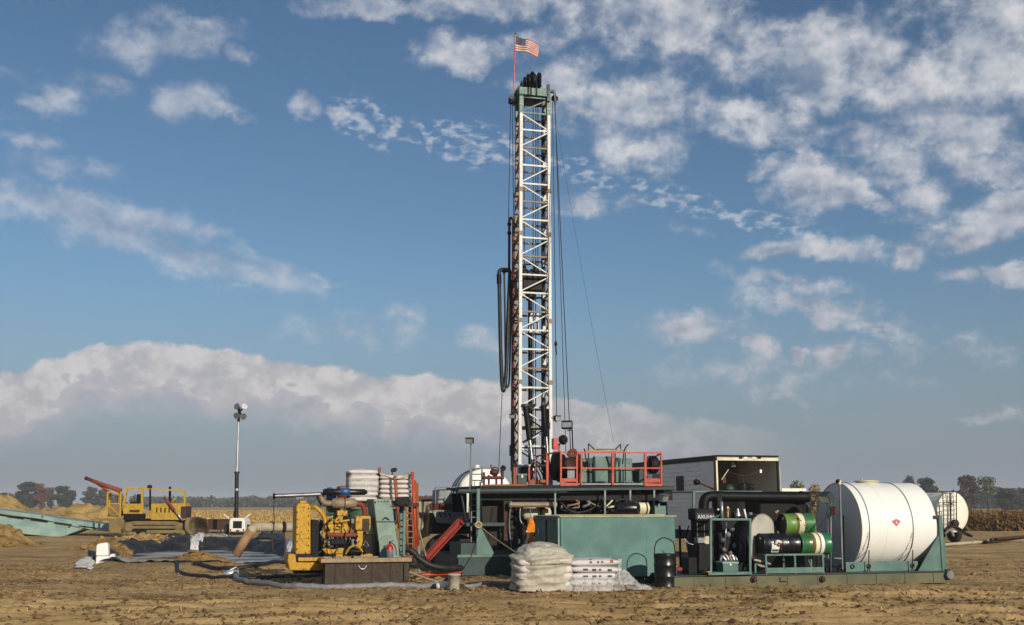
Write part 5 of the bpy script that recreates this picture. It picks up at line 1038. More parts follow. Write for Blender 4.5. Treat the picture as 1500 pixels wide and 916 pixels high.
# ---------------------------------------------------------------- mast
t = Thing('drilling_mast', 'tall white lattice drilling mast rising from the rig deck', 'mast', RL(782, 0.0), ROT); q = t.q; M = t
LEG = {'fl': ((761.0, 712), (763.3, 143), 0.0), 'fr': ((807.0, 712), (803.3, 143), 0.0), 'bl': ((752.0, 712), (757.8, 143), .9), 'br': ((797.5, 712), (797.2, 143), .9)}
legp = {}
for k, ((x0, y0), (x1, y1), b) in LEG.items():
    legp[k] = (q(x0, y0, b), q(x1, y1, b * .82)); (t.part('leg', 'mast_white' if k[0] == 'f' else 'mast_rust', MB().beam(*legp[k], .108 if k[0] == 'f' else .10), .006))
rows = [143.5, 166.5, 191.5, 217, 243, 270, 296, 322.5, 349, 376, 403, 429.5, 457, 484, 512, 540, 568, 597, 626, 654, 682]
def at(k, z):
    a, b = legp[k]; f = (z - a.z) / (b.z - a.z); return a + (b - a) * f
zs = [q(783, y, 0).z for y in rows]
for i, z in enumerate(zs):
    gm = 'teal' if i < 2 else ('mast_white' if i % 3 else 'mast_rust')
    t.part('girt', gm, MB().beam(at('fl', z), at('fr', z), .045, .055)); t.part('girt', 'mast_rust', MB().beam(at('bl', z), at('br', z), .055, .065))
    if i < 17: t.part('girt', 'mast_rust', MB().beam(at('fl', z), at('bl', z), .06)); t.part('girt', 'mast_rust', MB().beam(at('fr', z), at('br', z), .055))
for i in range(len(zs) - 1):
    a, b = ('fl', 'fr') if i % 2 else ('fr', 'fl'); m = 'mast_white' if i > 0 else 'teal'
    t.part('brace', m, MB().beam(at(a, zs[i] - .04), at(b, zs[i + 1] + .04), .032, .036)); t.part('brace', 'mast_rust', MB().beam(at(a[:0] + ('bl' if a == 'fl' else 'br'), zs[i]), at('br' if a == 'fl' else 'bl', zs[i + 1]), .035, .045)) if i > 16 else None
    n = 2
    for j in range(n):
        za = zs[i] + (zs[i + 1] - zs[i]) * j / n; zb_ = zs[i] + (zs[i + 1] - zs[i]) * (j + 1) / n
        for f_, r_ in (('fl', 'bl'), ('fr', 'br')):
            c1, c2 = (f_, r_) if (i * n + j) % 2 else (r_, f_); t.part('lacing', 'mast_rust', MB().beam(at(c1, za), at(c2, zb_), .045, .05))
for k in ('fl', 'fr', 'bl', 'br'):
    z0_ = zs[1]; t.part('crown_leg', 'teal', MB().beam(at(k, z0_ - .02) , at(k, zs[0] + .05), .145))
    for yy in (279, 343, 470, 560): z_ = q(783, yy, 0).z; t.part('leg_splice', 'mast_rust', MB().beam(at(k, z_ - .07), at(k, z_ + .07), .15))
t.part('leg_channel', 'maroon', MB().beam(q(748.5, 690, .95), q(750.5, 420, .95), .03)) ; t.part('leg_shade_bar', 'black_iron', MB().beam(q(796, 690, .75), q(796, 168, .7), .13, .10))  # black bar stands in for the shaded black lacing of the back-right leg
for k in range(9): y = 190 + 48 * k; t.part('leg_pale_patch', 'mast_white', MB().box(q(797, y, .62).x - .05, q(797, y, .62).x + .06, .60, .66, q(797, y + 9, .62).z, q(797, y, .62).z), .01)  # white boxes added as pale patches on that dark leg bar
# crown block
zc = zs[0]; cr = t.part('crown_frame', 'teal', MB().box(q(760.5, 139, -.12).x, q(804, 139, -.12).x, -.12, .95, q(780, 139.5, -.12).z, q(780, 128.5, -.12).z), .015)
MB().add([q(760, 139.8, -.1), q(804, 139.8, -.1), Vector((q(804, 139.8, -.1).x, .93, q(804, 139.8, -.1).z)), Vector((q(760, 139.8, -.1).x, .93, q(760, 139.8, -.1).z)), q(772, 148, .15), q(794, 148, .15), Vector((q(794, 148, .15).x, .65, q(794, 148, .15).z)), Vector((q(772, 148, .15).x, .65, q(772, 148, .15).z))],
         [(3, 2, 1, 0), (4, 5, 6, 7), (0, 1, 5, 4), (1, 2, 6, 5), (2, 3, 7, 6), (3, 0, 4, 7)]).build('crown_hopper', 'teal_dark', cr)
for x, y, r in ((767.5, 121, .2), (772, 119.5, .27), (777.5, 119, .34), (780, 120, .3), (787.5, 119.5, .32)): MB().lathe([(.06, 0), (r, .005), (r - .03, .03), (r, .055), (.06, .06)], q(x, y, .35), (1, 0, 0), 24).build('sheave', 'black_iron', cr)
MB().tube(q(764, 121, .38), q(792, 121, .38), .045, 10).build('sheave_shaft', 'grey_metal', cr)
for x in (764.5, 779, 784.5, 791): MB().prism([(.1, q(x, 129, .3).z), (.66, q(x, 129, .3).z), (.45, q(x, 118, .3).z), (.31, q(x, 118, .3).z)], q(x, 120, .3).x - .01, q(x, 120, .3).x + .01, 'yz').build('bearing_plate', 'teal_dark', cr)
for x in (774, 778, 786): MB().beam(q(x, 128, -.14), q(x, 139, -.14), .05, .03).build('hanger', 'black_iron', cr)
t.part('crown_arm', 'teal_dark', MB().beam(q(762, 128, .3), q(747, 146, .3), .16, .14), .01); t.part('crown_arm', 'teal_dark', MB().beam(q(803, 124, -.1), q(803, 149, -.1), .10), .005); t.part('crown_arm', 'teal_dark', MB().beam(q(803, 133, -.1), q(813, 135, -.1), .10), .005)
t.part('side_sheave', 'black_iron', MB().lathe([(.04, 0), (.12, .01), (.10, .03), (.12, .05), (.04, .06)], q(812.5, 144, -.15), (.3, 1, 0), 20)); t.part('side_sheave', 'black_iron', MB().lathe([(.04, 0), (.09, .01), (.07, .03), (.09, .05), (.04, .06)], q(748, 149, .25), (.3, 1, 0), 18))
t.part('side_cheek', 'teal_dark', MB().beam(q(812.5, 136, -.15), q(813.5, 150, -.15), .07, .05))
# raising cylinders at the mast foot
for x0, y0, xm, ym, x1, y1 in ((770, 596, 776, 645, 781, 690), (796, 594, 800, 640, 805, 700)):
    t.part('raising_cylinder', 'black_iron', MB().tube(q(x0, y0, -.12), q(xm, ym, -.25), .10, 14)); t.part('cylinder_rod', 'steel', MB().tube(q(xm, ym, -.25), q(x1, y1, -.4), .06, 12))
    t.part('cylinder_lug', 'teal_dark', MB().beam(q(x0 - 2.5, y0 - 1, -.1), q(x0 + 2.5, y0 - 1, -.1), .16, .14))
t.part('cross_head', 'black_iron', MB().beam(q(764, 594, -.05), q(784, 594, -.05), .2, .08)); t.part('guide_column', 'dark_rust', MB().tube(q(800, 600, .25), q(802, 712, .25), .16, 14)); t.part('foot_valve', 'black_iron', MB().box(q(762, 690, -.2).x, q(775, 690, -.2).x, -.3, .2, q(762, 706, -.2).z, q(762, 684, -.2).z), .03)
for k in range(5): t.pathp('hydraulic_hose', 'hose_black', [(764 + 3 * k, 705, -.35), (767 + 4 * k, 690 - 3 * k, -.45), (775 + 5 * k, 696, -.4), (779 + 5 * k, 710, -.35)], .022)
t.part('leg_junction_box', 'black_iron', MB().box(q(746.5, 664, .9).x, q(751, 664, .9).x, .75, .95, q(746, 668, .9).z, q(746, 652, .9).z), .01)
# flag
t = Thing('flag', 'stars and stripes flag on a red pole above the crown', 'flag', tuple(M.o.matrix_world.translation) if False else M.loc, ROT); q = t.q
t.part('pole', 'red_faded', MB().tube(q(752.5, 132, .3), q(755, 51, .3), .024, 8)); t.part('pole_tip', 'black_iron', MB().lathe([(.012, 0), (.03, .04), (.005, .09)], q(755, 51.5, .3), (0, 0, 1), 8))
TL, TR, BR_, BL_ = (755.4, 53), (790, 67.5), (787.5, 84.5), (755, 74.5)
def fpt(u, v, off=0.0):
    x = (TL[0] * (1 - u) + TR[0] * u) * (1 - v) + (BL_[0] * (1 - u) + BR_[0] * u) * v; y = (TL[1] * (1 - u) + TR[1] * u) * (1 - v) + (BL_[1] * (1 - u) + BR_[1] * u) * v
    y += -2.2 * math.sin(u * math.pi * .8) * (1 - .3 * v) + 1.0 * math.sin(u * 7 + v); return q(x, y, .3 + .12 * math.sin(u * 7.5 + v * 1.2) * (.2 + u) + off)
fl_parts = {}
for r_ in range(13):
    u0 = .42 if r_ < 7 else 0.0; o = t.part('stripe', 'flag_red' if r_ % 2 == 0 else 'flag_white', MB().grid(lambda u, v: fpt(u0 + (1 - u0) * u, (r_ + v) / 13), 22, 1)); o.modifiers.new('thickness', 'SOLIDIFY').thickness = .006
o = t.part('canton', 'flag_blue', MB().grid(lambda u, v: fpt(.42 * u, v * 7 / 13), 10, 6)); o.modifiers.new('thickness', 'SOLIDIFY').thickness = .006
for k in range(50):
    r_, c_ = (k // 11 * 2 + (0 if k % 11 < 6 else 1)), (k % 11 if k % 11 < 6 else k % 11 - 6); u = .42 * ((c_ * 2 + (0 if k % 11 < 6 else 1)) + 1) / 12; v = 7 / 13 * (r_ + 1) / 10
    if v < .53: c = fpt(u, v, -.006); MB().add([c + Vector((math.sin(a) * rr_, 0, math.cos(a) * rr_)) for a, rr_ in [(2 * math.pi * j / 10, .017 if j % 2 == 0 else .007) for j in range(10)]], [tuple(range(10))]).build('star', 'flag_white', o)
# travelling block, kelly, swivel
t = Thing('travelling_block', 'black travelling block hanging inside the mast', 'travelling block', M.loc, ROT); q = t.q
for x in (765.5, 783.5): t.boxp('cheek_plate', 'black_iron', x, x + 5.5, 387, 398, .3, .55, .02)
t.boxp('body', 'black_iron', 765, 796, 395, 427, .25, .62, .05); t.part('top_bar', 'black_iron', MB().tube(q(769, 387.5, .42), q(785, 387.5, .42), .03, 8))
for x in (770, 778, 786): t.part('sheave', 'black_iron', MB().lathe([(.05, 0), (.28, .01), (.25, .03), (.28, .05), (.05, .06)], q(x - 1, 406, .45), (1, 0, 0), 22))
t.part('hook', 'black_iron', MB().torus(q(777, 434, .42), (0, 1, 0), .15, .045, 18, 8, -.6, 3.9)); t.part('hook_shank', 'black_iron', MB().tube(q(777, 424, .42), q(777, 432, .42), .07, 10)); t.part('guide_arm', 'black_iron', MB().beam(q(790, 405, .45), q(797, 410, .5), .2, .14))
t = Thing('kelly_swivel', 'black swivel with white bail plates and kelly bar below the block', 'swivel', M.loc, ROT); q = t.q
t.part('swivel_body', 'black_iron', MB().lathe([(.05, 0), (.14, .06), (.16, .2), (.10, .3)], q(776.5, 442, .42), (0, 0, 1), 16)); t.tubep('kelly_bar', 'black_iron', 776.5, 442, 777, 705, .42, .075)
for x in (777.8, 787): 
    bp_ = t.part('bail_plate', 'mast_white', MB().prism(PQ(t, [(x - 2.4, 487), (x - 2.4, 466), (x, 459), (x + 2.4, 459), (x + 2.4, 487)], .25), .25, .29), .004); MB().box(q(x, 480, .24).x - .03, q(x, 480, .24).x + .03, .238, .25, q(x, 484, .24).z, q(x, 472, .24).z).build('slot', 'black_iron', bp_)
t.tubep('drill_line', 'black_iron', 777.5, 460, 777.5, 436, .42, .05); t.part('tong', 'teal_dark', MB().path(spline([q(783, 632, .3), q(782, 640, .25), q(784, 650, .25)], 4), .05, 8))
for i, (x0, y0, x1, y1, b) in enumerate(((767.5, 130, 768, 388, .42), (781, 132, 781, 700, .40), (785, 132, 784.5, 700, .44), (788, 132, 788, 387, .42))):
    t = Thing('drill_line', ['drill line, leftmost of the four inside the mast', 'drill line, second from left inside the mast', 'drill line, third from left inside the mast', 'short drill line, rightmost of the four inside the mast'][i], 'cable', M.loc, ROT, 'drill lines'); t.part('strand', 'cable', MB().tube(t.q(x0, y0, b), t.q(x1, y1, b), .017, 6))
# standpipe, kelly hoses
t = Thing('standpipe', 'dark red standpipe with gooseneck on the left mast leg', 'pipe', M.loc, ROT); q = t.q
t.pathp('riser', 'maroon', [(751, 700, .75), (751.5, 560, .75), (751.5, 420, .75), (751.8, 330, .75), (751, 322, .75), (748.5, 319.5, .75), (746.3, 322, .75), (746, 332, .75), (745.8, 395, .75)], .045, 10)
for y in (327, 340, 395): t.part('coupling', 'black_iron', MB().tube(q(746, y, .75), q(746, y + 3.5, .75), .07, 10))
for y in (330, 400, 470, 540, 600): t.part('clamp', 'maroon', MB().beam(q(751.5, y, .75), q(757, y, .6), .05))
t = Thing('kelly_hose', 'thick black kelly hose hanging in a long loop left of the mast', 'hose', M.loc, ROT); q = t.q
t.part('hose', 'hose_black', MB().path(spline([q(747, 398, .75), q(744.5, 460, .6), q(742.5, 520, .5), q(740.5, 555, .45), q(737.2, 573, .4), q(735, 556, .4), q(733, 500, .4), q(731.6, 430, .4), q(731, 403, .4), q(732.5, 396.5, .42), q(738, 395, .5), q(746, 397, .7)], 7), .065, 9))
t.part('end_fitting', 'black_iron', MB().tube(q(730.9, 402, .4), q(731.2, 416, .4), .085, 10)); t.part('end_fitting', 'black_iron', MB().tube(q(736, 395.5, .46), q(744, 396, .65), .08, 10))
t = Thing('mud_hose', 'thinner black hose looping beside the kelly hose', 'hose', M.loc, ROT); q = t.q
t.part('hose', 'hose_black', MB().path(spline([q(738.5, 397, .6), q(739.5, 450, .6), q(740.3, 520, .6), q(741.5, 562, .6), q(743.5, 567, .6), q(746, 555, .6), q(747.5, 500, .65), q(749, 420, .7), q(745, 400, .7)], 7), .032, 8)); t.part('end_fitting', 'black_iron', MB().tube(q(738.5, 394, .6), q(738.6, 401, .6), .05, 8))
def wire(label, x0, y0, b0, x1, y1, b1, r=.013, sag=0.0, m='cable'):
    t = Thing('guy_wire', label, 'cable', M.loc, ROT, 'wires of the mast'); a = t.q(x0, y0, b0); b = t.q(x1, y1, b1); t.part('strand', m, MB().path([a + (b - a) * (k / 14) - Vector((0, 0, sag * math.sin(math.pi * k / 14))) for k in range(15)], r, 6)); return t
wire('dark wire just right of the mast down to the deck', 809.5, 150, .3, 815.5, 612, .3); wire('wire from the crown to the tilted floodlight post', 812.5, 150, -.15, 836, 662, -1.8, .015)
wire('outer dark wire right of the mast ending in a winch', 813, 150, -.1, 829, 665, -1.4, .012); wire('faint guy wire far right of the mast', 812, 160, .5, 899, 648, 1.0, .0045, .25)
wire('tugger wire left of the mast ending in the manifold', 748, 150, .3, 745, 320, .6); wire('long tugger wire hanging left of the mast', 750.5, 150, .3, 752.5, 330, .6); wire('thin wire below the kelly hose', 735.5, 576, .4, 730.5, 690, -1.5, .011)
t = Thing('hook_weight', 'small dark hook on the wire right of the mast', 'hook', M.loc, ROT); q = t.q
t.part('ball', 'black_iron', MB().lathe([(.01, 0), (.05, .05), (.05, .12), (.015, .2)], q(814.2, 508, .3), (0, 0, 1), 10)); t.part('chain', 'black_iron', MB().tube(q(814.2, 508, .3), q(815, 520, .3), .025, 7))

# ================================================================ right side
# white trailer (dog house)
t = Thing('doghouse_trailer', 'white siding trailer with open rear end behind the rig', 'trailer', sit(RL(1050, 3.9)), ROT); q = t.q
xl, xr = 0.0, q(1141, 700, 0).x; xl = q(1050, 700, 0).x; zt = q(1050, 668, 0).z; zb = 1.05; Ln = 9.4
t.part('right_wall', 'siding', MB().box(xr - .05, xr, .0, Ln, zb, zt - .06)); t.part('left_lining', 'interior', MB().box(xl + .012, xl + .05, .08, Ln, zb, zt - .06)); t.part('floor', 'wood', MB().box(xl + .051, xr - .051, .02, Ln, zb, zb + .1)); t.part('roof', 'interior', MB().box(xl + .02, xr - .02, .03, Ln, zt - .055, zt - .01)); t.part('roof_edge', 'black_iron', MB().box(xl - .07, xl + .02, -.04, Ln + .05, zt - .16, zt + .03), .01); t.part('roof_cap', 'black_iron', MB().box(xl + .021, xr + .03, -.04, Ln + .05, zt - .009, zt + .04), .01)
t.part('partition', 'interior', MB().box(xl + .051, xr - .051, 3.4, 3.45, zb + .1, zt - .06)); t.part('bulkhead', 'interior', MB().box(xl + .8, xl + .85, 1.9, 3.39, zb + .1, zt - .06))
t.part('header', 'band_cream', MB().box(xl + .02, xr - .02, -.035, .02, zt - .17, zt - .058), .006); t.part('jamb', 'band_cream', MB().box(xl - .03, xl + .04, -.03, .05, zb, zt - .17), .006); t.part('jamb', 'black_iron', MB().box(xr - .07, xr + .01, -.03, .05, zb, zt - .17), .006); t.part('jamb', 'black_iron', MB().box(xl - .09, xl - .035, -.02, .06, zb, zt - .16))
for x in (1085, 1092, 1104, 1112): t.part('marker_lamp', 'ink_pale' if x in (1092, 1104) else 'black_iron', MB().box(q(x - 2.5, 670, -.04).x, q(x + 2.5, 670, -.04).x, -.06, -.036, q(x, 672.3, -.04).z, q(x, 669.6, -.04).z), .004)
nb = 15; hb = (zt - .17 - zb) / nb
for k in range(nb): t.part('siding_board', 'siding', MB().prism([(-.035, zb + k * hb), (.01, zb + k * hb), (.01, zb + (k + 1) * hb - .004), (-.012, zb + (k + 1) * hb - .004)], 1.45, Ln, 'xz')).location = (xl, 0, 0)
t.part('corner_panel', 'siding', MB().box(xl - .02, xl + .011, .061, 1.44, zb, zt - .17), .004)
for yb, w in ((3.35, .62),):
    wd = t.part('window', 'shade_window', MB().box(xl - .05, xl - .038, yb - w / 2, yb + w / 2, q(990, 719, 3.3).z, q(990, 699, 3.3).z)); z0_, z1_ = q(990, 719, 3.3).z, q(990, 699, 3.3).z
    for k in range(4): MB().box(xl - .075, xl - .051, yb - w / 2 + k * w / 3 - .02, yb - w / 2 + k * w / 3 + .02, z0_, z1_).build('bar', 'black_iron', wd)
    MB().box(xl - .075, xl - .051, yb - w / 2, yb + w / 2, z1_, z1_ + .04).build('frame', 'black_iron', wd)
t.part('door_frame', 'grey_metal', MB().box(xl - .045, xl - .036, 5.3, 6.3, zb, zt - .55).box(xl - .05, xl - .046, 5.3, 5.35, zb, zt - .55).box(xl - .05, xl - .046, 6.25, 6.3, zb, zt - .55))
dr = t.part('rear_door', 'siding', MB().box(xr + .015, xr + .06, .05, 1.2, zb, zt - .35), .01); MB().box(xr + .061, xr + .08, .03, .08, zb, zt - .35).build('door_edge', 'band_cream', dr)
dr = t.part('mirror_arm', 'dark_rust', MB().path(spline([Vector((xl - .05, .3, q(1048, 716, 0).z)), Vector((xl - .5, -.1, q(1040, 712, 0).z)), Vector((xl - .85, -.2, q(1030, 708, 0).z))], 5), .035, 7)); t.part('mirror', 'black_iron', MB().lathe([(.03, 0), (.12, .08), (.09, .22), (.02, .3)], Vector((xl - 1.05, -.2, q(1026, 706, 0).z)), (1, .1, -.15), 12))
t.part('chassis', 'black_iron', MB().box(xl + .3, xr - .3, .1, Ln, .65, zb - .01))
for y_ in (1.6, 2.7):
    for x_ in (xl + .05, xr - .35): t.part('wheel', 'rubber', MB().lathe([(.25, 0), (.46, .02), (.5, .08), (.5, .24), (.46, .3), (.25, .3)], (x_, y_, .5), (1, 0, 0), 20))
# things inside the trailer
t2 = Thing('hanging_lamp', 'pale bell-shaped lamp hanging inside the open trailer', 'lamp', t.o.location, ROT); t2.part('cord', 'cable', MB().tube(q(1074, 674, .9), q(1074, 679, .9), .008, 5)); t2.part('lamp_shade', 'ink_pale', MB().lathe([(.03, .2), (.06, .15), (.11, .02), (.12, 0)], q(1074, 684.5, .9), (0, 0, 1), 14)); t2.part('socket', 'black_iron', MB().tube(q(1074, 679, .9), q(1074, 681.5, .9), .035, 8))
t2 = Thing('rope_line', 'slack dark line strung across the open trailer', 'rope', t.o.location, ROT); t2.part('line', 'cable', MB().path(spline([q(1068, 691, .4), q(1078, 695, .4), q(1094, 696.5, .4), q(1107, 692, .4), q(1116, 689, .4)], 5), .014, 6)); t2.part('tag', 'alu', MB().box(q(1113, 690, .39).x, q(1116, 690, .39).x, .385, .4, q(1114, 693, .39).z, q(1114, 688, .39).z)); t2.part('dropper', 'cable', MB().tube(q(1088, 696, .4), q(1088, 707, .4), .016, 6))
t2 = Thing('jacket', 'dark jacket hanging from the line in the trailer', 'jacket', t.o.location, ROT)
def jf(u, v):
    a = 2 * math.pi * u; w = (.10 + .13 * math.sin(min(1, v * 1.6) * math.pi / 2)) * (1 + .12 * math.sin(a * 4 + 2)); c = q(1090, 706 + 13 * v, .45); return (c.x + w * math.cos(a), .45 + .5 * w * math.sin(a), c.z)
t2.part('cloth', 'black_iron', MB().grid(jf, 20, 8)); t2.part('hanger', 'cable', MB().path([q(1085, 708, .45), q(1088.3, 705.5, .45), q(1093, 708, .45)], .014, 6))
t2 = Thing('cable_hook', 'S-shaped dark cable hanging on the trailer wall', 'cable', t.o.location, ROT); t2.part('hook', 'black_iron', MB().path(spline([q(1104, 711, 1.0), q(1100, 709, 1.0), q(1098, 713, 1.0), q(1103, 716, 1.0), q(1103, 720, 1.0), q(1098, 720, 1.0)], 5), .04, 8))
t2 = Thing('hanging_rags', 'brown rags and a stick hanging at the left trailer jamb', 'rags', t.o.location, ROT); t2.part('rag', 'rag_brown', MB().grid(lambda u, v: (q(1058.5 + 4 * u, 700 + 9 * v, .2).x, .2 + .05 * math.sin(u * 9 + v * 4), q(1060, 700 + 9 * v - 1.5 * u, .2).z), 8, 8)).modifiers.new('thickness', 'SOLIDIFY').thickness = .03; t2.part('stick', 'band_cream', MB().tube(q(1057, 703, .1), q(1067, 688, .3), .018, 6))
t2 = Thing('teal_bag', 'small teal bag on the trailer floor behind the rail', 'bag', t.o.location, ROT); t2.part('body', 'teal_dark', MB().lathe([(.05, 0), (.2, .04), (.22, .15), (.12, .27), (.03, .3)], Vector((q(1068, 720, .4).x, .4, q(1068, 721, .4).z)), (0, 0, 1), 14)); t2.part('strap', 'black_iron', MB().torus(q(1068, 716.5, .4), (0, 1, 0), .1, .015, 14, 6))

# white box truck behind
t = Thing('box_truck', 'white box truck standing far behind the trailer', 'truck', sit(FL(1164, 62)), R(14)); q = t.q
t.boxp('box_body', 'white_paint', 1146, 1181, 721, 772, 0, 4.5, .03); t.boxp('roof_cap', 'tank_cream', 1145, 1181.5, 715.5, 720.5, -.1, 4.6, .03); t.boxp('rear_frame', 'grey_metal', 1146, 1181, 770, 776, -.05, 4.5, .02)
t.part('rear_door_gap', 'grey_metal', MB().box(q(1163, 740, -.02).x - .015, q(1163, 740, -.02).x + .015, -.02, 0, q(1163, 770, 0).z, q(1163, 724, 0).z)); t.boxp('cab', 'white_paint', 1148, 1179, 738, 772, 4.6, 6.2, .08)
for x in (1150, 1176):
    for b in (.8, 5.0): c = q(x, 780, b); t.part('wheel', 'rubber', MB().lathe([(.2, 0), (.42, .02), (.45, .06), (.45, .2), (.2, .22)], (c.x - .1, b, .45), (1, 0, 0), 18))

# ---------------------------------------------------------------- right-hand skid platform
PBb = -8.3
t = Thing('skid_platform', 'long olive steel skid with teal rails at right', 'skid', sit(RL(1185, PBb)), ROT); q = t.q; SK = t; xl, xr = q(985, 850, 0).x, q(1386, 842, 0).x; zt = .30
t.part('front_beam', 'olive_skid', MB().box(xl, xr, 0, .16, -.02, zt - .03), .012); t.part('rear_beam', 'olive_skid', MB().box(xl, xr, 2.5, 2.66, -.02, zt - .03), .012); t.part('deck', 'teal_dark', MB().box(xl, xr, -.05, 2.7, zt - .028, zt), .006)
for k in range(9): x = xl + .6 + k * (xr - xl - 1) / 8; t.part('web_plate', 'olive_skid', MB().box(x - .012, x + .012, -.018, -.001, 0, zt - .035))
for k in range(4): x = xl + .3 + k * (xr - xl - .5) / 3; t.part('cross_beam', 'dark_rust', MB().box(x - .06, x + .06, .17, 2.49, .02, zt - .04))
for x in (1103.5, 1204): c = q(x, 848.5, 0); t.part('tow_pipe', 'dark_rust', MB().lathe([(.085, -.05), (.085, .1)], (c.x, .05, c.z), (0, -1, 0), 16).lathe([(.05, 0), (.05, .16)], (c.x, .05, c.z), (0, -1, 0), 14))
t.part('end_roll', 'grey_metal', MB().tube((xr + .05, -.12, .2), (xr + .05, 2.75, .2), .11, 16)); t.part('end_roll_plate', 'dark_rust', MB().box(xr - .02, xr + .1, -.06, .1, .06, .34), .01)
t.part('loop', 'dark_rust', MB().path([q(1143, 846, -.02), q(1143, 852, -.03), q(1152, 852, -.03)], .012, 6))
def rp(x0, y0, x1, y1, b, m='teal', w=.05, nm='rail', b2=None): t.part(nm, m, MB().beam(q(x0, y0, b), q(x1, y1, b if b2 is None else b2), w, w), .004)
rp(972, 721.5, 1060, 721, 1.7, 'black_iron', .045); rp(1016, 720.5, 1116, 720.5, 1.4, 'teal', .05); rp(1116, 721, 1206, 722, 1.5, 'black_iron', .05); rp(1016, 720, 1016, 840, 1.4, 'teal', .065, 'post'); rp(1116, 720, 1116, 770, 1.4, 'teal', .06, 'post')
rp(1018, 761, 1041, 761, .8, 'black_iron', .04); rp(1041, 761, 1099.5, 761, .1, 'teal', .055); rp(1041, 760, 1041, 843, .1, 'teal', .06, 'post'); rp(1098.5, 760, 1098.5, 843, .1, 'teal', .06, 'post'); rp(1041, 761, 1060, 752, .1, 'teal', .05, 'rail', 1.4)
t.part('step_plate', 'teal', MB().box(q(1037, 843, -.1).x, q(1101, 843, -.1).x, -.14, .3, zt + .003, zt + .07), .008); t.part('corner_cap', 'yellow', MB().box(q(1037, 843, -.1).x - .03, q(1041, 843, -.1).x, -.16, .1, zt + .075, zt + .1))
# engine set on the skid
t = Thing('diesel_engine_set', 'black oily diesel engine set with large exhaust on the skid', 'engine', SK.o.location, ROT); q = t.q
rd = t.boxp('radiator', 'black_iron', 1019, 1050, 758, 836, 1.0, 1.35, .03); t.boxp('radiator_top', 'black_iron', 1017, 1052, 745, 762, .95, 1.4, .04)
text_part('AXUHH', .135, 'ink_pale', rd, q(1034, 757.5, .935), name='lettering', sx=1.0); t.boxp('name_panel', 'ink', 1020, 1050, 752, 762.5, .938, .95, 0)
for k in range(11): t.boxp('radiator_fin', 'grey_metal' if k % 4 == 0 else 'black_iron', 1021 + k * 2.6, 1022.1 + k * 2.6, 766, 786, .97, 1.0, 0)
t.boxp('drive_case', 'black_iron', 1020, 1044, 797, 838, .6, 1.2, .05); t.part('grey_cover', 'concrete_wt', MB().lathe([(.05, 0), (.11, .03), (.11, .1)], q(1034, 792, .75), (0, -1, .1), 16)); t.boxp('cover_bracket', 'grey_metal', 1022, 1034, 788, 796, .65, .9, .02)
t.part('exhaust', 'black_iron', MB().path(spline([q(1031, 752, 1.2), q(1031, 738, 1.2), q(1034, 730, 1.2), q(1042, 727, 1.2), q(1060, 727, 1.2)], 6), .135, 16)); t.part('exhaust_pipe', 'black_iron', MB().tube(q(1058, 727.5, 1.2), q(1184, 728.5, 1.2), .14, 18)); t.part('exhaust_tip', 'black_iron', MB().lathe([(.14, 0), (.17, .1), (.15, .3)], q(1168, 728.4, 1.2), (1, 0, 0), 18))
t.boxp('exhaust_collar', 'black_iron', 1050, 1060, 722, 745, 1.05, 1.4, .03)
t.boxp('engine_block', 'black_iron', 1052, 1096, 780, 838, .8, 1.7, .06); t.boxp('cylinder_bank', 'black_iron', 1054, 1094, 748, 782, .9, 1.6, .05); t.boxp('engine_hood', 'black_iron', 1112, 1180, 732, 778, 1.3, 2.2, .05); t.part('hood_slope', 'black_iron', MB().prism(PQ(t, [(1176, 732), (1188, 745), (1190, 776), (1176, 778)], 1.35), 1.35, 2.15), .03)
for k, (x, y, m) in enumerate(((1056, 792, 'steel'), (1064, 784, 'grey_metal'), (1058, 806, 'steel'), (1068, 812, 'muffler_tan'), (1060, 818, 'dark_rust'), (1074, 800, 'grey_metal'), (1070, 776, 'steel'))):
    t.part('fitting', m, MB().lathe([(.03, 0), (.075, .02), (.075, .1), (.03, .13)], q(x, y, .75), (.3, -1, .2), 12))
for k in range(5): t.part('pump_tube', ('alu', 'steel', 'muffler_tan')[k % 3], MB().path(spline([q(1055 + 4.5 * k, 822 - 2 * (k % 2), .55), q(1058 + 4.5 * k, 815 - 3 * (k % 2), .5), q(1064 + 4 * k, 822, .45)], 4), .035, 8))
for k, (x0, y0, x1, y1) in enumerate(((1057, 735, 1058, 760), (1066, 742, 1066, 758), (1090, 746, 1093, 760), (1064, 765, 1062, 800))): t.part('riser', ('alu', 'band_cream', 'ink_pale', 'steel')[k], MB().path([q(x0, y0, .7), q(x1, y1, .7)], .028 if k else .04, 8))
t.part('yellow_tap', 'yellow', MB().path(spline([q(1066, 758, .65), q(1066, 747, .65), q(1069, 746, .6)], 4), .022, 7)); t.part('funnel', 'alu', MB().lathe([(.02, .2), (.08, 0)], q(1081, 756, .7), (0, 0, 1), 12)); t.part('belt_cover', 'black_iron', MB().lathe([(.2, 0), (.34, .02), (.34, .2), (.2, .22)], q(1078, 805, .7), (1, -.3, 0), 22))
t.part('silver_pipe', 'muffler_tan', MB().tube(q(1135, 752, 1.3), q(1148, 741, 1.4), .04, 10)); t.part('round_cover', 'olive_skid', MB().lathe([(.1, 0), (.15, .02), (.15, .06)], q(1113, 744, 1.9), (0, -1, 0), 18))
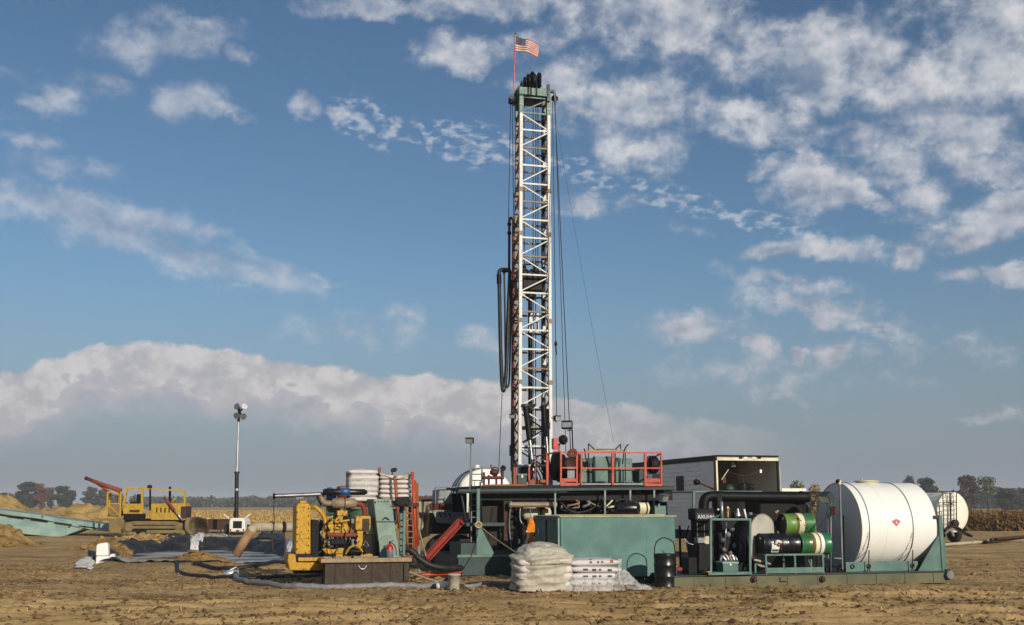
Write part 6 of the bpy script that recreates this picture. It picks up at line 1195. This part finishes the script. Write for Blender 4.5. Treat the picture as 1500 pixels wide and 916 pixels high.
t.pathp('wiring', 'alu', [(1002, 789, .5), (1009, 796, .5), (1016, 798, .5)], .012); t.part('red_pan', 'red_steel', MB().box(q(992, 833, .6).x, q(1008, 833, .6).x, .6, 1.0, zt + .08, zt + .16), .01); t.boxp('side_rack', 'black_iron', 995, 999, 770, 842, 2.3, 2.36, .0); t.pathp('side_brace', 'dark_rust', [(996, 772, 2.2), (1002, 790, 2.25), (1009, 770, 2.25)], .02); t.boxp('tool_bin', 'black_iron', 1008, 1022, 817, 842, .35, .8, .02)
t.boxp('dark_fill_box', 'black_iron', 1098, 1206, 806, 843, 1.2, 2.4, .03); t.boxp('floor_pipes', 'dark_rust', 1102, 1122, 820, 826, .6, .7, .01)  # black box added to darken the bright ground showing under the drums
t = Thing('tool_box', 'small teal tool box on the skid under the engine', 'tool box', SK.o.location, ROT); q = t.q
t.boxp('body', 'teal', 1059, 1082, 826, 842, .05, .45, .012); t.boxp('lid', 'teal_pale', 1058.5, 1082.5, 823.5, 825.8, .03, .47, .008); t.boxp('hasp', 'alu', 1069, 1071.5, 825, 829, .03, .05, 0)
# black tank with grey end
t = Thing('black_tank', 'black steel tank with dusty grey round end on the skid', 'tank', SK.o.location, ROT); q = t.q; c = q(1118, 792, .72); ax = Matrix.Rotation(R(15) * 0 + R(0), 3, 'Z') @ Vector((.485, -.875, 0))
t.part('shell', 'black_paint', MB().lathe([(.66, -1.15), (.70, -1.12), (.70, -.9), (.685, -.88), (.685, -.62), (.70, -.6), (.70, -.02), (.695, 0)], c, ax, 40)); t.part('end_plate', 'dusty_grey', MB().lathe([(.695, .002), (.62, .03), (.3, .05), (.01, .055)], c, ax, 36, False)); t.part('rim', 'muffler_tan', MB().torus(c, ax, .695, .018, 40, 6)); t.part('cradle', 'black_iron', MB().box(c.x - .9, c.x + .2, 1.0, 1.8, zt, c.z - .5), .02)
t.part('top_fitting', 'grey_metal', MB().tube(c + Vector((-.25, .2, .62)), c + Vector((-.25, .2, .74)), .06, 10))
# drums
def drum(label, px0, px1, py, b, body, bands, endmat, bowed=0.0):
    t = Thing('steel_drum', label, 'drum', SK.o.location, ROT, 'drums lying on the skid rack'); q = t.q; a = q(px0, py, b); e = q(px1, py, b); L = (e - a).length; r = .285; ax = (1, 0, 0)
    prof = [(r * .96, 0), (r, .01), (r, .03), (r * .985, .04)]
    for f in (1 / 3, 2 / 3): prof += [(r * .985, L * f - .035), (r * 1.015, L * f - .012), (r * 1.015, L * f + .012), (r * .985, L * f + .035)]
    prof += [(r * .985, L - .04), (r, L - .03), (r, L - .01), (r * .96, L)]
    t.part('shell', body, MB().lathe(prof, a, ax, 40, False)); t.part('end_disc', endmat, MB().lathe([(r * .95, 0), (r * .95, .02)], a + Vector((.012, 0, 0)), ax, 36)); t.part('end_disc', body, MB().lathe([(r * .95, 0), (r * .95, .02)], a + Vector((L - .032, 0, 0)), ax, 36))
    for (f0, f1, m) in bands: t.part('band', m, MB().lathe([(r * 1.019, 0), (r * 1.019, (f1 - f0) * L)], a + Vector((f0 * L, 0, 0)), ax, 40, False))
    t.part('bung', 'alu', MB().tube(a + Vector((.012, -.1, .15)), a + Vector((-.015, -.1, .15)), .035, 10)); return t
drum('black oil drum with white label lying on the rack', 1112, 1166, 797.5, .25, 'black_paint', [], 'black_iron'); drum('bright green drum with cream band lying right of the black drum', 1168, 1211.5, 797, .25, 'green_drum', [(.36, .44, 'band_rust'), (.45, .58, 'band_cream'), (.58, .63, 'band_rust'), (.63, .74, 'ink_pale'), (.2, .23, 'band_rust')], 'black_iron'); drum('olive green drum with cream band lying behind the others', 1145, 1188, 768, .72, 'olive_drum', [(.38, .44, 'band_rust'), (.44, .62, 'band_cream'), (.62, .66, 'band_rust'), (.66, .95, 'green_drum')], 'black_iron')
t = Thing('drum_label', 'white paper label on the black oil drum', 'label', SK.o.location, ROT); q = t.q; c = q(1128, 797.5, .25); t.part('paper', 'ink_pale', MB().grid(lambda u, v: (c.x - .10 + .22 * u, .25 - .292 * math.cos(-.75 + .85 * v), c.z + .292 * math.sin(-.75 + .85 * v)), 3, 8)); t.part('print', 'green_drum', MB().grid(lambda u, v: (c.x - .08 + .18 * u, .25 - .2945 * math.cos(-.62 + .2 * v), c.z + .2945 * math.sin(-.62 + .2 * v)), 2, 4))
t = Thing('drum_rack', 'teal angle-iron rack carrying the drums', 'rack', SK.o.location, ROT); q = t.q; z1 = q(1160, 812.5, 0).z
for x in (1122, 1164.5, 1205.5):
    for b in (-.05, .55): t.part('leg', 'teal', MB().beam(Vector((q(x, 830, -.05).x, b, zt)), Vector((q(x, 830, -.05).x, b, z1)), .05), .003)
for b in (-.05, .55): t.part('top_rail', 'teal', MB().beam(Vector((q(1122, 830, -.05).x, b, z1)), Vector((q(1205.5, 830, -.05).x, b, z1)), .052, .05), .003)
t.part('bottom_rail', 'teal', MB().beam(Vector((q(1122, 830, -.05).x, -.08, zt + .09)), Vector((q(1205.5, 830, -.05).x, -.08, zt + .09)), .02, .14), .003); t.part('brace', 'teal', MB().beam(q(1182, 814, .55), q(1189, 834, .55), .03))
for x in (1122, 1205.5): t.part('side_rail', 'teal', MB().beam(Vector((q(x, 830, -.05).x, -.024, z1)), Vector((q(x, 830, -.05).x, .524, z1)), .045))
def chain(label, pts, parent_loc, r=.03, link=.085, m='dark_rust'):
    t = Thing('chain', label, 'chain', parent_loc, ROT, 'tie-down chains'); P = spline([t.q(*p) if len(p) == 3 and p[0] > 300 else Vector(p) for p in pts], 12); acc_ = 0; last = P[0]; k = 0
    for p in P[1:]:
        while (p - last).length >= link:
            d = (p - last).normalized(); last = last + d * link; s_ = d.cross(Vector((0, 1, 0)) if abs(d.y) < .9 else Vector((0, 0, 1))).normalized(); o_ = d.cross(s_)
            t.part('link', m, MB().beam(last - d * link * .6, last + d * link * .1, .032 if k % 2 else .012, .012 if k % 2 else .032)); k += 1
    return t
chain('rusty chain hanging over the black drum', [(1141, 786, -.02), (1143, 797, -.06), (1146, 812, -.08), (1150, 826, -.08), (1147, 838, -.08)], SK.o.location); chain('chain running from the olive drum to the lamp', [(1168, 757, .42), (1177, 768, .45), (1187, 779, .35)], SK.o.location)
t = Thing('cloth_rag', 'pale purple rag tied on the black drum', 'rag', SK.o.location, ROT); q = t.q; t.part('rag', 'ink_pale', MB().path(spline([q(1136, 797, -.06), q(1139, 793, -.09), q(1144, 795, -.07)], 4), .04, 7)); t.part('knot', 'rag_brown', MB().torus(q(1142, 797, -.08), (0, 1, .3), .05, .02, 12, 6))
# big white fuel tank
t = Thing('fuel_tank', 'big white cylindrical fuel tank with red placard on the skid', 'tank', SK.o.location, ROT); q = t.q; FT = t; bc = 1.25; c = q(1228.5, 769.5, bc); rT = (q(1228.5, 707.5, bc) - c).length; LT = q(1334, 768, bc).x - c.x; ax = (1, 0, 0)
t.part('shell', 'tank_white', MB().lathe([(rT, 0), (rT, LT)], c, ax, 96, False)); t.part('left_end', 'tank_white', MB().lathe([(rT - .015, .0), (rT - .015, .02)], c + Vector((.005, 0, 0)), ax, 72)); t.part('right_end', 'tank_white', MB().lathe([(rT - .01, 0), (rT * .6, .1), (.01, .14)], c + Vector((LT, 0, 0)), ax, 72, False)); t.part('end_rim', 'band_cream', MB().torus(c, ax, rT - .004, .014, 72, 6)); t.part('end_rim', 'tank_white', MB().torus(c + Vector((LT, 0, 0)), ax, rT - .008, .014, 72, 6))
def sp_(x): return q(x, 760, bc - rT).x
for x in (1273, 1337):
    t.part('strap', 'grey_metal', MB().torus((sp_(x), bc, c.z), ax, rT + .006, .014, 96, 6))
for k in range(2): t.part('weld_seam', 'tank_white', MB().torus((c.x + LT * (k + 1) / 3, bc, c.z), ax, rT + .0005, .004, 96, 4))
mh = t.part('manhole', 'band_cream', MB().lathe([(.3, 0), (.3, .06), (.34, .065), (.34, .09), (.05, .11)], (sp_(1308), bc, c.z + rT - .03), (0, 0, 1), 28)); MB().tube((sp_(1298), bc - .1, c.z + rT), (sp_(1298), bc - .1, c.z + rT + .12), .03, 8).build('vent', 'alu', mh)
for s_ in (-1, 1): t.part('saddle', 'teal', MB().prism([(bc + s_ * .35, zt), (bc + s_ * 1.02, zt), (bc + s_ * 1.02, zt + .28), (bc + s_ * .35, zt + .06)] if s_ > 0 else [(bc - 1.02, zt), (bc - .35, zt), (bc - .35, zt + .06), (bc - 1.02, zt + .26)], q(1240, 830, .2).x, q(1346, 830, .2).x, 'yz'), .008)
for x in (1249, 1273, 1337): t.part('lashing_ring', 'dark_rust', MB().torus((q(x, 828, .2).x, .205, zt + .14), (0, 1, 0), .05, .014, 16, 6))
t.part('support_foot', 'black_iron', MB().box(q(1210, 838, .3).x, q(1246, 838, .3).x, .3, .5, zt + .002, zt + .12), .01)
# placard
pc = MB(); 
def pp(du, dv, off=.012): a = math.radians(6) + dv / rT; return (sp_(1312.5) + du, bc - (rT + off) * math.cos(a), c.z + (rT + off) * math.sin(a))
s_ = .14; plq = MB().add([pp(-s_, 0), pp(0, -s_), pp(s_, 0), pp(0, s_)], [(0, 1, 2, 3)]).build('placard', 'ink_pale', t.o); MB().add([pp(-s_ * .98, .0, .016), pp(0, -s_ * .98, .016), pp(s_ * .98, 0, .016), pp(0, .06, .016)], [(0, 1, 2, 3)]).build('placard_field', 'red_faded', plq); MB().add([pp(-.03, -.035, .02), pp(0, -.07, .02), pp(.03, -.035, .02), pp(.0, .0, .02)], [(0, 1, 2, 3)]).build('placard_flame', 'ink_pale', plq)
# right end frame
xR = q(1380.5, 790, .0).x; t = Thing('end_frame', 'teal gusseted end frame holding the fuel tank', 'frame', SK.o.location, ROT); q = t.q
for b in (.02, 2.45): t.part('upright', 'teal', MB().box(xR - .05, xR + .06, b, b + .12, zt, q(1380, 755, .02).z), .008); t.part('gusset', 'teal', MB().prism([(q(1345, 836, .05).x, zt + .002), (xR - .052, zt + .002), (xR - .052, q(1378, 783, .05).z)], b + .03, b + .07), .004)
t.part('top_bar', 'teal_dark', MB().box(xR - .04, xR + .05, .141, 2.44, q(1380, 760, .02).z, q(1380, 755.5, .02).z), .006); t.part('top_hook', 'teal_dark', MB().box(q(1367, 757, .1).x, xR - .052, .04, .14, q(1380, 760, .02).z, q(1380, 755.5, .02).z), .006); t.part('plate', 'teal', MB().box(xR + .061, xR + .09, .02, 2.5, zt, zt + .9), .004)
for x, y0 in ((1273, 779), (1337, 779)):
    chain('tie-down chain on the fuel tank, %s one' % ('left' if x < 1300 else 'right'), [(x + .3, y0, bc - rT - .03), (x + .5, 790, bc - rT - .03), (x - 1, 797, bc - rT - .02), (x - 2, 803, bc - rT + .02)], SK.o.location, link=.07); tt = Thing('tie_rod', 'dark tie rod below the %s tank chain' % ('left' if x < 1300 else 'right'), 'rod', SK.o.location, ROT, 'tie rods'); tt.part('rod', 'dark_rust', MB().path([tt.q(x, 806, .05), tt.q(x - .5, 834, .1)], .016, 6)); tt.part('eye', 'dark_rust', MB().torus(tt.q(x - .5, 836, .1), (0, 1, 0), .04, .014, 12, 6))
    tt.part('slack_line', 'grey_metal', MB().path(spline([tt.q(x - 1, 802, bc - rT + .0), tt.q(x - 9, 813, bc - rT + .06), tt.q(x - 21, 821, bc - rT + .22)], 5), .010, 5))
# sight pipe and lamp at the left end of the tank
t = Thing('sight_pipe', 'pale upright pipe in front of the tank end', 'pipe', SK.o.location, ROT); q = t.q; t.part('tube', 'grey_metal', MB().tube(q(1230, 707, .15), q(1234, 834, .15), .028, 10)); t.part('cap', 'black_iron', MB().lathe([(.03, 0), (.07, .03), (.05, .07)], q(1228.5, 706.5, .15), (-.6, 0, .6), 12)); t.part('tee', 'band_cream', MB().tube(q(1229.5, 710, .15), q(1229.8, 703.5, .15), .045, 10)); t.part('cross_pipe', 'grey_metal', MB().tube(q(1222, 818, .2), q(1233, 818.5, .15), .022, 8)); t.part('guard_bar', 'black_iron', MB().tube(q(1235.5, 755, .2), q(1237, 834, .2), .02, 8)); t.part('side_pipe', 'grey_metal', MB().tube(q(1213, 752, .3), q(1213, 818, .3), .025, 8))
p = SK.o.location; s0 = Thing('tmp', '', '', p, ROT); hq = s0.q(1211, 728, .1); po = (s0.q(1217, 838, .25), s0.q(1217, 737, .2)); bpy.data.objects.remove(s0.o)
fl_ = floodlight('tilted teal floodlight in front of the fuel tank end', tuple(p), ROT, hq, (-1.25, .55), po, 'teal_dark', (.34, .26, .26)); fl_.part('hand_lamp_bar', 'teal_dark', MB().beam(fl_.q(1216, 733, .15), fl_.q(1228, 731.5, .15), .05)); fl_.part('cable', 'hose_black', MB().path(spline([fl_.q(1216, 735, .15), fl_.q(1211, 755, .12), fl_.q(1201, 772, .1)], 5), .018, 6))
t = Thing('red_rag', 'dark red rag hanging below the teal floodlight', 'rag', tuple(p), ROT); q = t.q; t.part('rag', 'maroon', MB().grid(lambda u, v: (q(1219 + 7 * u - 2 * v * (u - .3), 743 + 14 * v, .1).x, .1 + .04 * math.sin(u * 9), q(1220, 742 + 14 * v * (1 - .35 * u), .1).z), 8, 8)).modifiers.new('thickness', 'SOLIDIFY').thickness = .02; t.part('hook', 'grey_metal', MB().path([q(1221, 739, .1), q(1222, 745, .1)], .012, 6))

# far tanker
t = Thing('tanker_trailer', 'cream tanker trailer with rear ladder behind the skid', 'tanker', sit(FL(1395, 60)), R(22)); q = t.q; c = q(1395.5, 750, 0); rT = q(1395, 720.8, 0).z - c.z
t.part('shell', 'tank_cream', MB().lathe([(rT, .0), (rT, 7.0)], c, (0, 1, 0), 64, False)); t.part('end_plate', 'tank_cream', MB().lathe([(rT, 0), (rT * .9, -.06), (rT * .5, -.12), (.01, -.14)], c, (0, 1, 0), 56, False)); t.part('end_rim', 'band_cream', MB().torus(c, (0, 1, 0), rT + .005, .02, 64, 6))
for (x0, x1, m) in ((1381, 1391, 'teal_dark'), (1393, 1401, 'dark_rust')):
    for x in (x0, x1): t.part('ladder_rail', m if x == x0 else 'dark_rust', MB().tube(q(x, 722, -.3), q(x + (1.5 if x0 < 1390 else 0), 773, -.3), .028, 8))
    for k in range(7): t.part('rung', 'grey_metal', MB().tube(q(x0, 727 + 6.6 * k, -.3), q(x1, 727 + 6.6 * k, -.3), .016, 6))
    t.part('ladder_hoop', 'dark_rust', MB().path(spline([q(x0, 739, -.3), q((x0 + x1) / 2, 735.5, -.55), q(x1, 737, -.3)], 4), .022, 6))
t.part('ladder_top', 'black_iron', MB().tube(q(1380, 721, -.25), q(1402, 720.5, -.25), .03, 8)); text_part('813', .30, 'ink', t.o, q(1375.5, 752, -.2), name='number'); 
for y in (737, 740.5): t.part('marking_line', 'grey_metal', MB().box(q(1371, y, -.13).x, q(1378, y, -.13).x, -.12, -.10, q(1371, y + .6, -.13).z, q(1371, y - .4, -.13).z))
t.part('valve', 'dark_rust', MB().lathe([(.08, 0), (.17, .05), (.17, .2), (.1, .25)], q(1396, 766, -.3), (0, -1, 0), 14)); t.part('bracket', 'black_iron', MB().path(spline([q(1400, 761, -.3), q(1404, 766, -.35), q(1402, 772, -.35), q(1396, 770, -.35)], 4), .04, 8))
for k, pts in enumerate((((1385, 775, -.4), (1394, 771, -.6), (1404, 774, -.8), (1416, 782, -1.2), (1424, 786, -1.5)), ((1388, 778, -.4), (1398, 775, -.6), (1408, 780, -.8), (1420, 785, -1.2)), ((1384, 782, -.5), (1392, 777, -.7), (1397, 786, -.8)))): t.part('hose', ('hose_black', 'pipe_pale', 'hose_grey')[k], MB().path(spline([q(*p_) for p_ in pts], 5), .07, 8))
t.part('chassis', 'black_iron', MB().box(c.x - .5, c.x + .5, .1, 7, .55, c.z - rT + .12), .02); t.part('mud_flap', 'rubber', MB().box(c.x - 1.0, c.x - .5, .2, .23, .15, .75)); t.part('top_walkway', 'grey_metal', MB().box(c.x - .25, c.x + .25, .3, 6.5, c.z + rT - .02, c.z + rT + .03)); t.part('top_light', 'yellow', MB().tube(q(1374, 721, .5), q(1374, 719, .5), .05, 8))
for y_ in (.9, 2.1):
    for x_ in (c.x - 1.0, c.x + .7): t.part('wheel', 'rubber', MB().lathe([(.25, 0), (.44, .02), (.48, .08), (.48, .24), (.44, .3), (.25, .3)], (x_, y_, .48), (1, 0, 0), 20))
# pipes lying at right
t = Thing('ground_pipe', 'long pale pipe lying on the ground right of the tanker', 'pipe', sit(G(1440, 793)), 0); t.part('tube', 'pipe_pale', MB().path([t.lo(G(1384, 798, .1)), t.lo(G(1440, 794, .12)), t.lo(G(1540, 788, .1))], .08, 10)); t.part('coupling', 'dark_rust', MB().tube(t.lo(G(1438, 794.1, .12)), t.lo(G(1444, 793.7, .12)), .11, 10))
t = Thing('ground_pipe', 'dark pipe stack lying at the right edge of the site', 'pipe', sit(G(1500, 786)), 0); t.part('tube', 'dark_rust', MB().path([t.lo(G(1452, 791, .25)), t.lo(G(1545, 783, .25))], .09, 10)); t.part('tube', 'dark_rust', MB().path([t.lo(G(1460, 789.5, .3)), t.lo(G(1545, 782, .3))], .07, 10))

# ================================================================ foreground props
# black barrel with hoop
t = Thing('barrel', 'black steel barrel with tall wire hoop beside the mud tank', 'barrel', sit(G(975, 861)), ROT); q = t.q; r = .285; h = q(975, 812, -.2).z
prof = [(r * .97, 0), (r, .012), (r, .03), (r * .985, .04)]
for f in (1 / 3, 2 / 3): prof += [(r * .985, h * f - .03), (r * 1.02, h * f - .01), (r * 1.02, h * f + .01), (r * .985, h * f + .03)]
prof += [(r * .985, h - .04), (r, h - .03), (r, h), (r * .95, h)]
t.part('shell', 'black_paint', MB().lathe(prof, (0, 0, 0), (0, 0, 1), 40, False)); t.part('lid', 'black_iron', MB().lathe([(r * .95, h - .03), (r * .95, h - .02)], (0, 0, 0), (0, 0, 1), 36)); t.part('hoop', 'black_iron', MB().path(spline([(-r * .97, 0, h - .12), (-r * .99, 0, h + .1), (-r * .75, 0, h + .3), (-.02, 0, h + .40), (r * .8, 0, h + .30), (r * .98, 0, h + .08), (r * .97, 0, h - .1)], 6), .014, 7)); t.part('label_strip', 'ink_pale', MB().grid(lambda u, v: ((r * 1.01) * math.cos(-.55 + .25 * u), (r * 1.01) * math.sin(-.55 + .25 * u), h * .38 + .2 * v), 3, 2))
# bucket and jug
t = Thing('bucket', 'oil-stained white bucket on the ground left of the pallets', 'bucket', sit(G(665, 864)), .3); t.part('pail', 'bucket_white', MB().lathe([(.13, 0), (.155, .36), (.165, .36), (.165, .40), (.155, .40)], (0, 0, 0), (0, 0, 1), 28)); t.part('sludge', 'black_iron', MB().lathe([(.15, .37), (.15, .385)], (0, 0, 0), (0, 0, 1), 24)); t.part('bail', 'grey_metal', MB().torus((0, 0, .38), (0, 1, .4), .16, .006, 18, 5, 0, math.pi))
t = Thing('jug', 'small white plastic jug lying left of the stained bucket', 'jug', sit(G(649, 862)), -.4); t.part('body', 'white_plastic', MB().lathe([(.02, -.17), (.09, -.16), (.10, -.1), (.10, .06), (.06, .13), (.025, .16), (.025, .19)], (0, 0, .1), (1, .2, .15), 20)); t.part('cap', 'ink', MB().tube((.185, .037, .128), (.215, .043, .132), .03, 10))
t = Thing('oily_rag', 'black oily rag heap beside the stained bucket', 'rag', sit(G(657, 858)), 0); t.part('cloth', 'black_iron', MB().grid(lambda u, v: (-.25 + .5 * u, -.15 + .4 * v, .03 + .13 * math.sin(u * math.pi) * math.sin(v * math.pi) * (1 + .5 * math.sin(u * 11 + v * 7))), 14, 12)); t.part('fold', 'black_iron', MB().path(spline([(-.2, -.05, .05), (0, .05, .14), (.18, .0, .06)], 5), .04, 7))
# hoses
def gpath(pts, lift=.05):
    P = spline([G(x, y) for x, y in pts], 8); return [Vector((p.x, p.y, gz(p.x, p.y) + lift)) for p in P]
def ghose(label, pts, r, m, group='hoses on the ground', fit=True):
    P = gpath(pts, r * .8); t = Thing('ground_hose', label, 'hose', P[0], 0, group); t.part('hose', m, MB().path([p - P[0] for p in P], r, 9))
    if fit:
        for a, b in ((0, 1), (-2, -1)): d = (P[b] - P[a]); t.part('end_fitting', 'dark_rust', MB().tube(P[a] - P[0], P[a] - P[0] + d.normalized() * .25, r * 1.25, 10))
    return t
ghose('grey suction hose from the pit valve to the bucket', [(344, 845), (346, 851), (360, 856), (395, 861), (440, 864.5), (520, 864), (600, 862), (655, 859)], .075, 'hose_grey'); ghose('grey hose running from the bucket under the pallets', [(672, 862), (700, 861), (740, 857.5), (770, 856)], .06, 'hose_grey')
ghose('dark hose looping along the near rim of the pit', [(276, 822), (263, 829), (259, 836), (266, 842), (300, 846.5), (340, 849.5), (380, 849.5), (430, 848), (470, 846)], .055, 'hose_black'); ghose('second black hose lying behind the reddish earth bar', [(285, 836), (330, 839), (380, 837), (410, 832), (425, 822)], .07, 'hose_black')
t = Thing('hose_coupling', 'pale hose coupling lying at the near rim of the pit', 'coupling', sit(G(338, 845)), .2); t.part('body', 'alu', MB().lathe([(.07, -.2), (.1, -.15), (.1, .1), (.07, .2)], (0, 0, .1), (1, .1, .1), 14)); t.part('lever', 'alu', MB().beam((-.05, 0, .18), (.15, .02, .28), .03)); t.part('flange', 'grey_metal', MB().tube((.19, .02, .12), (.23, .02, .125), .12, 14))
t = Thing('suction_hose', 'thick black hose sagging from the pump to the rig', 'hose', RL(600, -3.4), ROT); q = t.q; t.part('hose', 'hose_black', MB().path(spline([q(592, 803, .0), q(604, 808, -.1), (q(614, 818, -.1)), q(630, 828, -.15), q(650, 832, -.1), q(676, 832, .2)], 6), .085, 10)); t.part('coupling', 'dark_rust', MB().tube(q(590, 802.5, .0), q(596, 804, -.03), .115, 12))
t = Thing('plank', 'pale plank leaning on the ground right of the rusty tank', 'plank', sit(G(615, 845)), 0); t.part('board', 'concrete_wt', MB().beam(t.lo(G(598, 838, .25)), t.lo(G(640, 853, .05)), .1, .03)); t.part('splinter', 'concrete_wt', MB().beam(t.lo(G(610, 848, .05)), t.lo(G(634, 844, .05)), .05, .02))
t = Thing('drain_post', 'short pipe stub standing behind the rusty tank', 'pipe', sit(RL(614, -3.2)), ROT); q = t.q; t.part('stub', 'grey_metal', MB().tube(q(613, 800, 0), q(614, 838, 0), .05, 10)); t.part('foot', 'dark_rust', MB().lathe([(.14, 0), (.1, .1), (.05, .14)], (0, 0, 0), (0, 0, 1), 14)); t.part('stay', 'muffler_tan', MB().tube(q(612, 770, .1), q(624, 815, -.1), .025, 8))

# pallet of wrapped sacks (tall mound)
t = Thing('wrapped_pallet', 'tall bulging pallet of cream sacks under torn film', 'pallet', sit(G(800, 868)), R(10)); q = t.q; wdt = q(842, 830, 0).x - q(758, 830, 0).x; xm = (q(842, 830, 0).x + q(758, 830, 0).x) / 2
rows_ = 5; hh_ = .17; mesA = [sack_mesh(wdt * .50, .58, .22, s_) for s_ in (21, 22, 23, 24)]
for r_ in range(rows_):
    for c_ in range(2):
        for d_ in range(2) if r_ < 4 else (0.5,): sack(mesA[int(r_ + c_ * 2 + d_) % 4], 'sack_cream' if r_ else 'sack_white', t.o, (xm + (c_ - .5) * wdt * (.45 if r_ < 4 else .25) + random.uniform(-.04, .04), .25 + d_ * .55, .19 + r_ * hh_ + random.uniform(-.01, .01)), random.choice((0, math.pi)) + random.uniform(-.08, .08))
ztop = q(800, 795, 0).z
def wf(u, v):
    a = 2 * math.pi * u; z = ztop * (1 - v ** 1.7) if v < .62 else ztop * (1 - .62 ** 1.7) * (1 - (v - .62) / .38) + .03
    rr_ = (min(1, (v / .50)) ** .72) * (1 + .045 * math.sin(z * 33 + 1.6 * math.sin(a * 2)) * (1 if v > .4 else 0) + .05 * math.sin(a * 5 + z * 6)); e_ = .74
    x = xm + .5 * wdt * 1.04 * rr_ * math.copysign(abs(math.cos(a)) ** e_, math.cos(a)) * (1.0 if v < .75 else 1 + .16 * (v - .75) * math.sin(a * 7)); y = .5 + .64 * rr_ * math.copysign(abs(math.sin(a)) ** e_, math.sin(a))
    n_ = mnoise.noise(Vector((x * 3, y * 3, z * 7))) * .055 + mnoise.noise(Vector((x * 9, y * 9, z * 22))) * .02; return (x + n_ * math.cos(a), y + n_ * math.sin(a), max(.01, z + n_ * .6))
t.part('film', 'wrap_film', MB().grid(wf, 120, 60)); t.part('pallet_base', 'wood', MB().box(xm - wdt * .47, xm + wdt * .47, .0, 1.05, .0, .10), .01)
# pallet of printed sacks
t = Thing('sack_pallet', 'low pallet of white printed sacks in clear film', 'pallet', sit(G(877, 867)), R(10)); q = t.q; x0, x1 = q(836, 840, 0).x, q(911, 840, 0).x; w_ = x1 - x0; ztop = q(870, 820, 0).z; nr = 4; hs = (ztop - .12) / nr; mesB = [sack_mesh(w_ * 1.02, .56, hs * 1.12, s_, .3) for s_ in (31, 32, 33)]
for r_ in range(nr):
    for d_ in range(2):
        o = sack(mesB[(r_ + d_) % 3], 'sack_clean', t.o, ((x0 + x1) / 2 + random.uniform(-.02, .02), .25 + d_ * .52, .12 + (r_ + .5) * hs), 0)
        if d_ == 0:
            zf = .0; yf = -.285
            if r_ < 3:
                for k, (f, wd_) in enumerate(((-.22, .12), (-.05, .10), (.06, .06), (.25, .10))): MB().box(f * w_ - wd_ / 2, f * w_ + wd_ / 2, yf - .004, yf + .01, zf - .02 - (.01 if k % 2 else 0), zf + .02).build('print', 'ink', o)
            else:
                MB().add([(-.18, -.22, hs * .57), (-.08, -.25, hs * .52), (-.12, -.27, hs * .44)], [(0, 1, 2)]).build('print', 'ink', o); MB().box(.28 * w_ , .28 * w_ + .07, -.29, -.27, -.005, .06).build('print', 'ink_red', o)
                for f in (-.12, .02, .1): MB().box(f * w_, f * w_ + .05, -.295, -.27, .0, .035).build('print', 'ink', o)
t.part('pallet_base', 'wood', MB().box(x0 + .03, x1 - .03, .02, 1.0, 0, .11), .01)
def wf2(u, v):
    a = 2 * math.pi * u; z = (ztop + .02) * (1 - v) ; flare = max(0, v - .6) * (.32 + .12 * math.sin(a * 9)) ; e_ = .3
    x = (x0 + x1) / 2 + (w_ * .53 + flare * .5) * math.copysign(abs(math.cos(a)) ** e_, math.cos(a)); y = .5 + (.57 + flare * .6) * math.copysign(abs(math.sin(a)) ** e_, math.sin(a)); n_ = mnoise.noise(Vector((x * 4, y * 4, z * 6))) * .05; return (x + n_ * math.cos(a), y + n_ * math.sin(a), max(.012, z + n_ * .4))
t.part('film', 'clear_film', MB().grid(lambda u, v: wf2(u, .55 + .45 * v), 90, 16)); t.part('film', 'clear_film', MB().grid(lambda u, v: wf2(-.17 + .30 * u, v), 24, 24))
# loose film
t = Thing('plastic_film', 'crumpled clear film trailing right of the printed sacks', 'film', sit(G(932, 868)), R(8)); q = t.q; x0, x1 = q(908, 860, 0).x, q(956, 860, 0).x
t.part('film', 'clear_film', MB().grid(lambda u, v: (x0 + (x1 - x0) * u, .75 * v - .05, .03 + (.34 * (1 - u) ** .8 + .1 * math.sin(u * 6)) * math.sin(math.pi * min(1, v * .9 + .08)) + .10 * abs(mnoise.noise(Vector((u * 6, v * 6, 1)))) + .06 * abs(mnoise.noise(Vector((u * 17, v * 15, 4))))), 46, 32)); t.part('fold', 'clear_film', MB().grid(lambda u, v: (x0 + (x1 - x0) * (.2 + .75 * u), .2 * v - .12, .02 + .08 * v + .06 * abs(mnoise.noise(Vector((u * 12, v * 5, 9))))), 30, 6))

# ================================================================ thin autumn haze over the whole site and fields
hz_m = bpy.data.materials.new('haze_air'); hz_m.use_nodes = True; ht = N(hz_m.node_tree); ht.n.clear(); pv_ = ht.new('ShaderNodeVolumePrincipled'); ho = ht.new('ShaderNodeOutputMaterial')
pv_.inputs['Color'].default_value = (.86, .90, .97, 1); pv_.inputs['Density'].default_value = .00042; pv_.inputs['Anisotropy'].default_value = 0.0; ht.l.new(pv_.outputs[0], ho.inputs['Volume']); MAT['haze_air'] = hz_m
tag(MB().box(-2600, 2600, -2600, 2600, -3, 24).build('haze', 'haze_air'), 'thin pale haze in the air over the fields', None, kind='stuff')
cy.volume_bounces = 0
